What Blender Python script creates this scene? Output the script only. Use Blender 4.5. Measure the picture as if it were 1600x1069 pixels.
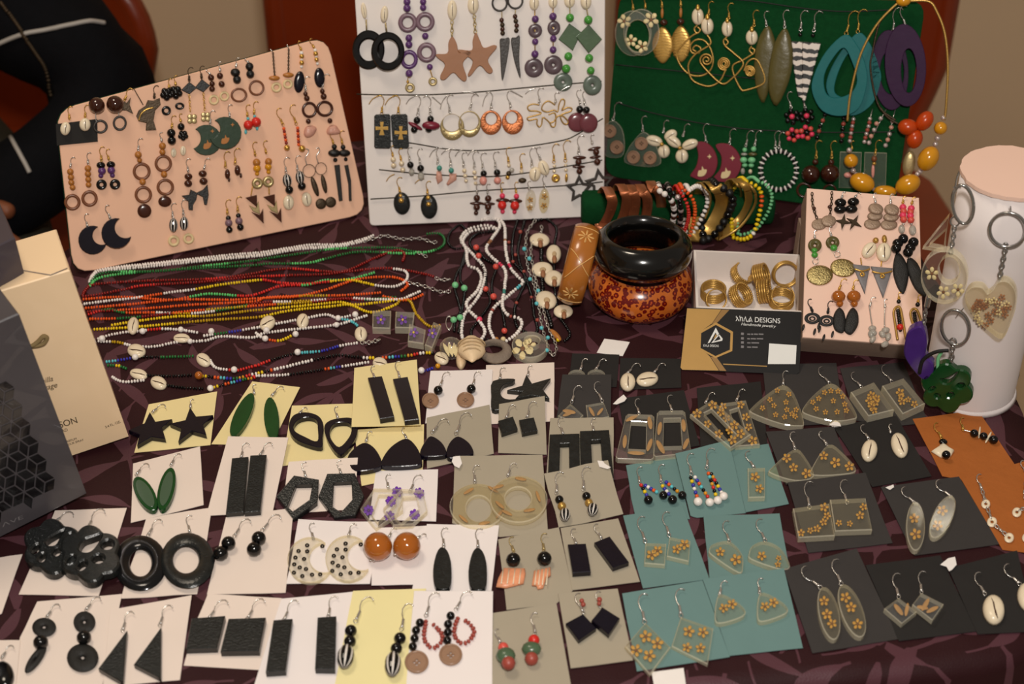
import bpy, bmesh, math, random
from mathutils import Vector, Matrix
from mathutils.geometry import tessellate_polygon, delaunay_2d_cdt
random.seed(7)
PI = math.pi
SC = bpy.context.scene
COL = SC.collection
for _o in list(bpy.data.objects):
    bpy.data.objects.remove(_o)

# ------------------------------------------------------------------ camera
FW, FH, FPX = 1600.0, 1069.0, 2200.0
PITCH, CH = math.radians(38.0), 0.67
CAM = Vector((0, -CH / math.tan(PITCH), CH))
FWD = Vector((0, math.cos(PITCH), -math.sin(PITCH)))
UP = Vector((0, math.sin(PITCH), math.cos(PITCH)))
RIGHT = Vector((1, 0, 0))
cd = bpy.data.cameras.new('camera'); cam = bpy.data.objects.new('camera', cd); COL.objects.link(cam)
cam.location = CAM; cam.rotation_euler = (PI / 2 - PITCH, 0, 0)
cd.sensor_width = 36; cd.sensor_fit = 'HORIZONTAL'; cd.lens = FPX * 36 / FW
cd.clip_start = .02; cd.clip_end = 50
cd.dof.use_dof = True; cd.dof.focus_distance = 1.03; cd.dof.aperture_fstop = 8.0
SC.camera = cam

# ------------------------------------------------------------------ light
wd = bpy.data.worlds.new('room_light'); SC.world = wd; wd.use_nodes = True
wd.node_tree.nodes['Background'].inputs[0].default_value = (1, .85, .70, 1)
wd.node_tree.nodes['Background'].inputs[1].default_value = .26
def area(name, loc, target, size, energy, col):
    l = bpy.data.lights.new(name, 'AREA'); l.shape = 'DISK'; l.size = size; l.energy = energy; l.color = col
    o = bpy.data.objects.new(name, l); COL.objects.link(o); o.location = loc
    o.rotation_euler = (Vector(target) - Vector(loc)).to_track_quat('-Z', 'Y').to_euler()
    return o
area('camera_flash', (.05, -.93, .95), (0, .1, 0), .09, 13.5, (1, .95, .88))
area('ceiling_lamp', (-.5, .1, 1.75), (-.1, .1, 0), .45, 13, (1, .86, .68))
SC.view_settings.view_transform = 'Standard'; SC.view_settings.look = 'None'
SC.view_settings.gamma = 1; SC.view_settings.use_curve_mapping = False
SC.view_settings.exposure = -0.5

# ------------------------------------------------------------------ pixels of the 1600x1069 frame -> places on real planes
VX = VY = 0.0; VS = 1.0; OX = OY = 0.0
VIEWS = dict(PX=(0, 0, 1), Z1=(0, 0, 4), A1=(80, 50, 5.627), A2=(320, 50, 5.627), A3=(80, 210, 5.092), A4=(320, 190, 5.092),
  B1=(540, 0, 5.941), B2=(740, 0, 5.941), B3=(560, 130, 4.86), B4=(750, 130, 4.857), C1=(940, 0, 5.333), C2=(1210, 0, 5.333),
  C3=(930, 150, 5.714), C4=(1200, 150, 5.333), D1=(860, 260, 3.96), D2=(1240, 280, 3.817), D3=(880, 270, 4.571), F1=(0, 330, 4.275),
  F2=(0, 560, 3.6875), N1=(120, 340, 3.817), N2=(400, 340, 3.819), N3=(660, 320, 3.958), R1=(1050, 370, 4.648),
  K1=(1400, 200, 2.325), G1=(180, 560, 4.111), G2=(430, 550, 3.8185), G3=(640, 550, 3.685), G4=(850, 520, 3.819),
  G5=(1050, 550, 3.817), G6=(1290, 560, 3.5645), H1=(0, 780, 3.7), H2=(280, 780, 3.7), H3=(520, 800, 3.975),
  H4=(750, 800, 3.974), H5=(960, 780, 3.7), H6=(1220, 740, 3.25))
def V(n):
    global VX, VY, VS, OX, OY
    VX, VY, VS = VIEWS[n]; OX = OY = 0.0
def T(x, y): return VX + (x + OX) / VS, VY + (y + OY) / VS
def ray(px, py): return FWD + RIGHT * ((px - FW / 2) / FPX) + UP * ((FH / 2 - py) / FPX)
class PL:
    """a real plane (table, board, card): pt() gives the place on it, h metres above its surface"""
    def __init__(s, o, n):
        s.o = Vector(o); s.n = Vector(n).normalized()
        s.u = Vector((1, 0, 0)); s.u = (s.u - s.n * s.u.dot(s.n)).normalized(); s.v = s.n.cross(s.u)
    def at(s, px, py, h=0.0):
        d = ray(px, py); t = (s.o + s.n * h - CAM).dot(s.n) / d.dot(s.n)
        return CAM + d * t
    def pt(s, x, y, h=0.0): return s.at(*T(x, y), h)
    def mpp(s, x, y): return (s.pt(x, y) - CAM).dot(FWD) / FPX / VS
def plane3(a, b, c):
    n = (b - a).cross(c - a).normalized()
    if n.dot(CAM - a) < 0: n = -n
    return PL(a, n)
TAB = PL((0, 0, 0), (0, 0, 1))

# ------------------------------------------------------------------ materials
def S(r, g, b):
    f = lambda c: (c / 255 / 12.92) if c <= 10 else ((c / 255 + .055) / 1.055) ** 2.4
    return (f(r), f(g), f(b), 1)
MATS = {}
def M(name, col, rough=.5, metal=0., var=.12, scale=120., bump=0., coat=0., spec=.5, trans=0., sheen=0., bscale=None):
    m = bpy.data.materials.new(name); m.use_nodes = True; nt = m.node_tree; b = nt.nodes['Principled BSDF']
    if rough >= .7 and spec == .5: spec = .12
    b.inputs['Roughness'].default_value = rough; b.inputs['Metallic'].default_value = metal
    b.inputs['Coat Weight'].default_value = coat; b.inputs['Specular IOR Level'].default_value = spec
    b.inputs['Transmission Weight'].default_value = trans
    if sheen: b.inputs['Sheen Weight'].default_value = sheen
    tc = nt.nodes.new('ShaderNodeTexCoord'); nz = nt.nodes.new('ShaderNodeTexNoise')
    nz.inputs['Scale'].default_value = scale; nz.inputs['Detail'].default_value = 4
    nt.links.new(tc.outputs['Object'], nz.inputs['Vector'])
    mx = nt.nodes.new('ShaderNodeMix'); mx.data_type = 'RGBA'
    mx.inputs[6].default_value = tuple(c * (1 - var) for c in col[:3]) + (1,)
    mx.inputs[7].default_value = tuple(min(1, c * (1 + var)) for c in col[:3]) + (1,)
    nt.links.new(nz.outputs['Fac'], mx.inputs[0]); nt.links.new(mx.outputs[2], b.inputs['Base Color'])
    if bump:
        n2 = nt.nodes.new('ShaderNodeTexNoise'); n2.inputs['Scale'].default_value = bscale or scale * 3; n2.inputs['Detail'].default_value = 5
        nt.links.new(tc.outputs['Object'], n2.inputs['Vector'])
        bp = nt.nodes.new('ShaderNodeBump'); bp.inputs['Strength'].default_value = bump; bp.inputs['Distance'].default_value = .001
        nt.links.new(n2.outputs['Fac'], bp.inputs['Height']); nt.links.new(bp.outputs['Normal'], b.inputs['Normal'])
    MATS[name] = m
    return m
def resin(name, tint, glow=.10, milky=.06):
    m = bpy.data.materials.new(name); m.use_nodes = True; nt = m.node_tree; nt.nodes.remove(nt.nodes['Principled BSDF'])
    out = nt.nodes['Material Output']
    tr = nt.nodes.new('ShaderNodeBsdfTransparent'); tr.inputs[0].default_value = tint
    gl = nt.nodes.new('ShaderNodeBsdfGlossy'); gl.inputs['Roughness'].default_value = .08; gl.inputs['Color'].default_value = (1, 1, 1, 1)
    df = nt.nodes.new('ShaderNodeBsdfDiffuse'); df.inputs[0].default_value = tuple(min(1, c) for c in tint[:3]) + (1,)
    nz = nt.nodes.new('ShaderNodeTexNoise'); nz.inputs['Scale'].default_value = 150
    ml = nt.nodes.new('ShaderNodeMath'); ml.operation = 'MULTIPLY'; ml.inputs[1].default_value = milky * 2
    nt.links.new(nz.outputs['Fac'], ml.inputs[0])
    m1 = nt.nodes.new('ShaderNodeMixShader'); nt.links.new(ml.outputs[0], m1.inputs[0])
    nt.links.new(tr.outputs[0], m1.inputs[1]); nt.links.new(df.outputs[0], m1.inputs[2])
    fr = nt.nodes.new('ShaderNodeLayerWeight'); fr.inputs[0].default_value = .5
    pw = nt.nodes.new('ShaderNodeMath'); pw.operation = 'POWER'; pw.inputs[1].default_value = 3.5; nt.links.new(fr.outputs['Facing'], pw.inputs[0])
    ad = nt.nodes.new('ShaderNodeMath'); ad.operation = 'MULTIPLY_ADD'; ad.inputs[1].default_value = .6; ad.inputs[2].default_value = .035
    nt.links.new(pw.outputs[0], ad.inputs[0])
    m2 = nt.nodes.new('ShaderNodeMixShader'); nt.links.new(ad.outputs[0], m2.inputs[0])
    nt.links.new(m1.outputs[0], m2.inputs[1]); nt.links.new(gl.outputs[0], m2.inputs[2]); nt.links.new(m2.outputs[0], out.inputs[0])
    MATS[name] = m
    return m
for a in [
 ('pinkwhite', S(230, 214, 203), .85, 0, .03, 30, .15), ('white_paper', S(235, 226, 224), .85, 0, .02, 30, .1), ('yellow_card', S(234, 216, 160), .85, 0, .04, 30, .12),
 ('strong_yellow', S(234, 222, 166), .85, 0, .04, 30, .12), ('grey_card', S(166, 156, 138), .85, 0, .05, 40, .15), ('teal_card', S(104, 134, 132), .85, 0, .05, 40, .15),
 ('black_card', S(44, 42, 41), .8, 0, .10, 60, .2), ('charcoal_card', S(60, 57, 56), .8, 0, .08, 60, .2), ('tan_leather', S(166, 96, 46), .7, 0, .10, 60, .5),
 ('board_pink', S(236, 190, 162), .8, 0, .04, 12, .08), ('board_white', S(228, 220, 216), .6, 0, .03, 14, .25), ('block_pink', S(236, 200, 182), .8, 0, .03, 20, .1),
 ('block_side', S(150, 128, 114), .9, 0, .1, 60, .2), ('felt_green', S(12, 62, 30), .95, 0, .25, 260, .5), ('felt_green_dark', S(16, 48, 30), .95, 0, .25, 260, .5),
 ('silver', S(214, 210, 206), .22, .85, .05), ('gold', S(212, 168, 84), .28, .75, .08), ('brass', S(190, 150, 78), .34, .6, .12, 200, .1), ('brass_pale', S(186, 166, 120), .35, .7, .12, 200, .1),
 ('copper', S(190, 114, 74), .36, .45, .15, 150, .12), ('copper_bright', S(206, 128, 84), .38, .8, .2, 260, .5), ('bronze', S(72, 58, 42), .45, .6, .2, 200, .3), ('steel', S(170, 168, 166), .2, .85, .05),
 ('black', S(10, 9, 10), .16, 0, .2), ('black_matte', S(17, 16, 16), .45, 0, .25, 300, .3), ('black_resin', S(28, 30, 30), .24, 0, .8, 260, .25), ('navy', S(15, 11, 25), .2, 0, .3, 200, .05),
 ('black_wood', S(24, 23, 22), .5, 0, .35, 500, .6), ('hematite', S(46, 46, 48), .15, .75, .2, 60), ('dark_stone', S(48, 42, 38), .4, 0, .3, 200, .2),
 ('green_resin', S(18, 66, 28), .15, 0, .3, 120), ('green_reflection', S(70, 92, 72), .2, 0, .1, 120), ('green_bead', S(70, 148, 58), .3, 0, .12), ('green_stone', S(78, 100, 74), .25, 0, .3, 90, .1),
 ('green_pale', S(120, 196, 140), .35, 0, .1), ('gray_green', S(96, 108, 98), .25, 0, .35, 70, .1), ('teal_wood', S(26, 104, 106), .5, 0, .12, 60, .15, 0, .2), ('purple_wood', S(52, 24, 58), .5, 0, .2, 60, .15, 0, .15),
 ('purple', S(92, 54, 110), .3, 0, .15), ('purple_ring', S(122, 96, 108), .3, 0, .25, 90), ('purple_disc', S(94, 78, 84), .25, 0, .25, 60), ('plum', S(112, 58, 66), .2, 0, .2, 90), ('maroon', S(120, 28, 48), .35, 0, .12, 60),
 ('wood', S(156, 106, 72), .5, 0, .12, 60, .15), ('wood_orange', S(176, 112, 48), .35, 0, .15, 90), ('wood_brown', S(118, 68, 38), .35, 0, .2, 90), ('wood_dark', S(66, 32, 20), .2, 0, .25, 90), ('brown_gloss', S(58, 26, 16), .1, 0, .25, 60, 0, .5),
 ('amber_gloss', S(168, 92, 28), .1, 0, .2, 60, 0, .5), ('orange_bead', S(230, 88, 20), .35, 0, .08), ('orange_gloss', S(190, 66, 14), .25, 0, .15, 40), ('yellow_gloss', S(216, 148, 28), .18, 0, .15, 40, 0, .4),
 ('yellow_bead', S(236, 200, 16), .35, 0, .08), ('yellow_clear', S(190, 150, 20), .15, 0, .2), ('red_bead', S(208, 40, 32), .35, 0, .1), ('dark_red', S(136, 22, 16), .25, 0, .2), ('coral', S(214, 82, 70), .35, 0, .12), ('brick', S(158, 70, 58), .4, 0, .12),
 ('pink_bead', S(226, 62, 96), .35, 0, .12), ('rose', S(222, 150, 138), .3, 0, .15), ('pink_quartz', S(204, 150, 132), .35, 0, .2, 200, .4), ('turquoise', S(92, 190, 200), .35, 0, .1), ('teal_bead', S(64, 140, 128), .35, 0, .1), ('blue_bead', S(52, 52, 168), .3, 0, .12),
 ('white_bead', S(238, 230, 224), .35, 0, .04), ('pearl', S(226, 208, 178), .18, .2, .06), ('pearl_silver', S(206, 192, 190), .15, .5, .08), ('cream', S(222, 198, 150), .5, 0, .1), ('shell', S(234, 218, 190), .25, 0, .12, 70), ('shell_inner', S(196, 168, 128), .35, 0, .15, 90),
 ('slit', S(74, 50, 38), .7, 0, .2), ('shell_pink', S(222, 150, 112), .35, 0, .3, 160, .2), ('conch', S(224, 196, 158), .35, 0, .25, 130, .3), ('stone_grey', S(132, 118, 106), .75, 0, .3, 200, .7),
 ('flower', S(200, 150, 56), .6, 0, .2, 300, .2), ('flower_centre', S(120, 72, 24), .6, 0, .2, 300), ('flower_cream', S(240, 222, 170), .6, 0, .15, 300), ('flower_brown', S(168, 104, 46), .6, 0, .2, 300), ('petal_brown', S(176, 132, 76), .6, 0, .3, 200), ('flower_purple', S(108, 44, 172), .6, 0, .2, 300),
 ('button', S(150, 116, 92), .3, 0, .06), ('stripe_white', S(222, 214, 206), .4, 0, .05), ('coin', S(176, 158, 108), .35, 1, .25, 300, .6), ('coin_brown', S(156, 132, 112), .4, .3, .2, 300, .5), ('slate', S(116, 112, 114), .5, 0, .15, 300, .2),
 ('cord', S(48, 44, 34), .8, 0, .2, 500), ('black_cord', S(14, 13, 14), .6, 0, .2, 500), ('scrap', S(238, 232, 228), .9, 0, .03, 60, .2), ('clear_stone', S(206, 200, 190), .1, 0, .1, 200, .1, 0, .5, .5),
 ('leaf_brown', S(88, 80, 42), .3, 0, .25, 60, .3), ('purple_resin', S(70, 40, 116), .12, 0, .25, 90), ('print_white', S(225, 225, 222), .6, 0, .02), ('print_dark', S(74, 58, 40), .7, 0, .05),
]: M(*a)
M('green_moon', S(40, 60, 42), .3, 0, .3, 90, .1)
resin('resin', (.97, .96, .92, 1), .1, .03); resin('resin_yellow', (.97, .94, .84, 1), .1, .035); resin('resin_clear', (.98, .98, .97, 1), .1, .03); resin('resin_amber', (.94, .90, .80, 1), .1, .06); resin('resin_lit_edge', (.96, .90, .72, 1), .1, .30)

# ------------------------------------------------------------------ mesh building
class MB:
    def __init__(s): s.v = []; s.f = []; s.m = []; s.sm = []
    def add(s, vs, fs, mi=0, smooth=True):
        b = len(s.v); s.v.extend(vs)
        for f in fs: s.f.append([b + i for i in f]); s.m.append(mi); s.sm.append(smooth)
    def loops(s, loops, mi=0, smooth=True, cap0=True, cap1=True, closed=True):
        n = len(loops[0]); vs = [p for l in loops for p in l]; fs = []
        for k in range(len(loops) - 1):
            for i in range(n if closed else n - 1):
                j = (i + 1) % n; fs.append((k * n + i, k * n + j, (k + 1) * n + j, (k + 1) * n + i))
        if cap0: fs.append(tuple(reversed(range(n))))
        if cap1: fs.append(tuple(range((len(loops) - 1) * n, len(loops) * n)))
        s.add(vs, fs, mi, smooth)
    def ball(s, c, r, axes=None, seg=10, ring=7, mi=0):
        X, Y, Z = axes or (Vector((1, 0, 0)), Vector((0, 1, 0)), Vector((0, 0, 1)))
        rx, ry, rz = r if isinstance(r, (tuple, list)) else (r, r, r)
        vs = [c + Z * rz]
        for k in range(1, ring):
            a = PI * k / ring
            for i in range(seg):
                b = 2 * PI * i / seg; vs.append(c + X * (rx * math.sin(a) * math.cos(b)) + Y * (ry * math.sin(a) * math.sin(b)) + Z * (rz * math.cos(a)))
        vs.append(c - Z * rz); fs = []; L = len(vs) - 1
        for i in range(seg):
            j = (i + 1) % seg; fs.append((0, 1 + i, 1 + j)); fs.append((L, 1 + (ring - 2) * seg + j, 1 + (ring - 2) * seg + i))
            for k in range(ring - 2): fs.append((1 + k * seg + i, 1 + (k + 1) * seg + i, 1 + (k + 1) * seg + j, 1 + k * seg + j))
        s.add(vs, fs, mi)
    def tube(s, pts, r, sides=6, closed=False, mi=0):
        n = len(pts); loops = []; prev = None
        for i in range(n):
            a = pts[(i - 1) % n] if (closed or i > 0) else pts[i]; b = pts[(i + 1) % n] if (closed or i < n - 1) else pts[i]
            t = (b - a)
            if t.length < 1e-9: t = Vector((0, 0, 1))
            t.normalize()
            ref = prev if prev is not None else (Vector((0, 0, 1)) if abs(t.z) < .9 else Vector((1, 0, 0)))
            x = (ref - t * ref.dot(t))
            if x.length < 1e-6: x = Vector((1, 0, 0)) - t * t.x
            x.normalize(); prev = x; y = t.cross(x); rr = r[i] if isinstance(r, list) else r
            loops.append([pts[i] + x * (rr * math.cos(2 * PI * k / sides)) + y * (rr * math.sin(2 * PI * k / sides)) for k in range(sides)])
        if closed: loops.append(loops[0]); s.loops(loops, mi, True, False, False)
        else: s.loops(loops, mi, True)
    def prism(s, top_loops, n, thick, ch=.0004, mi=0, smi=None):
        """top_loops: outer loop then holes, 3D points of the upper face; sides go down along n"""
        u = (top_loops[0][1] - top_loops[0][0]); u = (u - n * u.dot(n)).normalized(); w = n.cross(u); o = top_loops[0][0]
        L2 = []
        for k, l in enumerate(top_loops):
            p = [((q - o).dot(u), (q - o).dot(w)) for q in l]
            ar = sum(p[i][0] * p[(i + 1) % len(p)][1] - p[(i + 1) % len(p)][0] * p[i][1] for i in range(len(p)))
            if (ar > 0) != (k == 0): p.reverse()
            L2.append(p)
        P3 = lambda q, h: o + u * q[0] + w * q[1] + n * h
        tops = []
        for p in L2:
            N = len(p); ins = []
            for i in range(N):
                ax, ay = p[i][0] - p[i - 1][0], p[i][1] - p[i - 1][1]; bx, by = p[(i + 1) % N][0] - p[i][0], p[(i + 1) % N][1] - p[i][1]
                la, lb = math.hypot(ax, ay) or 1e-9, math.hypot(bx, by) or 1e-9
                nx, ny = -ay / la - by / lb, ax / la + bx / lb; ln = math.hypot(nx, ny) or 1; dd = max(.45, ln / 2)
                ins.append((p[i][0] + nx / ln * ch / dd, p[i][1] + ny / ln * ch / dd))
            tops.append(ins)
            s.loops([[P3(q, -thick) for q in p], [P3(q, -ch) for q in p], [P3(q, 0) for q in ins]], mi if smi is None else smi, False, False, False)
        def fill(loops, h, flip):
            flat = [Vector((q[0], q[1])) for t in loops for q in t]
            if len(loops) == 1:
                tri = [t for t in tessellate_polygon([[Vector((q[0], q[1], 0)) for q in loops[0]]])]; vs = flat
            else:
                ed = []; k0 = 0
                for t in loops: ed += [(k0 + i, k0 + (i + 1) % len(t)) for i in range(len(t))]; k0 += len(t)
                vs, _, fs, _, _, _ = delaunay_2d_cdt(flat, ed, [], 0, 1e-9); tri = []
                for f in fs:
                    cx, cy = sum(vs[i].x for i in f) / 3, sum(vs[i].y for i in f) / 3; ins = False
                    for a, b in ed:
                        p, q = flat[a], flat[b]
                        if (p.y > cy) != (q.y > cy) and cx < (q.x - p.x) * (cy - p.y) / (q.y - p.y) + p.x: ins = not ins
                    if ins: tri.append(tuple(f))
            out = []
            for t in tri:
                a, b, c = (vs[i] for i in t); up = (b - a).cross(c - a) > 0
                out.append(t if up != flip else (t[0], t[2], t[1]))
            s.add([P3(q, h) for q in vs], out, mi, False)
        fill(tops, 0, False); fill(L2, -thick, True)
    def dome(s, base, n, height, prof=None, mi=0):
        c = sum(base, Vector()) / len(base)
        prof = prof or [(1, 0), (1.0, .35), (.9, .68), (.68, .9), (.35, .98)]
        s.loops([[c + (p - c) * a + n * (height * b) for p in base] for a, b in prof], mi)
    def ringdome(s, outer, inner, n, height, k=6, mi=0, flat=.0):
        loops = []
        for i in range(2 * k):
            a = PI * 2 * i / (2 * k); t = .5 - .5 * math.cos(a); h = .5 + .5 * math.sin(a)
            loops.append([o.lerp(q, t) + n * (height * h) for o, q in zip(outer, inner)])
        loops.append(loops[0]); s.loops(loops, mi, True, False, False)
    def build(s, name, mats, origin, parent=None, kind=None):
        me = bpy.data.meshes.new(name)
        me.from_pydata([tuple(Vector(p) - origin) for p in s.v], [], s.f)
        for m in (mats if isinstance(mats, (list, tuple)) else [mats]): me.materials.append(MATS[m] if isinstance(m, str) else m)
        me.polygons.foreach_set('material_index', s.m); me.polygons.foreach_set('use_smooth', s.sm); me.update()
        o = bpy.data.objects.new(name, me); COL.objects.link(o)
        if parent is not None: o.parent = parent
        else: o.location = origin
        if kind: o['kind'] = kind
        return o
def box_mb(o, ux, uy, uz, mb=None, mi=0):
    mb = mb or MB(); p = [o, o + ux, o + ux + uy, o + uy]; q = [a + uz for a in p]
    mb.add(p + q, [(3, 2, 1, 0), (4, 5, 6, 7), (0, 1, 5, 4), (1, 2, 6, 5), (2, 3, 7, 6), (3, 0, 4, 7)], mi, False)
    return mb
def tag(o, label, cat, group=None, kind=None):
    o['label'] = label; o['category'] = cat
    if group: o['group'] = group
    if kind: o['kind'] = kind
    return o

# ------------------------------------------------------------------ things under construction: parts are collected, then the Empty is set at the base
class TH: pass
CUR = None
def begin(name, pl):
    global CUR
    CUR = TH(); CUR.name = name; CUR.pl = pl; CUR.parts = []; CUR.h = .0003
def P(name, mb, mats, sub=None, kind=None):
    CUR.parts.append((name, mb, mats, sub, kind)); return len(CUR.parts) - 1
def finish(label, cat, group=None):
    vs = [v for p in CUR.parts for v in p[1].v]
    n = CUR.pl.n if CUR.pl else Vector((0, 0, 1))
    c = sum(vs, Vector()) / len(vs); lo = min(v.dot(n) for v in vs); c = c + n * (lo - c.dot(n))
    e = bpy.data.objects.new(CUR.name, None); COL.objects.link(e); e.location = c; e.empty_display_size = .01
    tag(e, label, cat, group); objs = []
    for name, mb, mats, sub, kind in CUR.parts:
        objs.append(mb.build(name, mats, c, e if sub is None else objs[sub], kind))
    return e
def single(name, mb, mats, label, cat, group=None):
    c = sum(mb.v, Vector()) / len(mb.v); c.z = min(v.z for v in mb.v)
    o = mb.build(name, mats, c); tag(o, label, cat, group); return o

# 2D outlines, in the pixels of the current view
def ell(cx, cy, rx, ry=None, rot=0, n=24):
    ry = rx if ry is None else ry; a = math.radians(rot); ca, sa = math.cos(a), math.sin(a)
    return [(cx + rx * math.cos(t) * ca - ry * math.sin(t) * sa, cy + rx * math.cos(t) * sa + ry * math.sin(t) * ca) for t in (2 * PI * i / n for i in range(n))]
def smooth(pts, k=4):
    n = len(pts); out = []
    for i in range(n):
        a, b, c, d = pts[i - 1], pts[i], pts[(i + 1) % n], pts[(i + 2) % n]
        for j in range(k):
            t = j / k
            out.append(tuple(.5 * (2 * b[q] + (c[q] - a[q]) * t + (2 * a[q] - 5 * b[q] + 4 * c[q] - d[q]) * t * t + (3 * b[q] - a[q] - 3 * c[q] + d[q]) * t ** 3) for q in (0, 1)))
    return out
def curve(pts, k=5):
    out = []; n = len(pts)
    for i in range(n - 1):
        a, b, c, d = pts[max(0, i - 1)], pts[i], pts[i + 1], pts[min(n - 1, i + 2)]
        for j in range(k):
            t = j / k
            out.append(tuple(.5 * (2 * b[q] + (c[q] - a[q]) * t + (2 * a[q] - 5 * b[q] + 4 * c[q] - d[q]) * t * t + (3 * b[q] - a[q] - 3 * c[q] + d[q]) * t ** 3) for q in range(len(b))))
    out.append(tuple(pts[-1])); return out
def crescent(cx, cy, R, ox, oy, R2, n=16):
    d = math.hypot(ox - cx, oy - cy); th = math.atan2(oy - cy, ox - cx)
    a = math.acos(max(-1, min(1, (d * d + R * R - R2 * R2) / (2 * d * R)))); b = math.acos(max(-1, min(1, (d * d + R2 * R2 - R * R) / (2 * d * R2))))
    o = [(cx + R * math.cos(th + a + (2 * PI - 2 * a) * i / n), cy + R * math.sin(th + a + (2 * PI - 2 * a) * i / n)) for i in range(n + 1)]
    i2 = [(ox + R2 * math.cos(th + PI + b - 2 * b * i / n), oy + R2 * math.sin(th + PI + b - 2 * b * i / n)) for i in range(1, n)]
    return o + i2
def lobes(cx, cy, rx, ry, k=5, amp=.13, rot=0, n=50):
    out = []
    for i in range(n):
        t = 2 * PI * i / n; r = 1 - amp + amp * 1.6 * abs(math.cos(k * (t - rot) / 2)); out.append((cx + rx * r * math.cos(t), cy + ry * r * math.sin(t)))
    return out
def star(cx, cy, R, r, rot=-90, n=5, ry=1.0):
    return [(cx + (R if i % 2 == 0 else r) * math.cos(math.radians(rot + i * 180 / n)), cy + ry * (R if i % 2 == 0 else r) * math.sin(math.radians(rot + i * 180 / n))) for i in range(2 * n)]
def lift(pts, h): return [CUR.pl.pt(x, y, h) for x, y in pts]

# ---- part makers (all coordinates in pixels of the current view, sizes become metres on the plane)
def hk(ax, ay, cx, cy, side=1, mat='silver', h=.0016):
    pl = CUR.pl; L = math.hypot(cx - ax, cy - ay) or 1; dx, dy = (cx - ax) / L, (cy - ay) / L; px, py = -dy * side, dx * side
    q = lambda a, b, hh: pl.pt(ax + dx * L * a + px * L * b, ay + dy * L * a + py * L * b, hh)
    m = pl.mpp(ax, ay); w = .00037
    mb = MB(); mb.tube([q(.03 + .07 * (1 - math.cos(t)), .07 * math.sin(t), h) for t in (2 * PI * i / 9 for i in range(9))], w * .9, 5, True)
    mb.tube([q(a, b, h + c) for a, b, c in ((.16, 0, 0), (.42, 0, 0), (.6, -.07, .0004), (.78, -.08, .0008), (.93, -.01, .0012), (1.0, .09, .0014), (.99, .2, .0014), (.93, .27, .001))], w, 5)
    i = P('ear_hook', mb, mat)
    c = MB(); c.tube([q(.17 + .26 * k / 8, 0, h) for k in range(9)], [.0008 if k % 2 else .0010 for k in range(9)], 6); c.ball(q(.19, 0, h), .0012, None, 8, 6)
    P('coil', c, mat, i)
def bd(x, y, r, mat, ry=None, rot=0, name='bead', h=0, seg=12):
    pl = CUR.pl; m = pl.mpp(x, y); ry = r if ry is None else ry; a = math.radians(rot)
    R = min(r, ry) * m; c = pl.pt(x, y, R + CUR.h + h)
    # axes follow the picture directions so that the outline keeps its proportions
    ex = (pl.pt(x + math.cos(a), y + math.sin(a), R + CUR.h + h) - c).normalized(); ey = pl.n.cross(ex).normalized()
    k = abs(r - ry) > .12 * max(r, ry)
    sx = r * (pl.pt(x + math.cos(a), y + math.sin(a), R + CUR.h + h) - c).length if k else R
    sy = ry * (pl.pt(x - math.sin(a), y + math.cos(a), R + CUR.h + h) - c).length if k else R
    mb = MB(); mb.ball(c, (sx, sy, R), (ex, ey, pl.n), seg, 8); return P(name, mb, mat)
def sbd(x, y, rx, ry, rot=0, name='striped_bead'):
    pl = CUR.pl; m = pl.mpp(x, y); R = rx * m; c = pl.pt(x, y, R + CUR.h); a = math.radians(rot)
    ay = (pl.pt(x - math.sin(a), y + math.cos(a), R + CUR.h) - c); ly = ay.length * ry; ay.normalize(); ax = ay.cross(pl.n).normalized()
    mb = MB(); seg = 24; ring = 9
    for k in range(ring):
        a0, a1 = PI * (k + .02) / ring, PI * (k + .98 if k == ring - 1 else k + 1.02) / ring
        for i in range(seg):
            b0, b1 = 2 * PI * i / seg, 2 * PI * (i + 1) / seg
            g = 1.03 if i % 3 == 0 else .97
            f = lambda aa, bb: c + ax * (R * g * math.sin(aa) * math.cos(bb)) + pl.n * (R * g * math.sin(aa) * math.sin(bb)) - ay * (ly * math.cos(aa))
            mb.add([f(a0, b0), f(a0, b1), f(a1, b1), f(a1, b0)], [(0, 3, 2, 1)], 1 if i % 3 == 0 else 0)
    P(name, mb, ['black', 'stripe_white'])
def dm(pts, mat, t, name='pendant', sm=False, h=0, sub=None):
    if sm: pts = smooth(pts)
    mb = MB(); b = lift(pts, CUR.h + h + t * .5); b = [p - CUR.pl.n * (t * .5) for p in b]; mb.dome(b, CUR.pl.n, t); return P(name, mb, mat, sub)
def el(cx, cy, rx, ry, rot, mat, t=.003, name='pendant', h=0, sub=None): return dm(ell(cx, cy, rx, ry, rot), mat, t, name, False, h, sub)
def pr(pts, mat, t=.003, holes=(), sm=False, name='pendant', ch=.0004, h=0, sub=None):
    if sm: pts = smooth(pts); holes = [smooth(q) for q in holes]
    rs = isinstance(mat, str) and mat.startswith('resin')
    mb = MB(); mb.prism([lift(q, CUR.h + h + t) for q in [pts, *holes]], CUR.pl.n, t, ch, 0, 1 if rs else None); return P(name, mb, [mat, 'resin_lit_edge'] if rs else mat, sub)  # resin sides: light gathered at the edges put in as milky yellow colour
def rg(cx, cy, rx, ry, mat, k=.6, t=None, rot=0, icx=None, icy=None, irx=None, iry=None, name='ring', h=0):
    pl = CUR.pl; m = pl.mpp(cx, cy); irx = irx or rx * k; iry = iry or ry * k; icx = cx if icx is None else icx; icy = cy if icy is None else icy
    t = t or min(.004, max(.0012, (rx - irx) * m * .9)); hh = CUR.h + h + t * .5
    mb = MB(); mb.ringdome([p - pl.n * (t * .5) for p in lift(ell(cx, cy, rx, ry, rot, 28), hh)], [p - pl.n * (t * .5) for p in lift(ell(icx, icy, irx, iry, rot, 28), hh)], pl.n, t, 5)
    return P(name, mb, mat)
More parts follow.
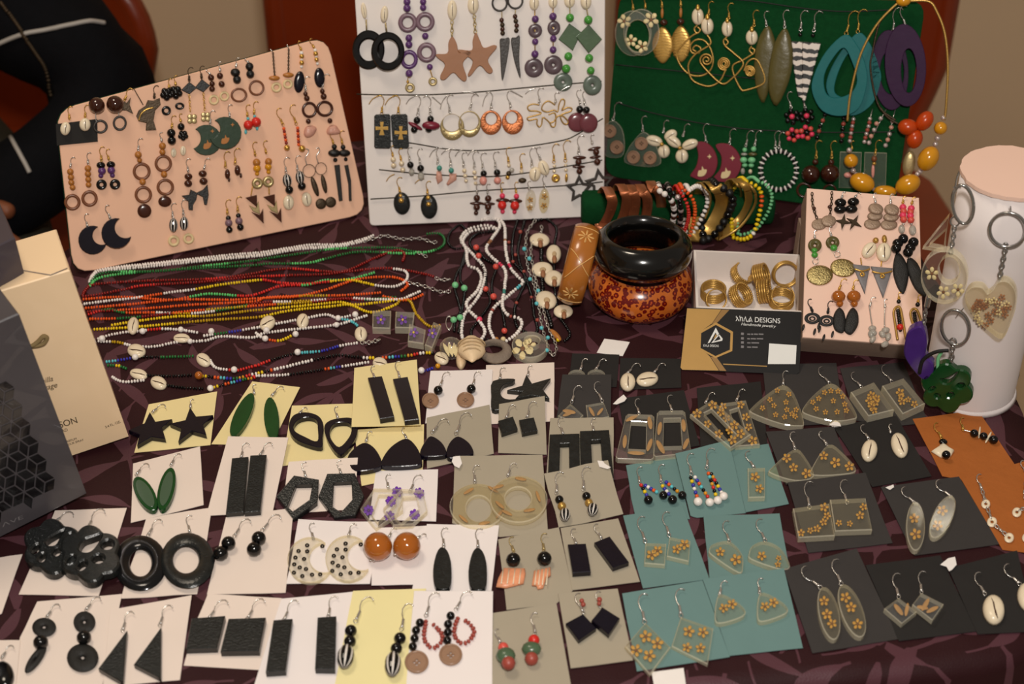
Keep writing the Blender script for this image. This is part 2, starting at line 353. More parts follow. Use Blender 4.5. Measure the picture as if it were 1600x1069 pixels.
def rhoop(cx, cy, rx, ry, mat, t, icx, icy, irx, iry, name='resin_hoop', h=0): return pr(ell(cx, cy, rx, ry, 0, 36), mat, t, [ell(icx, icy, irx, iry, 0, 28)], False, name, .0007, h)
def cw(cx, cy, rx, ry, rot=0, h=0, mat='shell', name='cowrie'):
    pl = CUR.pl; m = pl.mpp(cx, cy); t = min(rx, ry) * m * .95; i = dm(ell(cx, cy, rx, ry, rot, 20), mat, t, name, False, h)
    a = math.radians(rot); f = lambda k, w: (cx + (w * rx) * math.cos(a) - k * ry * math.sin(a), cy + (w * rx) * math.sin(a) + k * ry * math.cos(a))
    if rx > ry * 1.1: f = lambda k, w: (cx + k * rx * math.cos(a) - w * ry * math.sin(a), cy + k * rx * math.sin(a) + w * ry * math.cos(a))
    L = [f(-.78, -.02), f(-.4, .13), f(0, .09), f(.4, .12), f(.78, .12), f(.4, -.02), f(0, -.04), f(-.4, -.01)]
    mb = MB(); mb.dome([pl.pt(x, y, CUR.h + h + t * .92) for x, y in L], pl.n, t * .14); P('slit', mb, 'slit', i)
def fl(cx, cy, r, mat='flower', h=.0016, sub=None, cm='flower_centre', k=5):
    pl = CUR.pl; mb = MB(); r0 = random.random() * 6
    for i in range(k):
        a = r0 + 2 * PI * i / k; ca, sa = math.cos(a), math.sin(a)
        q = [(cx + r * (ca * f - sa * g), cy + r * (sa * f + ca * g)) for f, g in ((.12, 0), (.5, .3), (.85, .26), (1, 0), (.85, -.26), (.5, -.3))]
        mb.dome([pl.pt(x, y, h) for x, y in q], pl.n, .0005, [(1, 0), (.8, .8)])
    mb.dome([pl.pt(x, y, h + .0005) for x, y in ell(cx, cy, r * .24, r * .24, 0, 8)], pl.n, .0005, [(1, 0), (.7, 1)], 1)
    P('flower', mb, [mat, cm], sub)
def wr(pts, mat='silver', r=.0005, h=.001, name='wire', sm=True, k=5, sides=5):
    mb = MB(); q = curve(pts, k) if sm else pts; mb.tube([CUR.pl.pt(x, y, CUR.h + h + r) for x, y in q], r, sides); return P(name, mb, mat)
def chain(pts, mat='silver', link=9, r=.0004, w=4, h=.001, name='chain'):
    q = curve(pts, 12); L = [0]
    for a, b in zip(q, q[1:]): L.append(L[-1] + math.hypot(b[0] - a[0], b[1] - a[1]))
    n = max(2, int(L[-1] / link)); mb = MB()
    def at(s):
        for i in range(1, len(L)):
            if L[i] >= s: t = (s - L[i - 1]) / max(1e-6, L[i] - L[i - 1]); return (q[i - 1][0] + (q[i][0] - q[i - 1][0]) * t, q[i - 1][1] + (q[i][1] - q[i - 1][1]) * t)
        return q[-1]
    for k in range(n):
        a, b = at(L[-1] * k / n), at(L[-1] * (k + 1) / n); mx, my = (a[0] + b[0]) / 2, (a[1] + b[1]) / 2; d = math.hypot(b[0] - a[0], b[1] - a[1]) or 1; ux, uy = (b[0] - a[0]) / d, (b[1] - a[1]) / d
        pts3 = []
        for i in range(10):
            t = 2 * PI * i / 10; e, g = math.cos(t) * d * .62, math.sin(t) * w
            c = (mx + ux * e - uy * g, my + uy * e + ux * g) if k % 2 == 0 else (mx + ux * e - uy * g * .35, my + uy * e + ux * g * .35)
            pts3.append(CUR.pl.pt(c[0], c[1], CUR.h + h + r + (math.sin(t) * w * CUR.pl.mpp(mx, my) * (.15 if k % 2 == 0 else .8) + (0 if k % 2 == 0 else w * CUR.pl.mpp(mx, my) * .5))))
        mb.tube(pts3, r, 5, True)
    return P(name, mb, mat)
def bt(cx, cy, rx, ry, mat='button', rot=0, h=0):
    pl = CUR.pl; t = .0022; i = rg(cx, cy, rx, ry, mat, .78, t, rot, name='button', h=h)
    hs = [ell(cx + rx * .2 * a, cy + ry * .2 * b, rx * .09, ry * .09, 0, 8) for a, b in ((0, -1), (1, 0), (0, 1), (-1, 0))]
    pr(ell(cx, cy, rx * .86, ry * .86, rot, 24), mat, t * .62, hs, name='button_face', h=h, sub=i)
def beads_line(pts, r, mats, name='bead', h=0):
    """a few beads threaded on a line, one part each"""
    for i, (x, y) in enumerate(pts): bd(x, y, r, mats[i % len(mats)], name=name, h=h, seg=8)
def lerp(a, b, n): return [(a[0] + (b[0] - a[0]) * i / (n - 1), a[1] + (b[1] - a[1]) * i / (n - 1)) for i in range(n)]
def E(pl, d, *fns, sh=None, where='', group=None, cat='earring'):
    """one or two earrings, each a thing of its own"""
    global OX, OY
    two = len(fns) > 1 or sh
    for i in range(2 if two else 1):
        fn = fns[min(i, len(fns) - 1)]
        OX, OY = (sh if (sh and i == 1) else (0, 0))
        begin('earring', pl); fn()
        dd = d if isinstance(d, str) else d[i]
        lab = f"{('left', 'right')[i]} {dd} earring{where}" if two else f"{dd} earring{where}"
        finish(lab, cat, group)
    OX = OY = 0.0
# ------------------------------------------------------------------ room
M('wall_paint', S(226, 200, 168), .9, 0, .04, 3, .1); M('floor_tile', S(196, 172, 140), .5, 0, .06, 4, .1)
M('chair_wood', S(126, 44, 12), .32, 0, .28, 9, .15, .3); M('jacket', S(11, 11, 15), .85, 0, .3, 90, .6); M('trousers', S(62, 60, 50), .9, 0, .25, 120, .6)
M('skin', S(128, 72, 44), .55, 0, .12, 40, .2); M('hair', S(18, 14, 12), .8, 0, .3, 300, .8); M('piping', S(176, 170, 164), .6, 0, .05)
def quad(name, a, b, c, d, mat, thick=.02):
    n = (b - a).cross(d - a).normalized(); mb = MB(); mb.add([a, b, c, d], [(0, 1, 2, 3)], 0, False)
    mb.add([p - n * thick for p in (a, b, c, d)], [(3, 2, 1, 0)], 0, False); o = mb.build(name, mat, a.copy()); o['kind'] = 'structure'; return o
Vc = lambda *a: Vector(a)
quad('floor', Vc(-2.2, -2.5, -.75), Vc(2.6, -2.5, -.75), Vc(2.6, 1.35, -.75), Vc(-2.2, 1.35, -.75), 'floor_tile')
quad('wall_back', Vc(-2.2, 1.35, -.75), Vc(2.6, 1.35, -.75), Vc(2.6, 1.35, 1.9), Vc(-2.2, 1.35, 1.9), 'wall_paint')
quad('wall_left', Vc(-2.2, -2.5, -.75), Vc(-2.2, 1.35, -.75), Vc(-2.2, 1.35, 1.9), Vc(-2.2, -2.5, 1.9), 'wall_paint')

# ------------------------------------------------------------------ chairs
def chair(x, y, w, top, label):
    begin('wooden_chair', PL((0, 0, 0), (0, 0, 1))); zs = -.31
    pts = []; k = 12
    hw = w / 2
    prof = [(-hw * .82, zs - .02), (-hw * .97, zs + .12), (-hw, top - .16), (-hw * .93, top - .07), (-hw * .7, top - .015), (-hw * .35, top), (hw * .35, top), (hw * .7, top - .015), (hw * .93, top - .07), (hw, top - .16), (hw * .97, zs + .12), (hw * .82, zs - .02)]
    prof = smooth(prof, 4)
    def bp(px, pz, f): return Vc(x + px, y + .035 * (1 - (px / hw) ** 2) + .10 * (pz - zs) + f, pz)
    mb = MB(); F = [bp(a, b, 0) for a, b in prof]; Bk = [bp(a, b, .03) for a, b in prof]
    c1 = Vc(x, y, (zs + top) / 2)
    rows = 9
    # a curved slab: grid rows across the back so that it bends
    zz = [zs - .02 + (top - zs + .02) * i / 14 for i in range(15)]
    def half(z):
        b = [abs(px) for px, pz in prof if abs(pz - z) < .02]
        if z > top - .16: t = (z - (top - .16)) / .16; return hw * math.sqrt(max(.02, 1 - (t * .96) ** 3))
        return hw * (.82 + .18 * min(1, (z - zs + .02) / .14))
    for f, flip in ((0, False), (.032, True)):
        vs = []; fs = []; N = 11
        for z in zz:
            h_ = half(z)
            for i in range(N): vs.append(bp(h_ * (2 * i / (N - 1) - 1), z, f))
        for r in range(len(zz) - 1):
            for i in range(N - 1):
                q = (r * N + i, r * N + i + 1, (r + 1) * N + i + 1, (r + 1) * N + i); fs.append(tuple(reversed(q)) if flip else q)
        mb.add(vs, fs)
    edge = [bp(-half(z), z, 0) for z in zz] + [bp(half(zz[-1]) * (2 * i / 10 - 1), zz[-1], 0) for i in range(1, 10)] + [bp(half(z), z, 0) for z in reversed(zz)]
    mb.tube([p + Vc(0, .016, 0) for p in edge], .017, 8)
    P('backrest', mb, 'chair_wood')
    se = [(-hw * .85, .0), (hw * .85, .0), (hw * 1.02, -.30), (hw * .9, -.42), (-hw * .9, -.42), (-hw * 1.02, -.30)]
    mb = MB(); mb.prism([[Vc(x + a, y + b, zs) for a, b in smooth(se, 4)]], Vc(0, 0, 1), .045, .008); P('seat', mb, 'chair_wood')
    for a, b in ((-hw * .75, -.02), (hw * .75, -.02), (-hw * .8, -.36), (hw * .8, -.36)):
        mb = MB(); mb.tube([Vc(x + a * 1.08, y + b * 1.04, -.75), Vc(x + a, y + b, zs - .04)], [.016, .022], 8); P('leg', mb, 'chair_wood')
    finish(label, 'chair')
chair(-.735, .86, .48, -.05, 'reddish brown wooden chair behind the person in the dark jacket')
chair(-.105, .805, .40, .16, 'reddish brown wooden chair behind the white earring board')
chair(.355, .805, .41, .18, 'reddish brown wooden chair behind the green felt board')

# ------------------------------------------------------------------ person on the left: one skinned body, jacket and trousers as children
def skin(name, joints, bones, mat, sub=2):
    me = bpy.data.meshes.new(name + '_tmp'); names = list(joints); idx = {n: i for i, n in enumerate(names)}
    me.from_pydata([joints[n][0] for n in names], [(idx[a], idx[b]) for a, b in bones], [])
    o = bpy.data.objects.new(name + '_tmp', me); COL.objects.link(o)
    o.modifiers.new('s', 'SKIN'); md = o.modifiers.new('d', 'SUBSURF'); md.levels = md.render_levels = sub
    for i, n in enumerate(names):
        sv = me.skin_vertices[0].data[i]; r = joints[n][1]; sv.radius = r if isinstance(r, tuple) else (r, r); sv.use_root = (i == 0)
    dg = bpy.context.evaluated_depsgraph_get(); out = bpy.data.meshes.new_from_object(o.evaluated_get(dg)); bpy.data.objects.remove(o); out.name = name
    out.materials.clear(); out.materials.append(MATS[mat])
    for p in out.polygons: p.use_smooth = True
    return out
J = dict(pelvis=((-.76, .60, -.17), (.15, .11)), belly=((-.76, .59, -.08), (.15, .11)), chest=((-.76, .60, .10), (.155, .11)), collar=((-.76, .62, .21), (.10, .07)), neck=((-.76, .61, .28), .052),
  jaw=((-.76, .595, .345), (.062, .075)), skull=((-.76, .605, .42), (.075, .09)), crown=((-.76, .615, .475), (.05, .06)),
  lsh=((-.66, .61, .14), .060), lel=((-.425, .53, -.08), .052), lwr=((-.575, .37, -.140), .025), lpalm=((-.565, .345, -.138), (.021, .012)),
  rsh=((-.93, .61, .17), .062), rel=((-1.0, .52, -.08), .050), rwr=((-.88, .37, -.13), .027), rpalm=((-.85, .34, -.13), (.024, .014)),
  lhip=((-.66, .57, -.20), .095), lkn=((-.50, .24, -.24), .065), lank=((-.50, .27, -.64), .045), ltoe=((-.49, .15, -.70), .04),
  rhip=((-.86, .57, -.20), .095), rkn=((-.90, .22, -.26), .065), rank=((-.90, .26, -.64), .045), rtoe=((-.91, .14, -.70), .04))
Bn = [('pelvis', 'belly'), ('belly', 'chest'), ('chest', 'collar'), ('collar', 'neck'), ('neck', 'jaw'), ('jaw', 'skull'), ('skull', 'crown'), ('chest', 'lsh'), ('lsh', 'lel'), ('lel', 'lwr'), ('lwr', 'lpalm'),
  ('chest', 'rsh'), ('rsh', 'rel'), ('rel', 'rwr'), ('rwr', 'rpalm'), ('pelvis', 'lhip'), ('lhip', 'lkn'), ('lkn', 'lank'), ('lank', 'ltoe'), ('pelvis', 'rhip'), ('rhip', 'rkn'), ('rkn', 'rank'), ('rank', 'rtoe')]
# five fingers on each hand, unequal and bent
for s, base in (('l', Vc(-.558, .336, -.134)), ('r', Vc(-.842, .328, -.128))):
    sx = 1 if s == 'l' else -1
    for i, (off, ln) in enumerate(((.030, .062), (.012, .072), (-.006, .068), (-.024, .055))):
        a = base + Vc(.016 * sx, -off * .9 - .012, .004); d = Vc(.78 * sx, -.55 + .05 * i, .05).normalized()
        J[f'{s}f{i}a'] = (tuple(a), .0095); J[f'{s}f{i}b'] = (tuple(a + d * ln * .5 + Vc(0, 0, .006)), .0088); J[f'{s}f{i}c'] = (tuple(a + d * ln + Vc(0, 0, -.004)), .0072)
        Bn += [(f'{s}palm', f'{s}f{i}a'), (f'{s}f{i}a', f'{s}f{i}b'), (f'{s}f{i}b', f'{s}f{i}c')]
    a = base + Vc(-.012 * sx, .03, .01); J[f'{s}t1'] = (tuple(a + Vc(.03 * sx, .01, .01)), .011); J[f'{s}t2'] = (tuple(a + Vc(.058 * sx, .0, .006)), .009)
    Bn += [(f'{s}palm', f'{s}t1'), (f'{s}t1', f'{s}t2')]
Jb = {k: ((v[0], (.10, .065)) if k in ('pelvis', 'belly') else (v[0], .062) if k in ('lhip', 'rhip') else (v[0], .05) if k in ('lkn', 'rkn') else v) for k, v in J.items()}
body = bpy.data.objects.new('person', skin('person', Jb, Bn, 'skin')); COL.objects.link(body)
tag(body, 'seated person in a dark navy jacket with pale piping, hand on lap', 'person')
def clothe(name, keys, grow, mat, cut=None):
    jj = {}
    for k in keys:
        p, r = J[k]; r = r if isinstance(r, tuple) else (r, r); g_ = -.035 if (k == 'pelvis' and name == 'trousers') else grow; jj[k] = (p, (r[0] + g_, r[1] + g_))
    o = bpy.data.objects.new(name, skin(name, jj, [b for b in Bn if b[0] in jj and b[1] in jj], mat)); COL.objects.link(o); o.parent = body; return o
clothe('jacket', ['pelvis', 'belly', 'chest', 'collar', 'lsh', 'lel', 'lwr', 'rsh', 'rel', 'rwr'], .020, 'jacket')
from mathutils import noise as _nz
_jk = [c for c in body.children if c.name.startswith('jacket')][0]
for _v in _jk.data.vertices:
    _p = _v.co; _v.co = _p + _v.normal * (.010 * _nz.noise(Vector((_p.x * 9, _p.y * 9, _p.z * 22))) + .004 * _nz.noise(_p * 40))
clothe('trousers', ['pelvis', 'lhip', 'lkn', 'lank', 'rhip', 'rkn', 'rank'], .014, 'trousers')
mb = MB(); mb.ball(Vc(-.76, .625, .45), (.083, .098, .075), None, 16, 10); o = mb.build('hair', 'hair', Vc(0, 0, 0), body)
mb = MB(); mb.ball(Vc(-.76, .510, .385), (.012, .02, .02)); mb.ball(Vc(-.76, .522, .345), (.024, .010, .006))
for s in (-1, 1):
    mb.ball(Vc(-.76 + s * .078, .60, .395), (.012, .022, .03)); 
mb.build('face_features', 'skin', Vc(0, 0, 0), body)
for s in (-1, 1):
    mb = MB(); mb.ball(Vc(-.76 + s * .03, .522, .405), (.013, .008, .008)); mb.build('eye', 'print_white', Vc(0, 0, 0), body)
    mb = MB(); mb.ball(Vc(-.76 + s * .03, .5155, .405), .005); mb.build('pupil', 'black', Vc(0, 0, 0), body)
# pale piping lines on the jacket, laid on its front
PJ = PL((-.76, .452, 0), (.12, -1, .12)); V('Z1')
for pts, nm in (([(-60, 300), (0, 270), (140, 215), (300, 185), (450, 155), (560, 135), (650, 145)], 'piping'), ([(-40, 640), (0, 700), (70, 860), (150, 1010), (185, 1080)], 'piping')):
    CUR = TH(); CUR.pl = PJ; CUR.h = 0
    q = []
    for x, y in curve(pts, 6): q.append(PJ.pt(x, y, .02))
    # drop each point on to the jacket's own surface
    dg = bpy.context.evaluated_depsgraph_get(); jk = [c for c in body.children if c.name.startswith('jacket')][0]
    w = []
    for p in q:
        d = (p - CAM).normalized(); ok, loc, nn, _ = jk.ray_cast(CAM, d)
        w.append(loc + nn * .001 if ok else None)
    w = [p for p in w if p is not None]
    if len(w) > 3:
        mb = MB(); mb.tube(w, .0024, 6); mb.build(nm, 'piping', Vc(0, 0, 0), body)

w = []
for x, y in curve([(10, 20), (90, 130), (160, 230), (230, 330), (290, 430), (330, 600)], 16):
    ok, loc, nn, _ = jk.ray_cast(CAM, ray(*T(x, y)).normalized())
    if ok: w.append(loc + nn * .002)
if w:
    mb = MB()
    for p in w[::2]: mb.ball(p, .0022, None, 7, 5)
    mb.build('bead_string', 'bronze', Vc(0, 0, 0), body)['kind'] = 'stuff'
# ------------------------------------------------------------------ table and cloth
def cloth_mat():
    m = bpy.data.materials.new('tablecloth_damask'); m.use_nodes = True; nt = m.node_tree; b = nt.nodes['Principled BSDF']; N = nt.nodes.new; Lk = nt.links.new
    tc = N('ShaderNodeTexCoord')
    warp = N('ShaderNodeTexNoise'); warp.inputs['Scale'].default_value = 9; Lk(tc.outputs['Object'], warp.inputs['Vector'])
    def math_(op, a, c=None, d=None):
        n = N('ShaderNodeMath'); n.operation = op
        for i, x in enumerate((a, c, d)):
            if x is None: continue
            if isinstance(x, (int, float)): n.inputs[i].default_value = x
            else: Lk(x, n.inputs[i])
        return n.outputs[0]
    def leaf(scale, off, ln, wd):
        mp = N('ShaderNodeMapping'); mp.inputs['Location'].default_value = off; mp.inputs['Scale'].default_value = (scale, scale, 0); Lk(tc.outputs['Object'], mp.inputs['Vector'])
        vo = N('ShaderNodeTexVoronoi'); vo.voronoi_dimensions = '2D'; vo.inputs['Scale'].default_value = 1; vo.inputs['Randomness'].default_value = .75; Lk(mp.outputs[0], vo.inputs['Vector'])
        sb = N('ShaderNodeVectorMath'); sb.operation = 'SUBTRACT'; Lk(mp.outputs[0], sb.inputs[0]); Lk(vo.outputs['Position'], sb.inputs[1])
        sc = N('ShaderNodeSeparateColor'); Lk(vo.outputs['Color'], sc.inputs[0])
        vr = N('ShaderNodeVectorRotate'); vr.rotation_type = 'Z_AXIS'; Lk(sb.outputs[0], vr.inputs['Vector']); Lk(math_('MULTIPLY', sc.outputs[0], 6.28), vr.inputs['Angle'])
        sx = N('ShaderNodeSeparateXYZ'); Lk(vr.outputs[0], sx.inputs[0])
        x2 = math_('POWER', math_('DIVIDE', math_('ABSOLUTE', sx.outputs[0]), ln), 1.6)
        # half width tapers to both ends, the spine bends slightly
        bend = math_('MULTIPLY', math_('MULTIPLY', sx.outputs[0], sx.outputs[0]), .35)
        yy = math_('ABSOLUTE', math_('SUBTRACT', sx.outputs[1], bend))
        edge = math_('SUBTRACT', math_('MULTIPLY', math_('SUBTRACT', 1.0, x2), wd), yy)
        lf = math_('GREATER_THAN', edge, 0)
        stem = math_('MULTIPLY', math_('LESS_THAN', yy, .018), math_('LESS_THAN', math_('ABSOLUTE', sx.outputs[0]), ln * 1.7))
        rib = math_('LESS_THAN', yy, .012)
        return math_('MAXIMUM', math_('SUBTRACT', lf, math_('MULTIPLY', rib, .5)), stem)
    a = leaf(17, (.3, .1, 0), .44, .11); c = leaf(23, (3.7, 5.2, 0), .42, .10); e = leaf(13, (7.1, 2.2, 0), .36, .06)
    pat = math_('MAXIMUM', math_('MAXIMUM', a, c), e)
    mx = N('ShaderNodeMix'); mx.data_type = 'RGBA'; mx.inputs[6].default_value = S(44, 15, 19); mx.inputs[7].default_value = S(88, 54, 62); Lk(math_('MULTIPLY', pat, .85), mx.inputs[0])
    big = N('ShaderNodeTexNoise'); big.inputs['Scale'].default_value = 4; Lk(tc.outputs['Object'], big.inputs['Vector'])
    Lk(mx.outputs[2], b.inputs['Base Color'])
    Lk(math_('SUBTRACT', .62, math_('MULTIPLY', pat, .17)), b.inputs['Roughness'])
    b.inputs['Specular IOR Level'].default_value = .22
    wv = N('ShaderNodeTexNoise'); wv.inputs['Scale'].default_value = 14; wv.inputs['Detail'].default_value = 2; Lk(tc.outputs['Object'], wv.inputs['Vector'])
    fine = N('ShaderNodeTexNoise'); fine.inputs['Scale'].default_value = 900; Lk(tc.outputs['Object'], fine.inputs['Vector'])
    bp = N('ShaderNodeBump'); bp.inputs['Strength'].default_value = .5; bp.inputs['Distance'].default_value = .01
    Lk(math_('ADD', wv.outputs['Fac'], math_('MULTIPLY', fine.outputs['Fac'], .05)), bp.inputs['Height']); Lk(bp.outputs['Normal'], b.inputs['Normal'])
    return m
MATS['cloth'] = cloth_mat(); M('table_wood', S(120, 84, 56), .5)
OUT = [(1618, 720), (1590, 625), (1502, 490), (1446, 412), (1412, 340), (1370, 270), (1220, 225), (900, 205), (565, 218), (300, 265), (100, 392), (-40, 520), (-150, 720), (-200, 1000), (-120, 1130), (200, 1118), (500, 1108), (800, 1096), (1235, 1062), (1480, 1040), (1600, 1012), (1672, 930), (1660, 820)]
OUT = smooth([tuple(TAB.at(x, y))[:2] for x, y in OUT], 6)
oc = Vc(sum(p[0] for p in OUT) / len(OUT), sum(p[1] for p in OUT) / len(OUT), 0)
mb = MB(); loops = []
for s in (.04, .3, .55, .75, .88, .96): loops.append([oc + (Vc(p[0], p[1], 0) - oc) * s for p in OUT])
loops.append([Vc(p[0], p[1], -.0012) for p in OUT])
for k, (d, ex) in enumerate(((.010, 1.012), (.03, 1.022), (.12, 1.03), (.3, 1.05), (.5, 1.07), (.715, 1.09))):
    lp = []
    for i, p in enumerate(OUT):
        w = 1 + (.022 * math.sin(i * .72) + .014 * math.sin(i * 1.31 + 1)) * min(1, d / .3); q = oc + (Vc(p[0], p[1], 0) - oc) * (ex * w); q.z = -d; lp.append(q)
    loops.append(lp)
mb.loops(loops, 0, True, True, False)
mb.f[-1] = mb.f[-1]
tc_ = mb.build('tablecloth', 'cloth', Vc(0, 0, 0)); tag(tc_, 'dark purple tablecloth with a woven leaf pattern covering the display table', 'tablecloth')
begin('table', TAB)
mb = MB(); mb.prism([[oc + (Vc(p[0], p[1], 0) - oc) * .97 + Vc(0, 0, -.004) for p in OUT[::3]]], Vc(0, 0, 1), .025, .003); P('tabletop', mb, 'table_wood')
for a, b in ((-.28, -.24), (.26, -.24), (-.26, .14), (.24, .14)):
    mb = MB(); mb.tube([Vc(a * 1.05, b, -.749), Vc(a, b, -.03)], [.016, .022], 8); P('leg', mb, 'table_wood')
finish('wooden table hidden under the purple tablecloth', 'table')
# ------------------------------------------------------------------ display boards
def board(bl, br, lean, name, label, mats, top_px, thick=.004, radius=.012, cat='display board', wtop=None):
    """a flat board standing on the table along the line bl-br, leaning back by `lean` degrees; top_px = left/right top corners in pixels"""
    a, b = TAB.at(*bl), TAB.at(*br); ax = (b - a).normalized(); back = Vc(-ax.y, ax.x, 0)
    up = Vc(0, 0, 1) * math.cos(math.radians(lean)) + back * math.sin(math.radians(lean)); n = ax.cross(up).normalized()
    if n.dot(CAM - a) < 0: n = -n
    pl = PL(a + n * thick, n)
    c = [pl.at(*p) for p in (bl, br, top_px[1], top_px[0])]
    off = min((p - n * thick).z for p in c[:2])
    # rounded corners
    pts = []
    for i in range(4):
        p, q, r = c[i - 1], c[i], c[(i + 1) % 4]; d1 = (p - q).normalized(); d2 = (r - q).normalized()
        for t in (0, .25, .5, .75, 1): pts.append(q + d1 * radius * (1 - t) ** 2 + d2 * radius * t ** 2)
    return pl, pts, n
def build_board(pl, pts, n, thick, name, label, mats, back=None):
    begin(name, pl); mb = MB(); mb.prism([pts], n, thick, .0006); P('panel', mb, mats)
    if back:
        c = sum(pts, Vector()) / len(pts)
        mb = MB(); mb.prism([[p + (p - c) * .006 - n * (thick + .0002) for p in pts]], n, .003, .0006); P('backing', mb, back)
    # a folding strut that holds the board up from behind
    lo = min(pts, key=lambda p: p.z); c = sum(pts, Vector()) / len(pts); hp = c - n * (thick + .004); side = Vc(-n.y, n.x, 0).normalized()
    fo = Vc(hp.x, hp.y, 0) - Vc(n.x, n.y, 0).normalized() * .05; fo.z = .0015
    mb = MB(); mb.add([hp + side * .02, hp - side * .02, fo - side * .02, fo + side * .02] + [p - Vc(n.x, n.y, 0) * .003 for p in (hp + side * .02, hp - side * .02, fo - side * .02, fo + side * .02)],
        [(0, 1, 2, 3), (7, 6, 5, 4), (0, 4, 5, 1), (1, 5, 6, 2), (2, 6, 7, 3), (3, 7, 4, 0)], 0, False); P('strut', mb, mats)
    return finish(label, 'display board')
BL, pts, n = board((115, 429), (574, 334), 24, '', '', '', ((87, 173), (511, 57)), .004, .016)
build_board(BL, pts, n, .004, 'display_board', 'pale pink earring board tilted on the left in front of the person', 'board_pink', 'felt_green_dark')
BW, pts, n = board((578, 353), (944, 338), 22, '', '', '', ((550, -70), (946, -70)), .004, .004)
build_board(BW, pts, n, .004, 'display_board', 'white earring board with strings standing at the centre back', 'board_white')
BG, pts, n = board((944, 275), (1396, 338), 22, '', '', '', ((968, -12), (1447, 2)), .005, .014)
build_board(BG, pts, n, .005, 'display_board', 'green felt earring board standing at the back right', 'felt_green')
# thick pink block, propped so that its lower side shows
a, b = TAB.at(1250, 552), TAB.at(1442, 563); ax = (b - a).normalized(); bk = Vc(-ax.y, ax.x, 0); up = bk * math.sin(math.radians(58)) + Vc(0, 0, 1) * math.cos(math.radians(58)); nb = ax.cross(up).normalized()
if nb.dot(CAM - a) < 0: nb = -nb
Tb = .030; PB = PL(a + nb * Tb, nb)
c4 = [PB.at(*p) for p in ((1254, 527), (1443, 541), (1436, 309), (1261, 294))]
low = min((p - nb * Tb).z for p in c4[:2]); 
begin('display_block', PB); mb = MB(); mb.prism([c4], nb, .002, .0003); P('top_sheet', mb, 'block_pink')
mb = MB(); mb.prism([[p - nb * .0021 for p in c4]], nb, Tb - .002, .0006); P('body', mb, 'block_side')
q0, q1 = c4[3] - nb * Tb, c4[2] - nb * Tb; q0 = q0.lerp(c4[0] - nb * Tb, .15); q1 = q1.lerp(c4[1] - nb * Tb, .15)
mb = MB(); mb.add([q0, q1, Vc(q1.x, q1.y, 0), Vc(q0.x, q0.y, 0)] + [p + Vc(0, .012, 0) for p in (q0, q1, Vc(q1.x, q1.y, 0), Vc(q0.x, q0.y, 0))], [(0, 1, 2, 3), (7, 6, 5, 4), (0, 4, 5, 1), (1, 5, 6, 2), (2, 6, 7, 3), (3, 7, 4, 0)], 0, False); P('prop', mb, 'block_side')
finish('small thick pink foam block covered in earrings beside the paper roll', 'display block')

# ------------------------------------------------------------------ earrings on the left pink board
Wl = ' on the left pink board'
V('A1')
begin('jewelry_card', BL); pr([(40, 810), (405, 765), (410, 965), (50, 1000)], 'black_card', .0005, name='card', ch=.0001); finish('small black card pinned on the left pink board corner', 'jewelry card')
E(BL, 'cowrie on black card', lambda: (CUR.__setattr__('h', .001), cw(125, 850, 45, 60, 8), hk(160, 775, 155, 655, 1, 'gold')), lambda: (CUR.__setattr__('h', .001), cw(298, 815, 50, 58), hk(297, 760, 305, 640, 1, 'gold')), where=Wl)
E(BL, 'large glossy brown ball and ring', lambda: (bd(400, 645, 70, 'brown_gloss', seg=18), rg(432, 832, 66, 62, 'dark_stone', .66), wr([(390, 715), (393, 770), (400, 790)], 'silver')), lambda: (bd(562, 635, 75, 'brown_gloss', seg=18), rg(603, 802, 62, 68, 'dark_stone', .68), wr([(590, 705), (598, 740)], 'silver')), where=Wl)
E(BL, 'dark bronze cut-out with gold arc', lambda: (pr([(625, 690), (640, 610), (665, 625), (700, 575), (690, 640), (722, 722), (660, 690)], 'bronze', .0015), hk(640, 610, 690, 490, 1, 'gold')),
  lambda: (pr([(748, 740), (770, 690), (830, 650), (850, 600), (900, 605), (955, 580), (962, 640), (915, 690), (900, 780), (925, 862), (832, 866), (838, 800), (770, 785)], 'bronze', .0018), wr([(770, 780), (790, 720), (840, 680), (900, 665)], 'gold', .0006, .002), wr([(725, 495), (808, 640)], 'bronze', .0004, .001, sm=False), hk(905, 590, 912, 470, 1, 'bronze')), where=Wl)
def spiky(x, y, r, mat='black'):
    for i in range(5):
        a = i * 1.257 + .3; bd(x + r * .55 * math.cos(a), y + r * .55 * math.sin(a), r * .5, mat, seg=8)
    bd(x, y, r * .6, mat, seg=8)
E(BL, 'black bead cluster with black ring', lambda: (spiky(1015, 545, 58), rg(1012, 692, 42, 42, 'black', .45), hk(1035, 500, 1040, 410, 1, 'gold')), lambda: (spiky(1095, 530, 60), rg(1130, 652, 42, 32, 'black', .45), hk(1095, 475, 1085, 385, 1, 'gold')), where=Wl)
def clover(x, y, r):
    for i in range(4):
        a = math.radians(45 + 90 * i); el(x + r * .52 * math.cos(a), y + r * .52 * math.sin(a), r * .46, r * .46, 0, 'brass_pale', .001, 'clover_leaf')
E(BL, 'black diamond and gold clover', lambda: (pr([(1215, 440), (1282, 490), (1215, 547), (1145, 510)], 'black_matte', .002), chain([(1213, 550), (1222, 700)], 'gold', 22, .0003, 7), clover(1240, 765, 52), hk(1213, 440, 1213, 312, 1, 'bronze')),
  lambda: (pr([(1325, 415), (1398, 470), (1338, 530), (1265, 490)], 'black_matte', .002), chain([(1338, 535), (1350, 690)], 'gold', 22, .0003, 7), clover(1360, 748, 52), hk(1322, 415, 1315, 300, 1, 'bronze')), where=Wl)
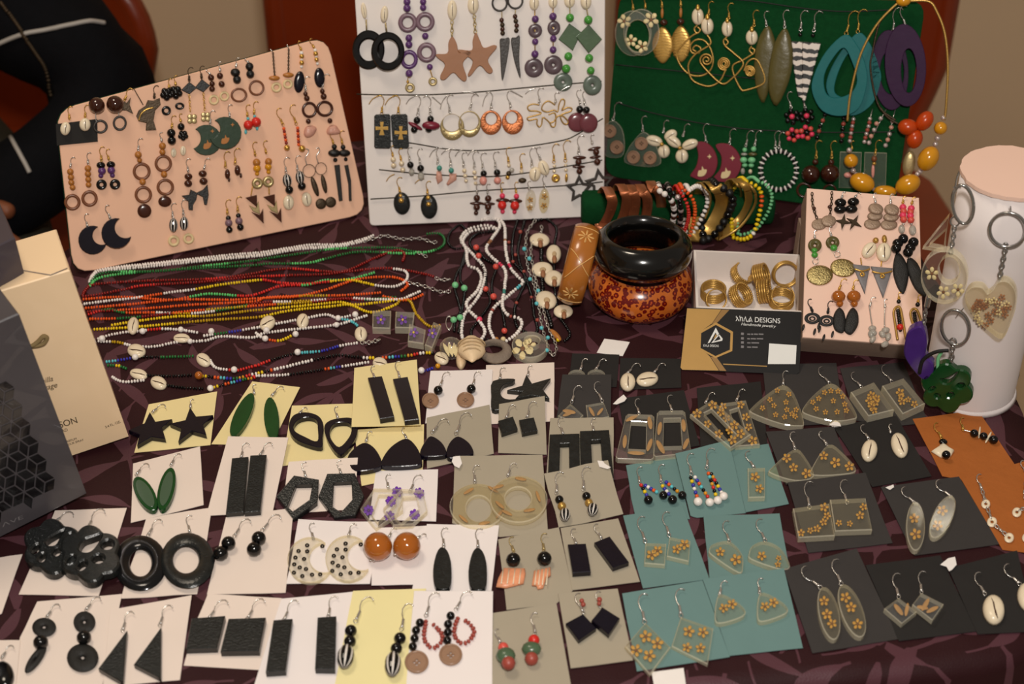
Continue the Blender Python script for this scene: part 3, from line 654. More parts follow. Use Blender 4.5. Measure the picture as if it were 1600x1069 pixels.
E(BL, 'black bead and cowrie drop', lambda: (bd(1055, 888, 38, 'black'), bd(1060, 955, 38, 'black'), cw(1077, 1062, 26, 42), hk(1060, 850, 1068, 735, 1, 'gold')), lambda: (bd(1142, 832, 32, 'black'), spiky(1160, 910, 46), cw(1160, 1045, 27, 44), hk(1140, 795, 1130, 720, 1, 'gold')), where=Wl)
V('A2')
E(BL, 'dark bead with small cream ring', lambda: (bd(55, 400, 28, 'wood_dark'), bd(65, 455, 24, 'wood_dark'), bd(64, 500, 26, 'wood_dark'), rg(80, 597, 46, 46, 'cream', .5), hk(50, 372, 10, 340)), lambda: (bd(133, 385, 28, 'wood_dark'), bd(148, 458, 28, 'wood_dark'), rg(172, 565, 44, 44, 'cream', .5), hk(135, 352, 127, 265)), where=Wl)
E(BL, 'black chunk and brown hoop', lambda: (bd(268, 355, 43, 'black_matte', 36), bd(283, 418, 40, 'black_matte', 36), rg(300, 555, 74, 64, 'wood_brown', .72), hk(272, 315, 288, 225)), lambda: (bd(393, 303, 40, 'black_matte', 36), bd(400, 370, 40, 'black_matte', 36), rg(455, 492, 70, 70, 'wood_brown', .72), hk(388, 268, 350, 240)), where=Wl)
V('Z1')
def moon_spots(a, b, c, d, s, mat='cream'):
    pr(smooth([(a - 24 * s, b + 30 * s), (a - 20 * s, b), (a - 4 * s, b - 4 * s), (a, b - 26 * s), (a + 10 * s, b - 8 * s), (a + 26 * s, b - 6 * s), (a + 20 * s, b + 16 * s), (a + 4 * s, b + 30 * s)], 3), mat, .0004, name='rabbit_inlay', h=.0021, ch=.0001)
    pr([(c - 14 * s, d), (c - 3 * s, d - 5 * s), (c, d - 16 * s), (c + 4 * s, d - 4 * s), (c + 13 * s, d), (c + 3 * s, d + 5 * s), (c, d + 15 * s), (c - 4 * s, d + 4 * s)], mat, .0004, name='star_inlay', h=.0021, ch=.0001)
E(BL, 'green moon with gold rabbit', lambda: (pr(crescent(1290, 876, 96, 1190, 866, 66), 'green_moon', .002), moon_spots(1296, 900, 1328, 820, 1, 'wood_orange'), hk(1312, 785, 1322, 690)),
  lambda: (CUR.__setattr__('h', .0026), pr(crescent(1408, 832, 102, 1318, 808, 60), 'green_moon', .002), moon_spots(1408, 868, 1454, 780, 1, 'wood_orange'), hk(1436, 738, 1430, 655, h=.003)), where=Wl)
V('A2')
E(BL, 'red bead and pale blue tip', lambda: (bd(382, 818, 42, 'red_bead'), bd(380, 762, 14, 'turquoise'), bd(360, 878, 13, 'turquoise', 22), hk(375, 750, 370, 640, 1, 'gold')), lambda: (bd(452, 792, 44, 'red_bead'), bd(438, 742, 13, 'turquoise'), bd(460, 845, 13, 'turquoise', 22), hk(432, 730, 440, 610, 1, 'gold')), where=Wl)
E(BL, 'long chain with brown disc and cream ring', lambda: (chain([(600, 180), (606, 280), (615, 390)], 'bronze', 16, .00035, 6), bd(612, 405, 50, 'wood_orange', 22), rg(630, 487, 47, 46, 'cream', .45), wr([(575, 150), (600, 180)], 'silver', sm=False)), lambda: (chain([(738, 150), (736, 260), (735, 362)], 'bronze', 16, .00035, 6), bd(735, 378, 50, 'wood_orange', 22), rg(730, 457, 44, 44, 'cream', .45), wr([(722, 110), (738, 150)], 'silver', sm=False)), where=Wl)
E(BL, 'gold pearl and black oval', lambda: (bd(850, 185, 18, 'white_bead'), bd(852, 213, 22, 'gold'), bd(852, 243, 14, 'white_bead'), bd(852, 270, 22, 'gold'), bd(850, 305, 14, 'white_bead'), el(832, 440, 46, 96, 6, 'navy', .003), hk(850, 165, 820, 85, 1, 'gold')),
  lambda: (bd(970, 160, 16, 'white_bead'), bd(975, 190, 22, 'gold'), bd(980, 216, 14, 'white_bead'), bd(982, 242, 20, 'gold'), bd(990, 278, 14, 'white_bead'), el(1010, 402, 46, 88, -3, 'navy', .003), hk(965, 145, 920, 65, 1, 'gold')), where=Wl)
E(BL, 'dark hoop and rough pink stone', lambda: (bd(885, 543, 20, 'wood_dark'), bd(897, 582, 26, 'wood_dark'), rg(920, 685, 68, 72, 'wood_dark', .66), bd(910, 785, 23, 'wood_dark'), dm([(875, 880), (895, 835), (950, 825), (985, 850), (960, 905), (910, 930), (880, 915)], 'pink_quartz', .004, 'stone', True), hk(885, 525, 890, 390)),
  lambda: (bd(1033, 520, 22, 'wood_dark'), bd(1045, 566, 28, 'wood_dark'), rg(1055, 675, 76, 72, 'wood_dark', .66), bd(1100, 780, 23, 'wood_dark'), dm([(1075, 870), (1100, 830), (1150, 820), (1180, 855), (1195, 890), (1130, 905), (1085, 900)], 'pink_quartz', .004, 'stone', True), hk(1030, 500, 1065, 365)), where=Wl)
E(BL, 'slim orange seed bead', lambda: (beads_line(lerp((695, 850), (716, 975), 6), 15, ['orange_bead', 'dark_red']), bd(722, 1018, 27, 'gold'), hk(693, 830, 630, 680, 1, 'gold')), lambda: (beads_line(lerp((817, 845), (826, 990), 7), 15, ['orange_bead', 'dark_red']), bd(855, 1025, 30, 'gold'), hk(810, 825, 748, 650, 1, 'gold')), where=Wl)
V('A3')
def col15(p, rc): 
    for i, (x, y) in enumerate(p): bd(x, y, 26 - i, 'wood_orange')
    rg(rc[0], rc[1], 66, 66, 'wood_brown', .62)
E(BL, 'orange bead column and brown ring', lambda: (col15([(152, 297), (157, 340), (160, 382), (170, 422)], (168, 540)), hk(150, 268, 168, 180)), lambda: (col15([(292, 270), (292, 314), (295, 358), (297, 400)], (305, 510)), hk(292, 242, 292, 145)), where=Wl)
E(BL, 'purple and black bead drop', lambda: (bd(395, 245, 36, 'black', 28), bd(403, 290, 31, 'purple', 34), bd(395, 328, 20, 'purple'), rg(400, 400, 43, 42, 'black', .35), hk(400, 218, 392, 100, 1, 'gold')), lambda: (bd(475, 240, 36, 'black', 28), bd(478, 285, 31, 'purple', 34), bd(487, 325, 20, 'purple'), rg(508, 398, 43, 42, 'black', .35), hk(460, 208, 440, 120, 1, 'gold')), where=Wl)
E(BL, 'double brown ring and dark disc', lambda: (bd(692, 162, 28, 'wood_orange'), bd(703, 205, 20, 'wood_orange'), rg(720, 295, 72, 72, 'wood_brown', .66), bd(727, 378, 26, 'wood_orange'), rg(733, 480, 70, 70, 'wood_brown', .66), el(742, 610, 56, 56, 0, 'wood_dark', .002, 'disc'), hk(690, 135, 702, 30)),
  lambda: (bd(885, 92, 28, 'wood_orange'), bd(885, 140, 25, 'wood_orange'), rg(892, 232, 70, 70, 'wood_brown', .66), bd(898, 318, 26, 'wood_orange'), rg(908, 420, 70, 68, 'wood_brown', .66), el(905, 535, 53, 44, 0, 'wood_dark', .002, 'disc'), hk(880, 62, 866, -15)), where=Wl)
E(BL, 'dark bead and black fish tail', lambda: (bd(1092, 335, 33, 'wood_dark', 26), bd(1090, 390, 33, 'wood_dark', 28), pr([(1040, 490), (1100, 482), (1110, 440), (1165, 468), (1155, 520), (1130, 560), (1127, 606), (1095, 600), (1092, 535)], 'black_matte', .0025), hk(1090, 305, 1080, 195)),
  lambda: (bd(1205, 312, 34, 'wood_dark', 27), bd(1212, 372, 34, 'wood_dark', 28), pr([(1150, 470), (1212, 440), (1245, 400), (1254, 480), (1240, 562), (1220, 560), (1208, 500)], 'black_matte', .0025), hk(1213, 282, 1240, 188)), where=Wl)
E(BL, 'large navy crescent moon', lambda: (pr(crescent(330, 842, 114, 405, 805, 76), 'navy', .003), hk(290, 745, 268, 635)), lambda: (CUR.__setattr__('h', .0034), pr(crescent(520, 788, 120, 592, 742, 86), 'navy', .003), hk(475, 680, 430, 570, h=.004)), where=Wl)
E(BL, 'striped bead and cream ring', lambda: (sbd(972, 722, 33, 57), rg(975, 848, 47, 46, 'cream', .45), hk(965, 665, 965, 548)), lambda: (sbd(1057, 708, 33, 54), rg(1093, 830, 45, 44, 'cream', .45), hk(1052, 655, 1045, 520)), where=Wl)
V('A4')
E(BL, 'tiny dark brown carved drop', lambda: (bd(180, 418, 22, 'wood_dark', 40), bd(193, 462, 10, 'wood_dark', 20), hk(163, 375, 165, 238, 1, 'gold')), lambda: (bd(260, 388, 24, 'wood_dark', 42), bd(287, 430, 11, 'wood_dark', 20), hk(240, 350, 247, 212, 1, 'gold')), where=Wl)
def tri22(dx, dy):
    pr([(325 + dx, 607 + dy), (415 + dx, 585 + dy), (417 + dx, 682 + dy)], 'wood_dark', .002, name='triangle')
    pr([(350 + dx, 665 + dy), (405 + dx, 690 + dy), (428 + dx, 632 + dy), (440 + dx, 740 + dy), (385 + dx, 715 + dy)], 'brass_pale', .001, name='gold_chevron')
    pr([(372 + dx, 720 + dy), (440 + dx, 745 + dy), (465 + dx, 695 + dy), (470 + dx, 812 + dy)], 'wood_dark', .002, name='triangle')
E(BL, 'yellow bead and gold triangle', lambda: (bd(412, 325, 31, 'wood_orange'), bd(415, 372, 31, 'yellow_gloss'), bd(416, 414, 18, 'yellow_gloss'), rg(418, 492, 46, 46, 'brass_pale', .3), wr([(380, 520), (368, 590)], 'gold', .0006), tri22(0, 0), hk(403, 280, 385, 165, 1, 'gold')),
  lambda: (bd(507, 318, 29, 'wood_orange'), bd(505, 360, 28, 'yellow_gloss'), bd(507, 400, 18, 'yellow_gloss'), rg(505, 478, 46, 46, 'brass_pale', .3), wr([(510, 525), (512, 580)], 'gold', .0006), tri22(143, -6), hk(490, 260, 470, 155, 1, 'gold')), where=Wl)
E(BL, 'striped bead with black ball and cowrie', lambda: (sbd(655, 467, 36, 52, -8), bd(672, 543, 33, 'black'), cw(668, 645, 44, 60), hk(645, 418, 640, 285)), lambda: (sbd(757, 442, 35, 52, -8), bd(772, 513, 33, 'black'), cw(812, 620, 40, 58, -8), hk(737, 398, 730, 272)), where=Wl)
E(BL, 'wire circle and twisted silver leaf', lambda: (rg(830, 393, 52, 54, 'bronze', .9, .001), el(877, 518, 22, 82, -18, 'bronze', .002, 'leaf'), el(925, 655, 43, 43, 0, 'bronze', .0015, 'disc'), wr([(812, 345), (800, 290), (822, 250), (825, 225), (800, 215)], 'silver')), lambda: (rg(925, 375, 47, 50, 'bronze', .9, .001), el(950, 498, 20, 76, -12, 'bronze', .002, 'leaf'), el(1003, 642, 43, 43, 0, 'bronze', .0015, 'disc'), wr([(903, 330), (888, 275), (912, 235), (905, 208), (885, 215)], 'silver')), where=Wl)
E(BL, 'black cross and long black spike', lambda: (bd(1030, 200, 22, 'black_matte'), bd(1030, 250, 50, 'black_matte', 30), bd(1038, 305, 18, 'black'), pr([(1035, 350), (1075, 345), (1098, 628), (1072, 634)], 'black_wood', .003), hk(1025, 182, 998, 85, 1, 'gold')), lambda: (bd(1100, 203, 20, 'black_matte'), bd(1112, 250, 48, 'black_matte', 28), bd(1122, 300, 16, 'black'), pr([(1115, 352), (1142, 345), (1165, 470), (1170, 630), (1152, 632), (1146, 500)], 'black_wood', .003), hk(1095, 185, 1080, 75, 1, 'gold')), where=Wl)
E(BL, 'clear gem between black beads', lambda: (bd(187, 768, 21, 'black'), bd(190, 806, 30, 'purple_ring'), bd(195, 860, 27, 'black'), hk(180, 745, 175, 622, 1, 'gold')), lambda: (bd(267, 748, 20, 'black'), bd(272, 790, 30, 'purple_ring'), bd(283, 840, 28, 'black'), hk(262, 725, 260, 598, 1, 'gold')), where=Wl)

# ------------------------------------------------------------------ white board
Ww = ' on the white board'
def cordt(pl, pts, label, mat='cord', r=.0005):
    begin('hanging_string', pl); wr(pts, mat, r, .0008, 'cord'); finish(label, 'string')
V('PX')
cordt(BW, [(557, 147), (600, 148), (665, 148), (742, 144), (820, 137), (864, 133), (940, 127)], 'upper dark string stretched across the white board')
cordt(BW, [(590, 219), (639, 223), (700, 233), (752, 235), (820, 229), (880, 219), (905, 208), (942, 185)], 'middle dark string sagging across the white board')
cordt(BW, [(592, 265), (665, 272), (750, 276), (800, 273), (861, 264), (941, 250)], 'third dark string from the top on the white board')
cordt(BW, [(579, 311), (660, 306), (750, 298), (882, 290), (942, 284)], 'lowest dark string stretched across the white board')
V('B1')
E(BW, 'cowrie and large black hoop', lambda: (cw(170, 100, 26, 76, -8), wr([(190, 180), (195, 290)], 'brass_pale', .0007, sm=False), pr(ell(212, 463, 150, 182, 0, 40), 'black', .004, [ell(215, 465, 86, 102, 0, 32)], ch=.0012)), lambda: (CUR.__setattr__('h', .0052), cw(360, 130, 36, 76, 4), wr([(370, 210), (382, 300)], 'brass_pale', .0007, sm=False), pr(ell(392, 478, 155, 180, 0, 40), 'black', .004, [ell(397, 475, 94, 110, 0, 32)], ch=.0012)), where=Ww)
E(BW, 'purple ring and purple bead', lambda: (bd(570, 15, 34, 'purple'), bd(570, 75, 36, 'purple'), rg(577, 210, 90, 93, 'purple_ring', .5), bd(588, 353, 33, 'purple'), bd(588, 413, 34, 'purple'), rg(590, 552, 82, 90, 'purple', .55), bd(590, 682, 35, 'purple'), rg(598, 815, 46, 46, 'brass_pale', .4), hk(575, 770, 585, 715, 1, 'gold')), 
  lambda: (bd(720, 15, 31, 'purple'), bd(720, 70, 31, 'purple'), rg(738, 202, 90, 92, 'purple_ring', .5), bd(740, 335, 31, 'purple'), rg(752, 487, 90, 94, 'purple_ring', .5), bd(782, 622, 29, 'purple'), rg(810, 757, 42, 42, 'brass_pale', .4), wr([(785, 650), (805, 715)], 'gold')), where=Ww)
def sf(p): pr(p, 'wood', .003, sm=True)
E(BW, 'cowrie and wooden starfish', lambda: (cw(990, 95, 45, 95), chain([(988, 190), (988, 340)], 'brass_pale', 34, .0005, 12), sf([(990, 340), (1030, 400), (1055, 490), (1135, 470), (1165, 500), (1090, 585), (1125, 715), (1105, 757), (1060, 730), (1000, 675), (930, 735), (890, 742), (880, 705), (922, 600), (850, 535), (845, 505), (945, 495), (955, 400)])),
  lambda: (cw(1185, 48, 52, 84), chain([(1195, 140), (1205, 310)], 'brass_pale', 34, .0005, 12), sf([(1210, 305), (1245, 370), (1285, 445), (1375, 420), (1403, 445), (1322, 555), (1366, 650), (1350, 682), (1312, 672), (1245, 610), (1165, 700), (1135, 695), (1180, 565), (1060, 490), (1055, 462), (1172, 468), (1180, 380)])), where=Ww)
V('B2')
E(BW, 'dark ring and pointed horn', lambda: (rg(242, 30, 76, 80, 'dark_stone', .76), beads_line([(260, 187), (267, 230), (268, 270), (270, 308)], 23, ['wood_dark', 'bronze']), pr(smooth([(245, 368), (290, 360), (334, 358), (322, 500), (280, 722), (262, 732), (252, 600), (248, 480)], 3), 'dark_stone', .003), wr([(262, 110), (262, 165)], 'brass_pale')), 
  lambda: (rg(387, 8, 76, 80, 'dark_stone', .76), beads_line([(385, 152), (392, 195), (400, 238), (397, 283)], 23, ['wood_dark', 'bronze']), pr(smooth([(350, 360), (395, 350), (430, 340), (424, 550), (437, 705), (425, 712), (385, 590), (360, 470)], 3), 'dark_stone', .003), wr([(388, 90), (386, 130)], 'brass_pale')), where=Ww)
def disc(x, y, rx, ry, mat): rg(x, y, rx, ry, mat, .14, .0022, name='disc')
E(BW, 'cowrie and purple disc chain', lambda: (cw(563, 30, 45, 66), bd(573, 177, 34, 'purple'), disc(572, 285, 65, 66, 'purple_disc'), bd(572, 387, 31, 'purple'), bd(570, 502, 35, 'purple'), disc(560, 630, 88, 90, 'purple_disc'), wr([(568, 90), (570, 500)], 'gold', .0005, .0004, sm=False)), 
  lambda: (cw(737, 20, 42, 58), bd(737, 153, 36, 'purple'), disc(745, 260, 60, 70, 'purple_disc'), bd(740, 358, 32, 'purple'), bd(738, 462, 33, 'purple'), disc(740, 602, 87, 90, 'purple_disc'), wr([(737, 70), (738, 500)], 'gold', .0005, .0004, sm=False)), where=Ww)
E(BW, 'green diamond and grey-green disc', lambda: (cw(892, 10, 50, 62), bd(895, 165, 39, 'green_bead'), pr([(890, 218), (1002, 300), (922, 470), (790, 365)], 'green_stone', .0025), bd(880, 523, 39, 'green_bead'), bd(860, 638, 41, 'green_bead'), disc(830, 762, 88, 87, 'gray_green'), wr([(892, 70), (895, 130)], 'brass_pale')),
  lambda: (CUR.__setattr__('h', .0028), cw(1045, 15, 50, 70), bd(1065, 185, 41, 'green_bead'), pr([(1070, 228), (1193, 365), (1070, 492), (955, 345)], 'green_stone', .0025), bd(1073, 540, 39, 'green_bead'), bd(1088, 655, 37, 'green_bead'), disc(1103, 790, 87, 93, 'gray_green'), wr([(1050, 80), (1062, 150)], 'brass_pale')), where=Ww)
V('B3')
def cross(x, y, r): pr([(x - r * .2, y - r * .2), (x - r * .3, y - r), (x + r * .3, y - r), (x + r * .2, y - r * .2), (x + r, y - r * .3), (x + r, y + r * .3), (x + r * .2, y + r * .25), (x + r * .42, y + r * 1.1), (x - r * .42, y + r * 1.1), (x - r * .2, y + r * .25), (x - r, y + r * .3), (x - r, y - r * .3)], 'brass', .0005, name='cross_inlay', h=.0031, ch=.0001)
def tail(x0, y0, x1, y1, mat='silver'): wr([(x0, y0), ((x0 + x1) / 2 - 8, (y0 + y1) / 2 - 6), (x1, y1)], mat, .0004, .0025, 'hook_tail')
E(BW, 'black tablet with gold cross', lambda: (pr([(132, 240), (230, 236), (242, 248), (247, 482), (235, 497), (130, 495), (120, 482), (120, 252)], 'black_resin', .003), cross(178, 342, 48), hk(176, 245, 185, 95, -1, 'gold'), tail(150, 95, 80, 158, 'gold')), lambda: (pr([(256, 240), (360, 236), (372, 248), (385, 480), (372, 497), (275, 495), (262, 482), (246, 252)], 'black_resin', .003), cross(322, 375, 48), hk(303, 245, 305, 95, -1, 'gold'), tail(270, 95, 202, 165, 'gold')), where=Ww)
E(BW, 'dark red shell and black bead', lambda: (bd(445, 282, 27, 'black'), bd(432, 325, 62, 'maroon', 17, 28, 'shell_leaf'), bd(424, 353, 26, 'black'), hk(450, 255, 465, 95, -1), tail(430, 95, 362, 158)), lambda: (bd(548, 272, 26, 'black'), bd(552, 322, 70, 'maroon', 34, 3, 'shell_leaf'), bd(535, 347, 28, 'black'), hk(548, 245, 535, 95, -1), tail(560, 100, 628, 160)), where=Ww)
def filig(cx, cy, rx, ry, icx, icy, irx, iry, mat): rg(cx, cy, rx, ry, mat, t=.0013, icx=icx, icy=icy, irx=irx, iry=iry, name='hoop'); [bd(cx + rx * .72 * math.cos(a), cy + ry * .80 * math.sin(a), 9, mat, name='filigree_stud', h=.001, seg=6) for a in [.35 + .41 * k for k in range(7)]]
E(BW, 'pale gold filigree hoop', lambda: (filig(713, 335, 92, 100, 710, 300, 68, 68, 'brass_pale'), hk(695, 232, 682, 90), tail(670, 95, 622, 195)), lambda: (CUR.__setattr__('h', .002), filig(845, 310, 86, 100, 842, 288, 70, 70, 'brass_pale'), hk(845, 205, 880, 80), tail(900, 80, 790, 66)), where=Ww)
V('B4')
E(BW, 'copper filigree hoop', lambda: (filig(83, 300, 82, 93, 85, 270, 42, 46, 'copper_bright'), hk(85, 208, 85, 66, -1), tail(62, 75, 20, 175)), lambda: (filig(248, 297, 82, 93, 240, 262, 42, 46, 'copper_bright'), hk(237, 205, 210, 60), tail(230, 55, 325, 105)), where=Ww)
E(BW, 'bent brass wire flower', lambda: (wr([(450, 165), (400, 158), (362, 178), (375, 208), (430, 212), (465, 228), (420, 245), (362, 262), (372, 282), (430, 272), (432, 310), (450, 332), (468, 310), (475, 262), (500, 272), (528, 300), (545, 330), (570, 322), (575, 250), (560, 225), (520, 240)], 'brass', .0006), hk(450, 165, 450, 35), tail(420, 40, 345, 80)),
  lambda: (wr([(570, 165), (520, 135), (480, 160), (470, 200), (510, 218), (560, 205), (590, 215), (600, 160), (620, 122), (642, 130), (640, 165), (622, 205), (660, 185), (695, 190), (688, 212), (620, 238), (612, 262), (630, 300), (655, 312), (668, 290), (630, 250), (590, 250), (560, 290), (535, 300)], 'brass', .0006, .0018), hk(572, 158, 575, 70), tail(600, 75, 690, 20)), where=Ww)
E(BW, 'plum disc and black bead', lambda: (bd(757, 198, 28, 'black'), el(737, 298, 72, 74, 0, 'plum', .0028), hk(765, 170, 735, 55)), lambda: (CUR.__setattr__('h', .003), bd(808, 203, 27, 'black'), el(825, 303, 70, 74, 0, 'plum', .0028), hk(795, 170, 785, 60)), where=Ww)
V('B3')
E(BW, 'double pearl', lambda: (bd(265, 580, 21, 'pearl'), bd(268, 626, 21, 'pearl'), hk(262, 560, 250, 478, 1, 'gold')), lambda: (bd(328, 610, 21, 'pearl'), bd(337, 658, 20, 'pearl'), hk(325, 590, 310, 498, 1, 'gold')), where=Ww)
E(BW, 'black ball and clear chip', lambda: (bd(395, 620, 26, 'black'), bd(405, 675, 22, 'clear_stone', 30), hk(390, 595, 380, 488)), lambda: (bd(473, 646, 27, 'black'), bd(476, 706, 25, 'clear_stone', 34), hk(470, 620, 455, 500)), where=Ww)
E(BW, 'turquoise bead and coral chip', lambda: (bd(615, 645, 21, 'teal_bead'), dm([(595, 670), (630, 672), (640, 740), (602, 770), (588, 720)], 'pink_quartz', .003, 'chip'), hk(603, 625, 602, 490), tail(600, 490, 540, 560)), lambda: (bd(705, 663, 21, 'teal_bead'), dm([(690, 690), (745, 688), (746, 735), (680, 780), (668, 765), (692, 722)], 'pink_quartz', .003, 'chip'), hk(700, 642, 702, 500), tail(700, 500, 630, 540)), where=Ww)
E(BW, 'three small pearl', lambda: (bd(805, 665, 17, 'pearl'), bd(811, 704, 17, 'pearl'), bd(818, 742, 15, 'pearl'), hk(800, 645, 795, 525), tail(790, 505, 735, 555)), lambda: (bd(882, 678, 17, 'pearl'), bd(888, 718, 17, 'pearl'), bd(890, 760, 14, 'pearl'), hk(880, 655, 880, 520), tail(880, 510, 830, 550)), where=Ww)
V('B4')
E(BW, 'black ball and rose bead', lambda: (bd(28, 685, 25, 'black'), bd(25, 740, 29, 'rose', 34), hk(22, 658, 15, 530)), lambda: (bd(130, 678, 26, 'black'), bd(133, 738, 28, 'rose', 30), hk(118, 652, 110, 520)), where=Ww)
E(BW, 'gold nugget and crystal', lambda: (bd(220, 625, 15, 'pearl'), bd(242, 660, 19, 'clear_stone'), bd(218, 685, 20, 'bronze'), bd(210, 714, 17, 'gold'), hk(218, 612, 205, 490, 1, 'gold')), lambda: (bd(315, 672, 15, 'pearl'), bd(322, 738, 32, 'bronze', 20), hk(315, 660, 310, 535, 1, 'gold')), where=Ww)
E(BW, 'single plain cowrie', lambda: (cw(418, 692, 44, 55, 8), hk(395, 645, 388, 490)), lambda: (cw(485, 645, 40, 60, -22), hk(462, 592, 430, 490)), where=Ww)
E(BW, 'pearl and gold coil', lambda: (bd(565, 630, 13, 'pearl'), bd(563, 668, 14, 'pearl'), rg(575, 722, 33, 33, 'gold', .15, .002, name='coil_disc'), hk(560, 612, 562, 460, 1, 'gold')), lambda: (bd(650, 622, 12, 'pearl'), bd(653, 660, 14, 'pearl'), bd(656, 718, 12, 'gold', 36), hk(648, 605, 645, 435, 1, 'gold')), where=Ww)
def so(cx, cy, R, rot): pr(star(cx, cy, R, R * .5, rot), 'dark_stone', .003, [star(cx, cy, R * .62, R * .33, rot)])
E(BW, 'brown bead and dark open star', lambda: (bd(755, 565, 52, 'wood_dark', 15), bd(748, 598, 25, 'wood_dark'), bd(750, 634, 50, 'wood_dark', 12), bd(755, 668, 24, 'wood_dark'), so(757, 805, 112, -92), hk(748, 545, 752, 395)), lambda: (bd(868, 497, 52, 'wood_dark', 14, -12), bd(882, 522, 25, 'wood_dark'), bd(875, 560, 45, 'wood_dark', 12, -8), bd(890, 597, 26, 'wood_dark'), so(912, 762, 118, -98), hk(852, 470, 845, 392)), where=Ww)
V('B3')
E(BW, 'black oval with gold bead', lambda: (el(330, 915, 63, 86, -6, 'black_resin', .003), bd(320, 855, 14, 'gold', h=.002), bd(325, 892, 20, 'gold', h=.003), hk(318, 845, 297, 718, 1, 'gold'), tail(275, 690, 212, 745, 'gold')), lambda: (el(537, 940, 64, 92, -4, 'black_resin', .003), bd(530, 870, 17, 'gold', h=.003), bd(533, 920, 19, 'gold', h=.003), hk(525, 852, 522, 745, 1, 'gold'), tail(500, 725, 430, 760, 'gold')), where=Ww)
V('B4')
E(BW, 'brown bead doll', lambda: (bd(-24, 872, 26, 'wood_dark'), bd(-24, 912, 55, 'wood_dark', 13), bd(-25, 942, 26, 'wood_dark'), bd(-30, 985, 18, 'wood_dark'), hk(-22, 848, -20, 765)), lambda: (bd(62, 875, 26, 'wood_dark'), bd(62, 916, 55, 'wood_dark', 13), bd(62, 940, 26, 'wood_dark'), bd(60, 980, 18, 'wood_dark'), hk(60, 848, 55, 765)), where=Ww)
E(BW, 'bright red bead doll', lambda: (bd(170, 855, 21, 'pink_bead'), bd(172, 889, 53, 'wood_dark', 17), bd(168, 927, 34, 'red_bead'), bd(172, 974, 18, 'pink_bead'), hk(166, 835, 160, 755, 1, 'gold')), lambda: (bd(277, 858, 21, 'pink_bead'), bd(270, 895, 53, 'wood_dark', 17), bd(265, 930, 35, 'red_bead'), bd(262, 976, 17, 'pink_bead'), hk(275, 838, 268, 752, 1, 'gold')), where=Ww)
E(BW, 'clear oval with gold flowers', lambda: (fl(382, 885, 24, h=.002), fl(378, 945, 24, h=.002), el(385, 895, 40, 86, 3, 'resin', .003), hk(375, 815, 365, 745)), lambda: (fl(490, 860, 26, h=.002), fl(485, 930, 26, h=.002), el(487, 895, 40, 94, 4, 'resin_yellow', .003), hk(490, 800, 480, 705)), where=Ww)

# ------------------------------------------------------------------ green board
Wg = ' on the green board'
V('PX')
cordt(BG, [(963, -2), (1060, -4), (1160, 0), (1240, 11), (1285, 16), (1330, 18), (1400, 15)], 'upper black string stretched across the green board', 'black_cord')
cordt(BG, [(962, 101), (1050, 110), (1140, 119), (1210, 126)], 'short middle black string on the green board', 'black_cord')
cordt(BG, [(962, 160), (1010, 174), (1044, 182), (1098, 193), (1170, 202), (1260, 206), (1330, 207), (1398, 206)], 'lower black string sagging across the green board', 'black_cord')
V('C1')
E(BG, 'clear hoop with cream flowers', lambda: (fl(190, 178, 62, 'flower_cream', .003), fl(245, 340, 55, 'flower_cream', .003), rhoop(262, 278, 152, 190, 'resin_clear', .004, 300, 300, 100, 130), hk(262, 85, 262, -30, 1, 'gold')), lambda: (fl(412, 165, 68, 'flower_cream', .007), fl(335, 388, 58, 'flower_cream', .007), CUR.__setattr__('h', .0045), rhoop(330, 270, 150, 195, 'resin_clear', .004, 300, 300, 95, 135), hk(365, 72, 365, -30, 1, 'gold')), where=Wg)
def gleaf(cx, cy, rx, ry):
    i = dm(smooth([(cx, cy - ry), (cx + rx * .75, cy - ry * .55), (cx + rx, cy + ry * .1), (cx + rx * .6, cy + ry * .7), (cx, cy + ry), (cx - rx * .6, cy + ry * .7), (cx - rx, cy + ry * .1), (cx - rx * .75, cy - ry * .55)], 3), 'brass', .0016, 'gold_leaf')
    for k in range(9):
        y = cy - ry * .6 + k * ry * .15
        wr([(cx - rx * .75, y + 6), (cx, y - 6), (cx + rx * .75, y + 6)], 'brass', .0004, .0011, 'leaf_vein', k=3, sides=4)
E(BG, 'dark bead and hammered gold leaf', lambda: (bd(505, 110, 13, 'wood_orange', 46), bd(518, 187, 33, 'wood_dark', 28), gleaf(508, 375, 88, 155), hk(505, 65, 500, -50, 1, 'gold')), lambda: (bd(660, 105, 13, 'wood_orange', 46), bd(658, 180, 33, 'wood_dark', 28), gleaf(660, 365, 84, 155), hk(660, 58, 660, -55, 1, 'gold')), where=Wg)
def spiral(cx, cy, r0, r1, a0, turns): return [(cx + (r0 + (r1 - r0) * i / (turns * 12)) * math.cos(a0 + i * PI / 6), cy + (r0 + (r1 - r0) * i / (turns * 12)) * math.sin(a0 + i * PI / 6)) for i in range(turns * 12 + 1)]
def capped(x, y, rx, ry): cw(x, y, rx, ry); bd(x + 2, y - ry * .95, rx * .36, 'gold', rx * .7, name='gold_cap', h=.001)
E(BG, 'leftmost cowrie and gold wire swirl', lambda: (capped(800, 138, 50, 72), wr([(797, 212), (772, 240), (795, 278), (822, 250), (800, 225)], 'brass', .0008), wr([(812, 270), (745, 305), (650, 400), (625, 450), (655, 540), (730, 618), (830, 632), (905, 585), (930, 500), (905, 400), (850, 335), (780, 335), (738, 385), (755, 440), (812, 440), (825, 400), (785, 380), (760, 410), (790, 430)], 'brass', .0008)), where=Wg)
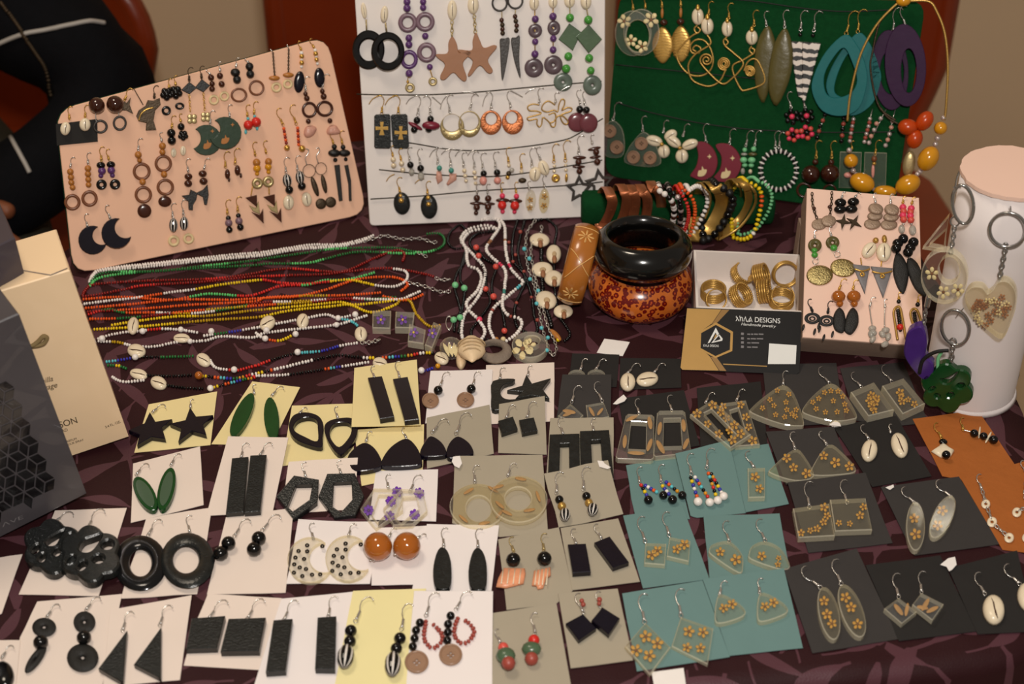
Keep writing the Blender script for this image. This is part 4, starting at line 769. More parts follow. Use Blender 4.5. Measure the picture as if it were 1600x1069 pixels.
E(BG, 'second cowrie and gold wire swirl', lambda: (capped(880, 218, 52, 72), wr([(880, 292), (905, 330), (900, 375), (790, 445), (730, 520), (725, 590), (760, 670), (850, 712), (920, 715), (990, 670), (1030, 590)] + spiral(1022, 530, 54, 10, 1.3, 3), 'brass', .0008, .003), hk(890, 130, 905, 10, 1, 'gold')), where=Wg)
E(BG, 'third cowrie and gold wire swirl', lambda: (capped(1045, 240, 45, 68), wr([(1045, 308), (1015, 340), (1030, 378), (1055, 350), (1030, 325)], 'brass', .0008), wr([(1025, 380), (1110, 450), (1180, 520), (1150, 590), (1080, 660), (1020, 700), (960, 670), (870, 580), (830, 530)] + spiral(875, 500, 56, 8, 2.6, 2), 'brass', .0008, .004), hk(1060, 165, 1065, 25, 1, 'gold')), where=Wg)
E(BG, 'fourth cowrie and gold wire swirl', lambda: (capped(1250, 312, 50, 64), wr([(1250, 385), (1232, 420), (1262, 448), (1275, 415), (1250, 400)], 'brass', .0008), wr([(1268, 445), (1180, 500), (1095, 545), (1105, 630), (1160, 740), (1200, 752), (1330, 708), (1360, 650), (1310, 520), (1265, 490), (1215, 520), (1190, 580)] + spiral(1235, 595, 46, 8, 3.3, 3), 'brass', .0008, .002), hk(1270, 225, 1275, 85, 1, 'gold')), where=Wg)
def bleaf(p):
    dm(smooth(p, 3), 'leaf_brown', .003, 'leaf')
E(BG, 'long brown resin leaf', lambda: (bleaf([(1380, 215), (1430, 290), (1455, 420), (1430, 600), (1355, 855), (1295, 760), (1268, 560), (1300, 340)]), hk(1375, 225, 1362, 95)), lambda: (CUR.__setattr__('h', .0035), bleaf([(1525, 235), (1575, 320), (1595, 480), (1560, 680), (1460, 882), (1395, 770), (1395, 560), (1445, 350)]), hk(1525, 240, 1525, 85)), where=Wg)
V('C2')
def zebra_mat():
    m = M('zebra', S(20, 18, 18), .4); nt = m.node_tree; b = nt.nodes['Principled BSDF']; tc = nt.nodes.new('ShaderNodeTexCoord'); w = nt.nodes.new('ShaderNodeTexWave'); w.bands_direction = 'Z'
    w.inputs['Scale'].default_value = 46; w.inputs['Distortion'].default_value = 3.5; w.inputs['Detail Scale'].default_value = 2.5; r = nt.nodes.new('ShaderNodeValToRGB'); r.color_ramp.elements[0].position = .45; r.color_ramp.elements[1].position = .55
    r.color_ramp.elements[0].color = S(18, 16, 16); r.color_ramp.elements[1].color = S(226, 214, 204)
    nt.links.new(tc.outputs['Object'], w.inputs['Vector']); nt.links.new(w.outputs['Fac'], r.inputs[0]); nt.links.new(r.outputs[0], b.inputs['Base Color'])
zebra_mat()
E(BG, 'zebra striped long triangle', lambda: (bd(215, 287, 18, 'black'), pr([(128, 345), (232, 350), (238, 822), (195, 802)], 'zebra', .003), hk(215, 265, 240, 85)), lambda: (bd(322, 294, 18, 'black'), pr([(234, 350), (387, 360), (250, 862), (236, 850)], 'zebra', .003), hk(325, 272, 360, 90)), where=Wg)
E(BG, 'large teal wooden drop', lambda: (CUR.__setattr__('h', .0045), pr([(590, 288), (690, 380), (755, 530), (772, 690), (705, 900), (560, 968), (400, 925), (315, 770), (328, 630), (430, 430)], 'teal_wood', .004, [[(580, 400), (640, 500), (688, 670), (630, 780), (500, 818), (425, 765), (418, 620), (500, 470)]], True), hk(592, 300, 655, 85, 1, 'gold', .006)), 
  lambda: (pr([(702, 272), (800, 370), (870, 540), (888, 680), (820, 860), (680, 960), (560, 930), (440, 770), (450, 620), (560, 420)], 'teal_wood', .004, [[(640, 440), (740, 520), (740, 700), (660, 800), (560, 810), (500, 760), (520, 640), (580, 500)]], True), hk(692, 285, 722, 75, 1, 'gold')), where=Wg)
E(BG, 'large purple wooden oval', lambda: (pr(ell(965, 585, 152, 335, -3, 32), 'purple_wood', .004, [ell(980, 600, 100, 190, 0, 24)]), hk(985, 285, 1015, 60)), lambda: (CUR.__setattr__('h', .0045), pr(ell(1092, 545, 172, 345, -3, 32), 'purple_wood', .004, [ell(1120, 590, 64, 186, 0, 24)]), hk(1100, 245, 1050, 55, 1, 'silver', .006)), where=Wg)
V('C3')
def buttons(*c):
    for x, y, r in c: bt(x, y, r, r, h=.0035)
E(BG, 'clear drop holding wooden buttons', lambda: (pr(smooth([(160, 220), (240, 300), (262, 450), (230, 545), (90, 535), (62, 400), (75, 280)], 3), 'resin_clear', .003), buttons((130, 315, 60), (193, 458, 62)), hk(157, 225, 200, 50)), lambda: (pr(smooth([(430, 322), (520, 400), (585, 560), (560, 622), (430, 632), (262, 592), (290, 480), (345, 400)], 3), 'resin_clear', .003), buttons((412, 425, 59), (342, 546, 60), (490, 552, 60)), hk(425, 322, 425, 180)), where=Wg)
E(BG, 'three cowrie flower', lambda: (cw(525, 402, 76, 48, 16), cw(672, 352, 62, 46, -35), cw(612, 497, 54, 60), bd(595, 432, 18, 'gold', h=.003), hk(605, 335, 630, 215)), lambda: (cw(697, 408, 76, 46, 35, .001), cw(845, 434, 74, 46, -20, .001), cw(772, 540, 57, 63, 0, .001), bd(757, 465, 18, 'gold', h=.004), hk(780, 365, 820, 245)), where=Wg)
E(BG, 'maroon moon with gold rabbit', lambda: (pr([(905, 420), (990, 418), (1065, 490), (1092, 600), (1050, 710), (960, 755), (870, 728), (850, 705), (900, 630), (920, 530)], 'maroon', .002, sm=True), moon_spots(955, 668, 1020, 542, 1.6), hk(990, 432, 975, 250)), lambda: (pr([(1075, 440), (1180, 428), (1270, 500), (1306, 615), (1250, 735), (1150, 770), (1060, 750), (1060, 722), (1115, 650), (1125, 540)], 'maroon', .002, sm=True), moon_spots(1165, 682, 1226, 556, 1.7), hk(1195, 442, 1222, 290)), where=Wg)
E(BG, 'pale green bead and crystal', lambda: (bd(1335, 482, 22, 'green_pale'), bd(1330, 520, 30, 'clear_stone', 14), bd(1325, 572, 34, 'green_pale', 28), bd(1335, 618, 26, 'green_pale', 20), bd(1318, 672, 20, 'clear_stone', 30), hk(1340, 458, 1382, 305)), lambda: (bd(1415, 475, 25, 'green_pale'), bd(1405, 520, 42, 'leaf_brown', 18), bd(1397, 573, 36, 'green_pale', 28), bd(1393, 620, 26, 'green_pale', 20), bd(1385, 675, 18, 'pearl', 22), hk(1420, 452, 1457, 305)), where=Wg)
V('C4')
def zhoop(cx, cy, rx, ry, n=48):
    for i in range(n):
        a = 2 * PI * i / n; bd(cx + rx * math.cos(a), cy + ry * math.sin(a), (25 if i % 2 else 21), 'white_bead' if i % 2 else 'black', 9 if i % 2 else 13, math.degrees(a), seg=8)
E(BG, 'big round black and white beaded hoop', lambda: (zhoop(88, 620, 150, 162), hk(60, 440, 70, 290), hk(90, 440, 110, 300)), where=Wg)
def bflower(x, y, r, pm, cm):
    for i in range(6): bd(x + r * math.cos(i * PI / 3 + .3), y + r * math.sin(i * PI / 3 + .3), r * .48, pm[i % len(pm)], seg=8)
    bd(x, y, r * .5, cm, seg=8)
E(BG, 'black and pink bead flower', lambda: (bflower(200, 172, 48, ['black'], 'pink_bead'), bflower(208, 325, 44, ['pink_bead', 'coral'], 'black'), hk(195, 110, 165, -30)), lambda: (bflower(322, 165, 48, ['black'], 'pink_bead'), bflower(322, 305, 46, ['pink_bead', 'coral'], 'black'), hk(310, 105, 285, -30)), where=Wg)
E(BG, 'black and rose bead stick', lambda: (beads_line([(475, 155), (457, 205), (435, 250), (425, 293), (410, 345)], 19, ['black', 'brick']), wr([(480, 140), (400, 385)], 'silver', .0004, .0004, sm=False)), lambda: (beads_line([(632, 185), (628, 232), (622, 275), (618, 330), (612, 375)], 20, ['black', 'brick']), wr([(634, 160), (612, 400)], 'silver', .0004, .0004, sm=False)), where=Wg)
E(BG, 'straight silver pearl stick', lambda: (beads_line([(712, 192), (707, 222), (702, 250), (697, 280), (692, 310), (687, 345), (682, 375)], 18, ['pearl_silver', 'brick']), wr([(715, 150), (680, 400)], 'silver', .0004, .0004, sm=False)), lambda: (beads_line([(850, 190), (845, 222), (838, 253), (829, 284), (820, 315), (812, 348), (803, 382)], 18, ['pearl_silver', 'brick']), wr([(870, 110), (800, 400)], 'silver', .0004, .0004, sm=False)), where=Wg)
E(BG, 'slanting silver pearl stick', lambda: (beads_line([(940, 187), (905, 230), (885, 283), (860, 335), (842, 390)], 20, ['pearl_silver', 'pink_quartz']), wr([(985, 110), (840, 400)], 'silver', .0004, .0004, sm=False)), lambda: (beads_line([(1037, 210), (1028, 262), (1012, 318), (998, 365), (980, 412)], 20, ['pearl_silver', 'pink_quartz']), wr([(1065, 95), (980, 425)], 'silver', .0004, .0004, sm=False)), where=Wg)
E(BG, 'large dark brown ball and ring', lambda: (bd(395, 550, 26, 'wood_dark'), bd(357, 652, 76, 'brown_gloss', seg=18), rg(300, 785, 66, 66, 'wood_dark', .68), hk(400, 525, 412, 370, 1, 'gold')), lambda: (bd(527, 552, 26, 'wood_dark'), bd(517, 646, 78, 'brown_gloss', seg=18), rg(515, 790, 60, 58, 'wood_dark', .68), hk(530, 525, 536, 375, 1, 'gold')), where=Wg)
E(BG, 'clear square with pink bead stick', lambda: (pr([(600, 465), (780, 470), (770, 770), (590, 765)], 'resin_clear', .002), bd(665, 660, 34, 'rose', 24), bd(700, 640, 24, 'wood_brown'), hk(700, 450, 700, 375, 1, 'gold')), lambda: (pr([(805, 470), (990, 475), (980, 770), (795, 765)], 'resin_clear', .002), bd(885, 525, 24, 'wood_brown', 28), bd(885, 562, 18, 'gold'), bd(875, 625, 14, 'rose', 60), hk(890, 500, 915, 365, 1, 'gold')), where=Wg)
# necklaces hung over the corner of the green board
begin('necklace', BG); V('C2')
wr([(608, 1010), (618, 900), (640, 750), (720, 450), (850, 210), (1000, 50), (1060, 15)], 'brass', .0011, .008, 'gold_wire')
wr([(1095, 10), (1280, 10), (1350, 90), (1420, 280), (1446, 560), (1430, 900), (1415, 1000)], 'brass', .0011, .008, 'gold_wire')
bd(1075, 8, 62, 'yellow_gloss', 46, 0, 'yellow_bead', .006, 16)
V('C4')
for x, y, r in ((677, 452, 23), (710, 622, 23), (735, 656, 22), (1245, 650, 20), (1268, 628, 22), (1395, 402, 22), (1413, 352, 24), (1462, 182, 22), (885, 780, 18), (1065, 790, 18)): bd(x, y, r, 'pearl_silver', name='pearl', h=.006)
for x, y, rx, ry, rot in ((692, 540, 58, 62, 0), (785, 722, 108, 80, 22), (975, 795, 98, 50, 3), (1165, 738, 112, 80, -28), (1335, 522, 84, 112, 28), (1438, 268, 54, 60, 0)): bd(x, y, rx, 'yellow_gloss', ry, rot, 'yellow_bead', .004, 20)
finish('yellow bead necklace on gold wire hung over the green board corner', 'necklace')
begin('necklace', BG); V('C2')
wr([(1000, 60), (880, 180), (815, 450), (800, 560), (830, 760), (880, 900), (960, 970), (1010, 1000)], 'bronze', .0009, .006, 'dark_wire'); V('C4')
wr([(940, 100), (1000, 180), (1090, 235)], 'bronze', .0009, .006, 'dark_wire')
for x, y, rx, ry, rot in ((1165, 260, 84, 70, 8), (1305, 208, 66, 92, 32), (1222, 358, 68, 84, 12)): bd(x, y, rx, 'orange_gloss', ry, rot, 'orange_bead', .006, 20)
el(1175, 565, 52, 108, 10, 'brass_pale', .003, 'gold_leaf', .004)
finish('orange bead cluster necklace hanging at the green board edge', 'necklace')

# ------------------------------------------------------------------ pink block
Wp = ' on the pink block'
V('D2')
E(PB, 'chain and brown coin', lambda: (chain([(110, 80), (115, 160), (140, 235)], 'bronze', 16, .0004, 6), bd(122, 175, 12, 'wood_dark'), el(155, 267, 48, 34, -8, 'coin_brown', .0015, 'coin')), lambda: (chain([(228, 75), (225, 150), (216, 220)], 'bronze', 16, .0004, 6), bd(215, 165, 12, 'wood_dark'), el(210, 248, 44, 34, 0, 'coin_brown', .0015, 'coin', .002)), where=Wp)
E(PB, 'black disc and bronze cross', lambda: (bd(280, 140, 36, 'black', 24), bd(278, 180, 38, 'black', 24), pr(star(297, 252, 50, 16, 10, 4), 'bronze', .0015, name='cross'), hk(285, 115, 300, 75)), lambda: (bd(357, 135, 36, 'black', 24), bd(345, 178, 38, 'black', 24), pr(star(362, 256, 52, 16, 30, 4), 'bronze', .0015, name='cross'), hk(362, 110, 395, 80)), where=Wp)
E(PB, 'three stacked brown disc', lambda: (el(470, 266, 50, 32, 0, 'coin_brown', .002, 'disc'), el(487, 218, 46, 26, 0, 'coin_brown', .002, 'disc', .0021), el(492, 175, 45, 32, 15, 'coin_brown', .002, 'disc', .0042), hk(490, 145, 478, 85)), lambda: (el(570, 270, 50, 32, 0, 'coin_brown', .002, 'disc'), el(583, 224, 46, 26, 0, 'coin_brown', .002, 'disc', .0021), el(588, 180, 45, 32, 15, 'coin_brown', .002, 'disc', .0042), hk(578, 150, 582, 88)), where=Wp)
E(PB, 'pink bead stack', lambda: (beads_line([(652, 168), (655, 192), (652, 216), (656, 240)], 21, ['pink_bead', 'coral']), bd(655, 268, 9, 'silver'), bd(645, 298, 20, 'clear_stone', 26), hk(650, 148, 660, 100, 1, 'gold')), lambda: (beads_line([(702, 175), (697, 198), (697, 220), (700, 244)], 21, ['pink_bead', 'coral']), bd(702, 268, 9, 'silver'), bd(710, 305, 22, 'clear_stone', 30), hk(703, 152, 718, 105, 1, 'gold')), where=Wp)
E(PB, 'green bead and silver coin', lambda: (rg(127, 395, 41, 40, 'leaf_brown', .2, .003, name='disc'), bd(124, 425, 19, 'green_bead', 15), bd(126, 452, 20, 'green_bead', 16), rg(130, 490, 20, 20, 'silver', .75, .001), el(156, 572, 79, 60, 0, 'coin', .0018, 'coin'), hk(125, 355, 128, 305)), lambda: (rg(233, 378, 41, 38, 'leaf_brown', .2, .003, name='disc'), bd(240, 410, 22, 'green_bead', 18), rg(260, 448, 20, 20, 'silver', .75, .001), el(295, 528, 76, 54, 8, 'coin', .0018, 'coin'), hk(225, 345, 215, 285)), where=Wp)
E(PB, 'cowrie and grey stone triangle', lambda: (cw(452, 420, 38, 52, 40), dm([(350, 505), (456, 518), (425, 682)], 'slate', .003, 'stone_triangle'), wr([(365, 535), (410, 548), (455, 535)], 'gold', .0007, .003), rg(410, 568, 16, 14, 'gold', .3, .0015, name='wire_coil', h=.003), wr([(400, 470), (405, 510)], 'gold'), bd(490, 365, 18, 'brass')), lambda: (cw(540, 432, 44, 56), dm([(460, 518), (592, 530), (535, 708)], 'slate', .003, 'stone_triangle'), wr([(468, 550), (530, 562), (588, 548)], 'gold', .0007, .003), rg(530, 578, 16, 14, 'gold', .3, .0015, name='wire_coil', h=.003), wr([(525, 488), (522, 520)], 'gold'), bd(542, 358, 16, 'brass', 26)), where=Wp)
E(PB, 'black ball cluster and long black leaf', lambda: (bd(654, 355, 30, 'hematite'), bd(622, 382, 33, 'black', 26), bd(612, 412, 30, 'black'), dm(smooth([(615, 435), (665, 480), (688, 570), (660, 680), (620, 640), (593, 540)], 4), 'black_wood', .003, 'leaf'), wr([(630, 420), (625, 450)], 'silver')), lambda: (bd(715, 376, 31, 'hematite'), bd(697, 408, 32, 'black', 26), bd(683, 436, 30, 'black'), dm(smooth([(685, 465), (740, 500), (785, 610), (790, 700), (725, 650), (680, 540)], 4), 'black_wood', .003, 'leaf'), wr([(690, 445), (690, 480)], 'silver')), where=Wp)
E(PB, 'amber bead and short black leaf', lambda: (bd(268, 700, 42, 'amber_gloss', 36), bd(275, 742, 22, 'amber_gloss'), dm(smooth([(275, 765), (305, 800), (310, 870), (295, 915), (250, 900), (235, 850), (245, 795)], 4), 'black_wood', .003, 'leaf'), hk(268, 665, 300, 590, 1, 'gold')), lambda: (bd(360, 700, 42, 'amber_gloss', 36), bd(362, 742, 22, 'amber_gloss'), dm(smooth([(355, 765), (385, 800), (385, 870), (345, 925), (305, 905), (305, 860), (325, 795)], 4), 'black_wood', .003, 'leaf'), hk(352, 665, 370, 598, 1, 'gold')), where=Wp)
def chand(cx, cy, drops): rg(cx, cy, 48, 34, 'black_cord', .55, .0012); rg(cx, cy + 2, 20, 14, 'black_cord', .5, .0012); [bd(x, y, 8, 'black_matte', 22, 15, 'drop') for x, y in drops]
E(PB, 'black wire chandelier', lambda: (chand(112, 830, [(58, 885), (125, 910), (150, 875)]), hk(115, 795, 85, 720, 1, 'black_cord')), lambda: (chand(197, 845, [(180, 945), (232, 925), (155, 895)]), hk(203, 805, 215, 725, 1, 'black_cord')), where=Wp)
E(PB, 'clear crystal chip', lambda: (wr([(452, 760), (460, 820), (468, 870)], 'silver'), [bd(x, y, 24, 'clear_stone', 18, i * 40, 'chip') for i, (x, y) in enumerate([(470, 890), (475, 915), (462, 925), (472, 955)])], hk(452, 765, 475, 700)), lambda: (wr([(545, 765), (542, 820), (542, 880)], 'silver'), [bd(x, y, 25, 'clear_stone', 18, i * 50, 'chip') for i, (x, y) in enumerate([(550, 900), (530, 925), (565, 940), (545, 985)])], hk(545, 770, 545, 715)), where=Wp)
E(PB, 'brass hairpin with black seed beads', lambda: (wr([(620, 960), (605, 860), (597, 795), (612, 765), (635, 768), (650, 840), (670, 955)], 'brass', .001), beads_line(lerp((622, 785), (632, 860), 6), 12, ['black']), bd(635, 882, 20, 'red_bead'), bd(637, 902, 10, 'black'), bd(627, 730, 13, 'black'), hk(628, 720, 630, 675, 1, 'gold')), lambda: (wr([(735, 900), (708, 850), (697, 800), (712, 775), (738, 785), (760, 850), (775, 920)], 'brass', .001), beads_line(lerp((720, 800), (730, 880), 7), 12, ['black']), bd(740, 748, 14, 'black'), hk(742, 738, 748, 690, 1, 'gold')), where=Wp)
# ------------------------------------------------------------------ bead necklaces lying on the cloth
def path(*vs):
    out = []
    for v, pts in vs:
        x0, y0, s = VIEWS[v]; out += [(x0 + x / s, y0 + y / s) for x, y in pts]
    return out
def strand(pts, spec, r=.00135, h=0, name='seed_beads', gap=.8, pl=None, kseg=10, closed=False):
    """seed beads threaded along a line given in frame pixels; spec = [(fraction up to, material)]; joined, too small to pick apart"""
    pl = pl or CUR.pl; q = curve(pts, kseg); p3 = [pl.at(x, y, r + h) for x, y in q]; L = [0]
    for a, b in zip(p3, p3[1:]): L.append(L[-1] + (b - a).length)
    step = 2 * r * gap; n = int(L[-1] / step); mats = []; mb = MB(); j = 0
    for i in range(n):
        s = i * step + random.uniform(-.1, .1) * step; s = max(0, s)
        while j < len(L) - 2 and L[j + 1] < s: j += 1
        t = (s - L[j]) / max(1e-9, L[j + 1] - L[j]); c = p3[j].lerp(p3[j + 1], t); d = (p3[j + 1] - p3[j]).normalized()
        f = i / max(1, n - 1); m = next((mm for e, mm in spec if f <= e), spec[-1][1])
        if isinstance(m, (list, tuple)): m = m[(i // 2) % len(m)]
        if m not in mats: mats.append(m)
        x = pl.n.cross(d).normalized(); rr = r * random.uniform(.9, 1.06)
        mb.ball(c + x * random.uniform(-.12, .12) * r, (rr * .72, rr, rr), (d, x, d.cross(x)), 7, 5, mats.index(m))
    P(name, mb, mats, None, 'stuff')
def big(v, *bs, h=0):
    V(v)
    for x, y, r, m in bs: bd(x, y, r, m, h=h, seg=12)
    V('PX')
M('seed_green', S(32, 104, 48), .25, 0, .2); M('seed_green_light', S(92, 196, 110), .3, 0, .1)
W, O, Y, YC, R_, DR, GR, GL, BK, BLU, TQ = 'white_bead', 'orange_bead', 'yellow_bead', 'yellow_clear', 'red_bead', 'dark_red', 'seed_green', 'seed_green_light', 'black', 'blue_bead', 'turquoise'
MULTI = ['yellow_bead', 'black', 'orange_bead', 'turquoise', 'blue_bead', 'seed_green', 'yellow_gloss', 'red_bead', 'white_bead']
begin('necklace', TAB); V('PX')
strand(path(('N1', [(75, 385), (100, 335), (170, 305), (500, 268), (900, 225), (1050, 213)]), ('N2', [(60, 205), (310, 165), (500, 160), (640, 128), (720, 98)])), [(1, W)])
strand(path(('N1', [(90, 372), (140, 318), (400, 285), (700, 255), (1050, 226)]), ('N2', [(60, 218), (250, 183), (450, 172), (600, 152), (690, 112)])), [(1, W)])
strand(path(('N1', [(160, 316), (400, 296), (760, 258), (1050, 232)]), ('N2', [(60, 224), (250, 190), (420, 180), (560, 165)])), [(1, W)], h=.0006)
chain(path(('N2', [(640, 142), (720, 120), (770, 108), (870, 128), (980, 125), (1050, 148), (1078, 146)])), 'silver', 6, .0004, 2.2, name='clasp_chain')
finish('white bead necklace of several strands, furthest back on the cloth', 'necklace')
begin('necklace', TAB)
strand(path(('N1', [(75, 402), (110, 352), (200, 325), (480, 320), (750, 290), (1050, 258)]), ('N2', [(60, 245), (300, 210), (480, 186), (800, 180), (960, 208), (1040, 202), (1110, 172), (1125, 130), (1090, 95), (1000, 100)])), [(.1, GR), (.14, GL), (.3, GR), (.36, GL), (.45, GR), (.6, GR), (.66, GL), (.83, GR), (.88, GL), (1, GR)])
strand(path(('N1', [(80, 408), (130, 362), (300, 332), (600, 310), (1050, 285)]), ('N2', [(60, 276), (300, 272), (420, 245), (600, 206), (850, 213), (970, 215)])), [(.15, GL), (.5, GR), (.62, GR), (.72, GL), (.9, GR), (1, GL)])
chain(path(('N2', [(965, 205), (1000, 225), (1020, 235)])), 'silver', 5, .0004, 2.2, name='clasp_chain')
finish('green bead necklace with light green segments, next to the white strands', 'necklace')
begin('necklace', TAB)
strand(path(('N1', [(35, 465), (60, 422), (120, 397), (400, 378), (800, 366), (1050, 335)]), ('N2', [(60, 318), (200, 305), (400, 320), (530, 324), (780, 302), (1000, 335), (1070, 358)])), [(.18, DR), (.22, DR), (.36, DR), (.42, R_), (.6, DR), (.68, R_), (1, DR)])
strand(path(('N1', [(38, 472), (150, 455), (300, 425), (400, 405), (760, 383), (1050, 352)]), ('N2', [(60, 350), (200, 345), (500, 328), (700, 245), (830, 196), (885, 215), (870, 272)])), [(.13, DR), (.2, R_), (.5, DR), (.58, R_), (1, DR)])
chain(path(('N2', [(1070, 360), (1110, 372), (1160, 368)])), 'silver', 5, .0004, 2.2, name='clasp_chain')
finish('dark red bead necklace with bright red segments on the cloth', 'necklace')
begin('necklace', TAB)
strand(path(('N1', [(45, 515), (200, 495), (360, 478), (560, 446), (690, 430), (850, 402), (1000, 382), (1060, 376)]), ('N2', [(50, 372), (150, 390), (300, 395), (410, 385), (560, 372), (720, 405), (830, 410), (900, 370), (890, 320), (800, 303)])), [(.16, W), (.21, O), (.30, W), (.49, Y), (.68, R_), (.82, Y), (1, W)], h=.0005)
strand(path(('N1', [(40, 488), (200, 476), (330, 476), (560, 492), (700, 468), (800, 455), (1000, 468)]), ('N2', [(20, 452), (150, 408), (300, 402), (410, 375), (550, 370), (720, 325)])), [(.36, O), (.52, GL), (.74, R_), (1, GL)])
strand(path(('N1', [(55, 540), (300, 520), (600, 490), (900, 492), (1050, 485)]), ('N2', [(60, 480), (250, 470), (420, 430), (600, 370), (750, 355), (850, 362), (905, 400), (850, 450)])), [(1, O)])
finish('orange, white and yellow bead necklace in the middle of the cloth', 'necklace')
begin('necklace', TAB)
strand(path(('N1', [(65, 562), (300, 550), (450, 540), (700, 520), (1050, 502)]), ('N2', [(60, 478), (300, 467), (500, 465), (700, 452), (760, 445)])), [(.1, DR), (.72, O), (.82, YC), (1, O)])
strand(path(('N1', [(70, 577), (190, 547), (280, 567), (450, 567), (560, 570), (720, 570), (900, 545), (1050, 517)]), ('N2', [(60, 505), (200, 502), (340, 495), (500, 485), (640, 490), (850, 475)])), [(.04, R_), (.13, GR), (.22, O), (.28, W), (.34, YC), (.42, W), (.52, GR), (.6, DR), (.66, W), (.72, YC), (.78, W), (.9, DR), (1, GR)])
strand(path(('N1', [(80, 605), (250, 602), (420, 588), (700, 556), (1050, 528)]), ('N2', [(60, 522), (340, 503), (550, 482), (640, 486), (850, 488), (930, 462), (1000, 430)])), [(.08, O), (.15, GR), (.24, DR), (.34, O), (.46, YC), (.55, O), (.66, YC), (.78, DR), (.9, W), (1, W)], h=.0006)
strand(path(('N2', [(760, 470), (850, 490), (930, 488), (1010, 452)])), [(1, O)])
chain(path(('N2', [(905, 388), (990, 405), (1050, 425), (1110, 445), (1160, 440)])), 'silver', 6, .0004, 2.4, name='clasp_chain')
finish('orange and dark red bead necklace with green segments on the cloth', 'necklace')
begin('necklace', TAB)
strand(path(('N1', [(210, 642), (400, 612), (600, 590), (780, 587), (1000, 560)]), ('N2', [(60, 548), (350, 520), (500, 505), (600, 520), (850, 492)])), [(.3, Y), (.55, YC), (1, Y)])
strand(path(('N1', [(105, 667), (300, 657), (500, 640), (800, 612), (1050, 597)]), ('N2', [(50, 588), (200, 556), (450, 530), (560, 522), (690, 566), (830, 522), (860, 492), (920, 500), (960, 580), (1040, 650), (1120, 636)])), [(.2, Y), (.42, YC), (.8, Y), (1, YC)])
finish('yellow bead necklace lying across the middle of the cloth', 'necklace')
def cws(v, *cs, h=0):
    V(v)
    for c in cs: cw(*c, h=h)
    V('PX')
begin('necklace', TAB)
strand(path(('N1', [(128, 724), (200, 700), (300, 682), (380, 676), (500, 664), (620, 670), (740, 690)]), ), [(.48, W), (.62, R_), (1, W)])
strand(path(('N1', [(760, 705), (900, 685), (1050, 660)]), ('N2', [(40, 650), (300, 600), (420, 580), (490, 600), (590, 578)])), [(.06, W), (.15, GR), (.25, BLU), (1, W)])
strand(path(('N1', [(130, 738), (250, 745), (330, 765), (460, 770), (600, 742), (760, 735), (860, 710), (1050, 716)]), ('N2', [(50, 690), (250, 665), (480, 640), (600, 605), (680, 578)])), [(.05, W), (.1, YC), (1, W)])
strand(path(('N2', [(0, 690), (50, 722), (140, 735), (230, 695)])), [(.3, W), (.6, O), (1, Y)])
strand(path(('N2', [(500, 606), (560, 615), (620, 655)])), [(1, TQ)])
big('N1', (150, 722, 20, W), (392, 678, 19, W), (620, 668, 18, W), (802, 678, 19, W), (675, 738, 17, W), (1122, 722, 18, W), h=.0005)
big('N2', (62, 672, 20, W), (55, 722, 19, W), (236, 695, 19, W), (490, 600, 18, W), (592, 578, 19, W), (480, 640, 17, W), h=.0005)
cws('N1', (335, 640, 34, 48, 15), (355, 790, 55, 36, 5), (625, 716, 50, 24, 0), h=.001); cws('N2', (68, 625, 50, 36, -30), (278, 612, 36, 40, 30), (625, 690, 38, 38, 0), h=.001)
finish('white bead and cowrie necklace with coloured segments on the cloth', 'necklace')
begin('necklace', TAB)
strand(path(('N1', [(178, 860), (260, 850), (330, 838), (370, 832), (510, 832), (600, 830), (715, 826)])), [(.1, TQ), (.28, BLU), (.62, BK), (1, GR)])
strand(path(('N1', [(795, 852), (830, 895), (920, 910), (965, 910), (1060, 885)]), ('N2', [(0, 885), (80, 855), (230, 812), (390, 797), (500, 766), (620, 746)])), [(.16, W), (.44, R_), (.62, BK), (.76, TQ), (.88, BLU), (1, W)])
big('N1', (348, 832, 20, W), (938, 907, 20, W)); big('N2', (248, 803, 20, W)); cws('N1', (755, 845, 46, 34, 25))
V('PX'); chain(path(('N2', [(625, 745), (680, 745), (740, 728)])), 'silver', 5, .0005, 3, name='clasp_chain')
finish('thin blue, black and red bead necklace with one cowrie', 'necklace')
begin('necklace', TAB)
strand(path(('N1', [(185, 882), (250, 885), (310, 908)])), [(.3, GR), (.7, Y), (1, GR)])
strand(path(('N1', [(420, 942), (560, 945), (700, 938)])), [(1, BK)])
strand(path(('N1', [(750, 945), (850, 955), (950, 960), (1050, 935)]), ('N2', [(30, 925), (180, 890), (300, 860), (480, 822), (600, 832), (720, 838), (900, 825), (1000, 808), (1100, 812)])), [(.3, MULTI), (.47, W), (.68, BK), (1, MULTI)], r=.0015)
big('N1', (727, 942, 25, 'amber_gloss')); cws('N1', (368, 930, 54, 28, 10))
finish('black and white bead necklace with a cowrie and mixed bright beads', 'necklace')
begin('necklace', TAB)
strand(path(('N1', [(212, 952), (280, 980), (430, 966)])), [(1, W)])
strand(path(('N1', [(530, 1000), (640, 1015), (770, 1020)])), [(1, BK)])
strand(path(('N1', [(820, 1012), (900, 990), (1000, 965), (1060, 955)]), ('N2', [(0, 945), (185, 938), (400, 906), (530, 886), (690, 860)])), [(.3, MULTI), (.5, W), (.72, BK), (.83, MULTI), (1, W)])
strand(path(('N2', [(1005, 914), (1040, 905), (1072, 893)])), [(1, BLU)])
big('N1', (797, 1018, 20, W)); big('N2', (987, 912, 20, W), (1085, 886, 16, 'yellow_gloss')); cws('N1', (487, 982, 50, 35, 15)); cws('N2', (740, 866, 45, 32, 10))
finish('black, white and multicoloured bead necklace nearest the yellow cards', 'necklace')
V('N2')
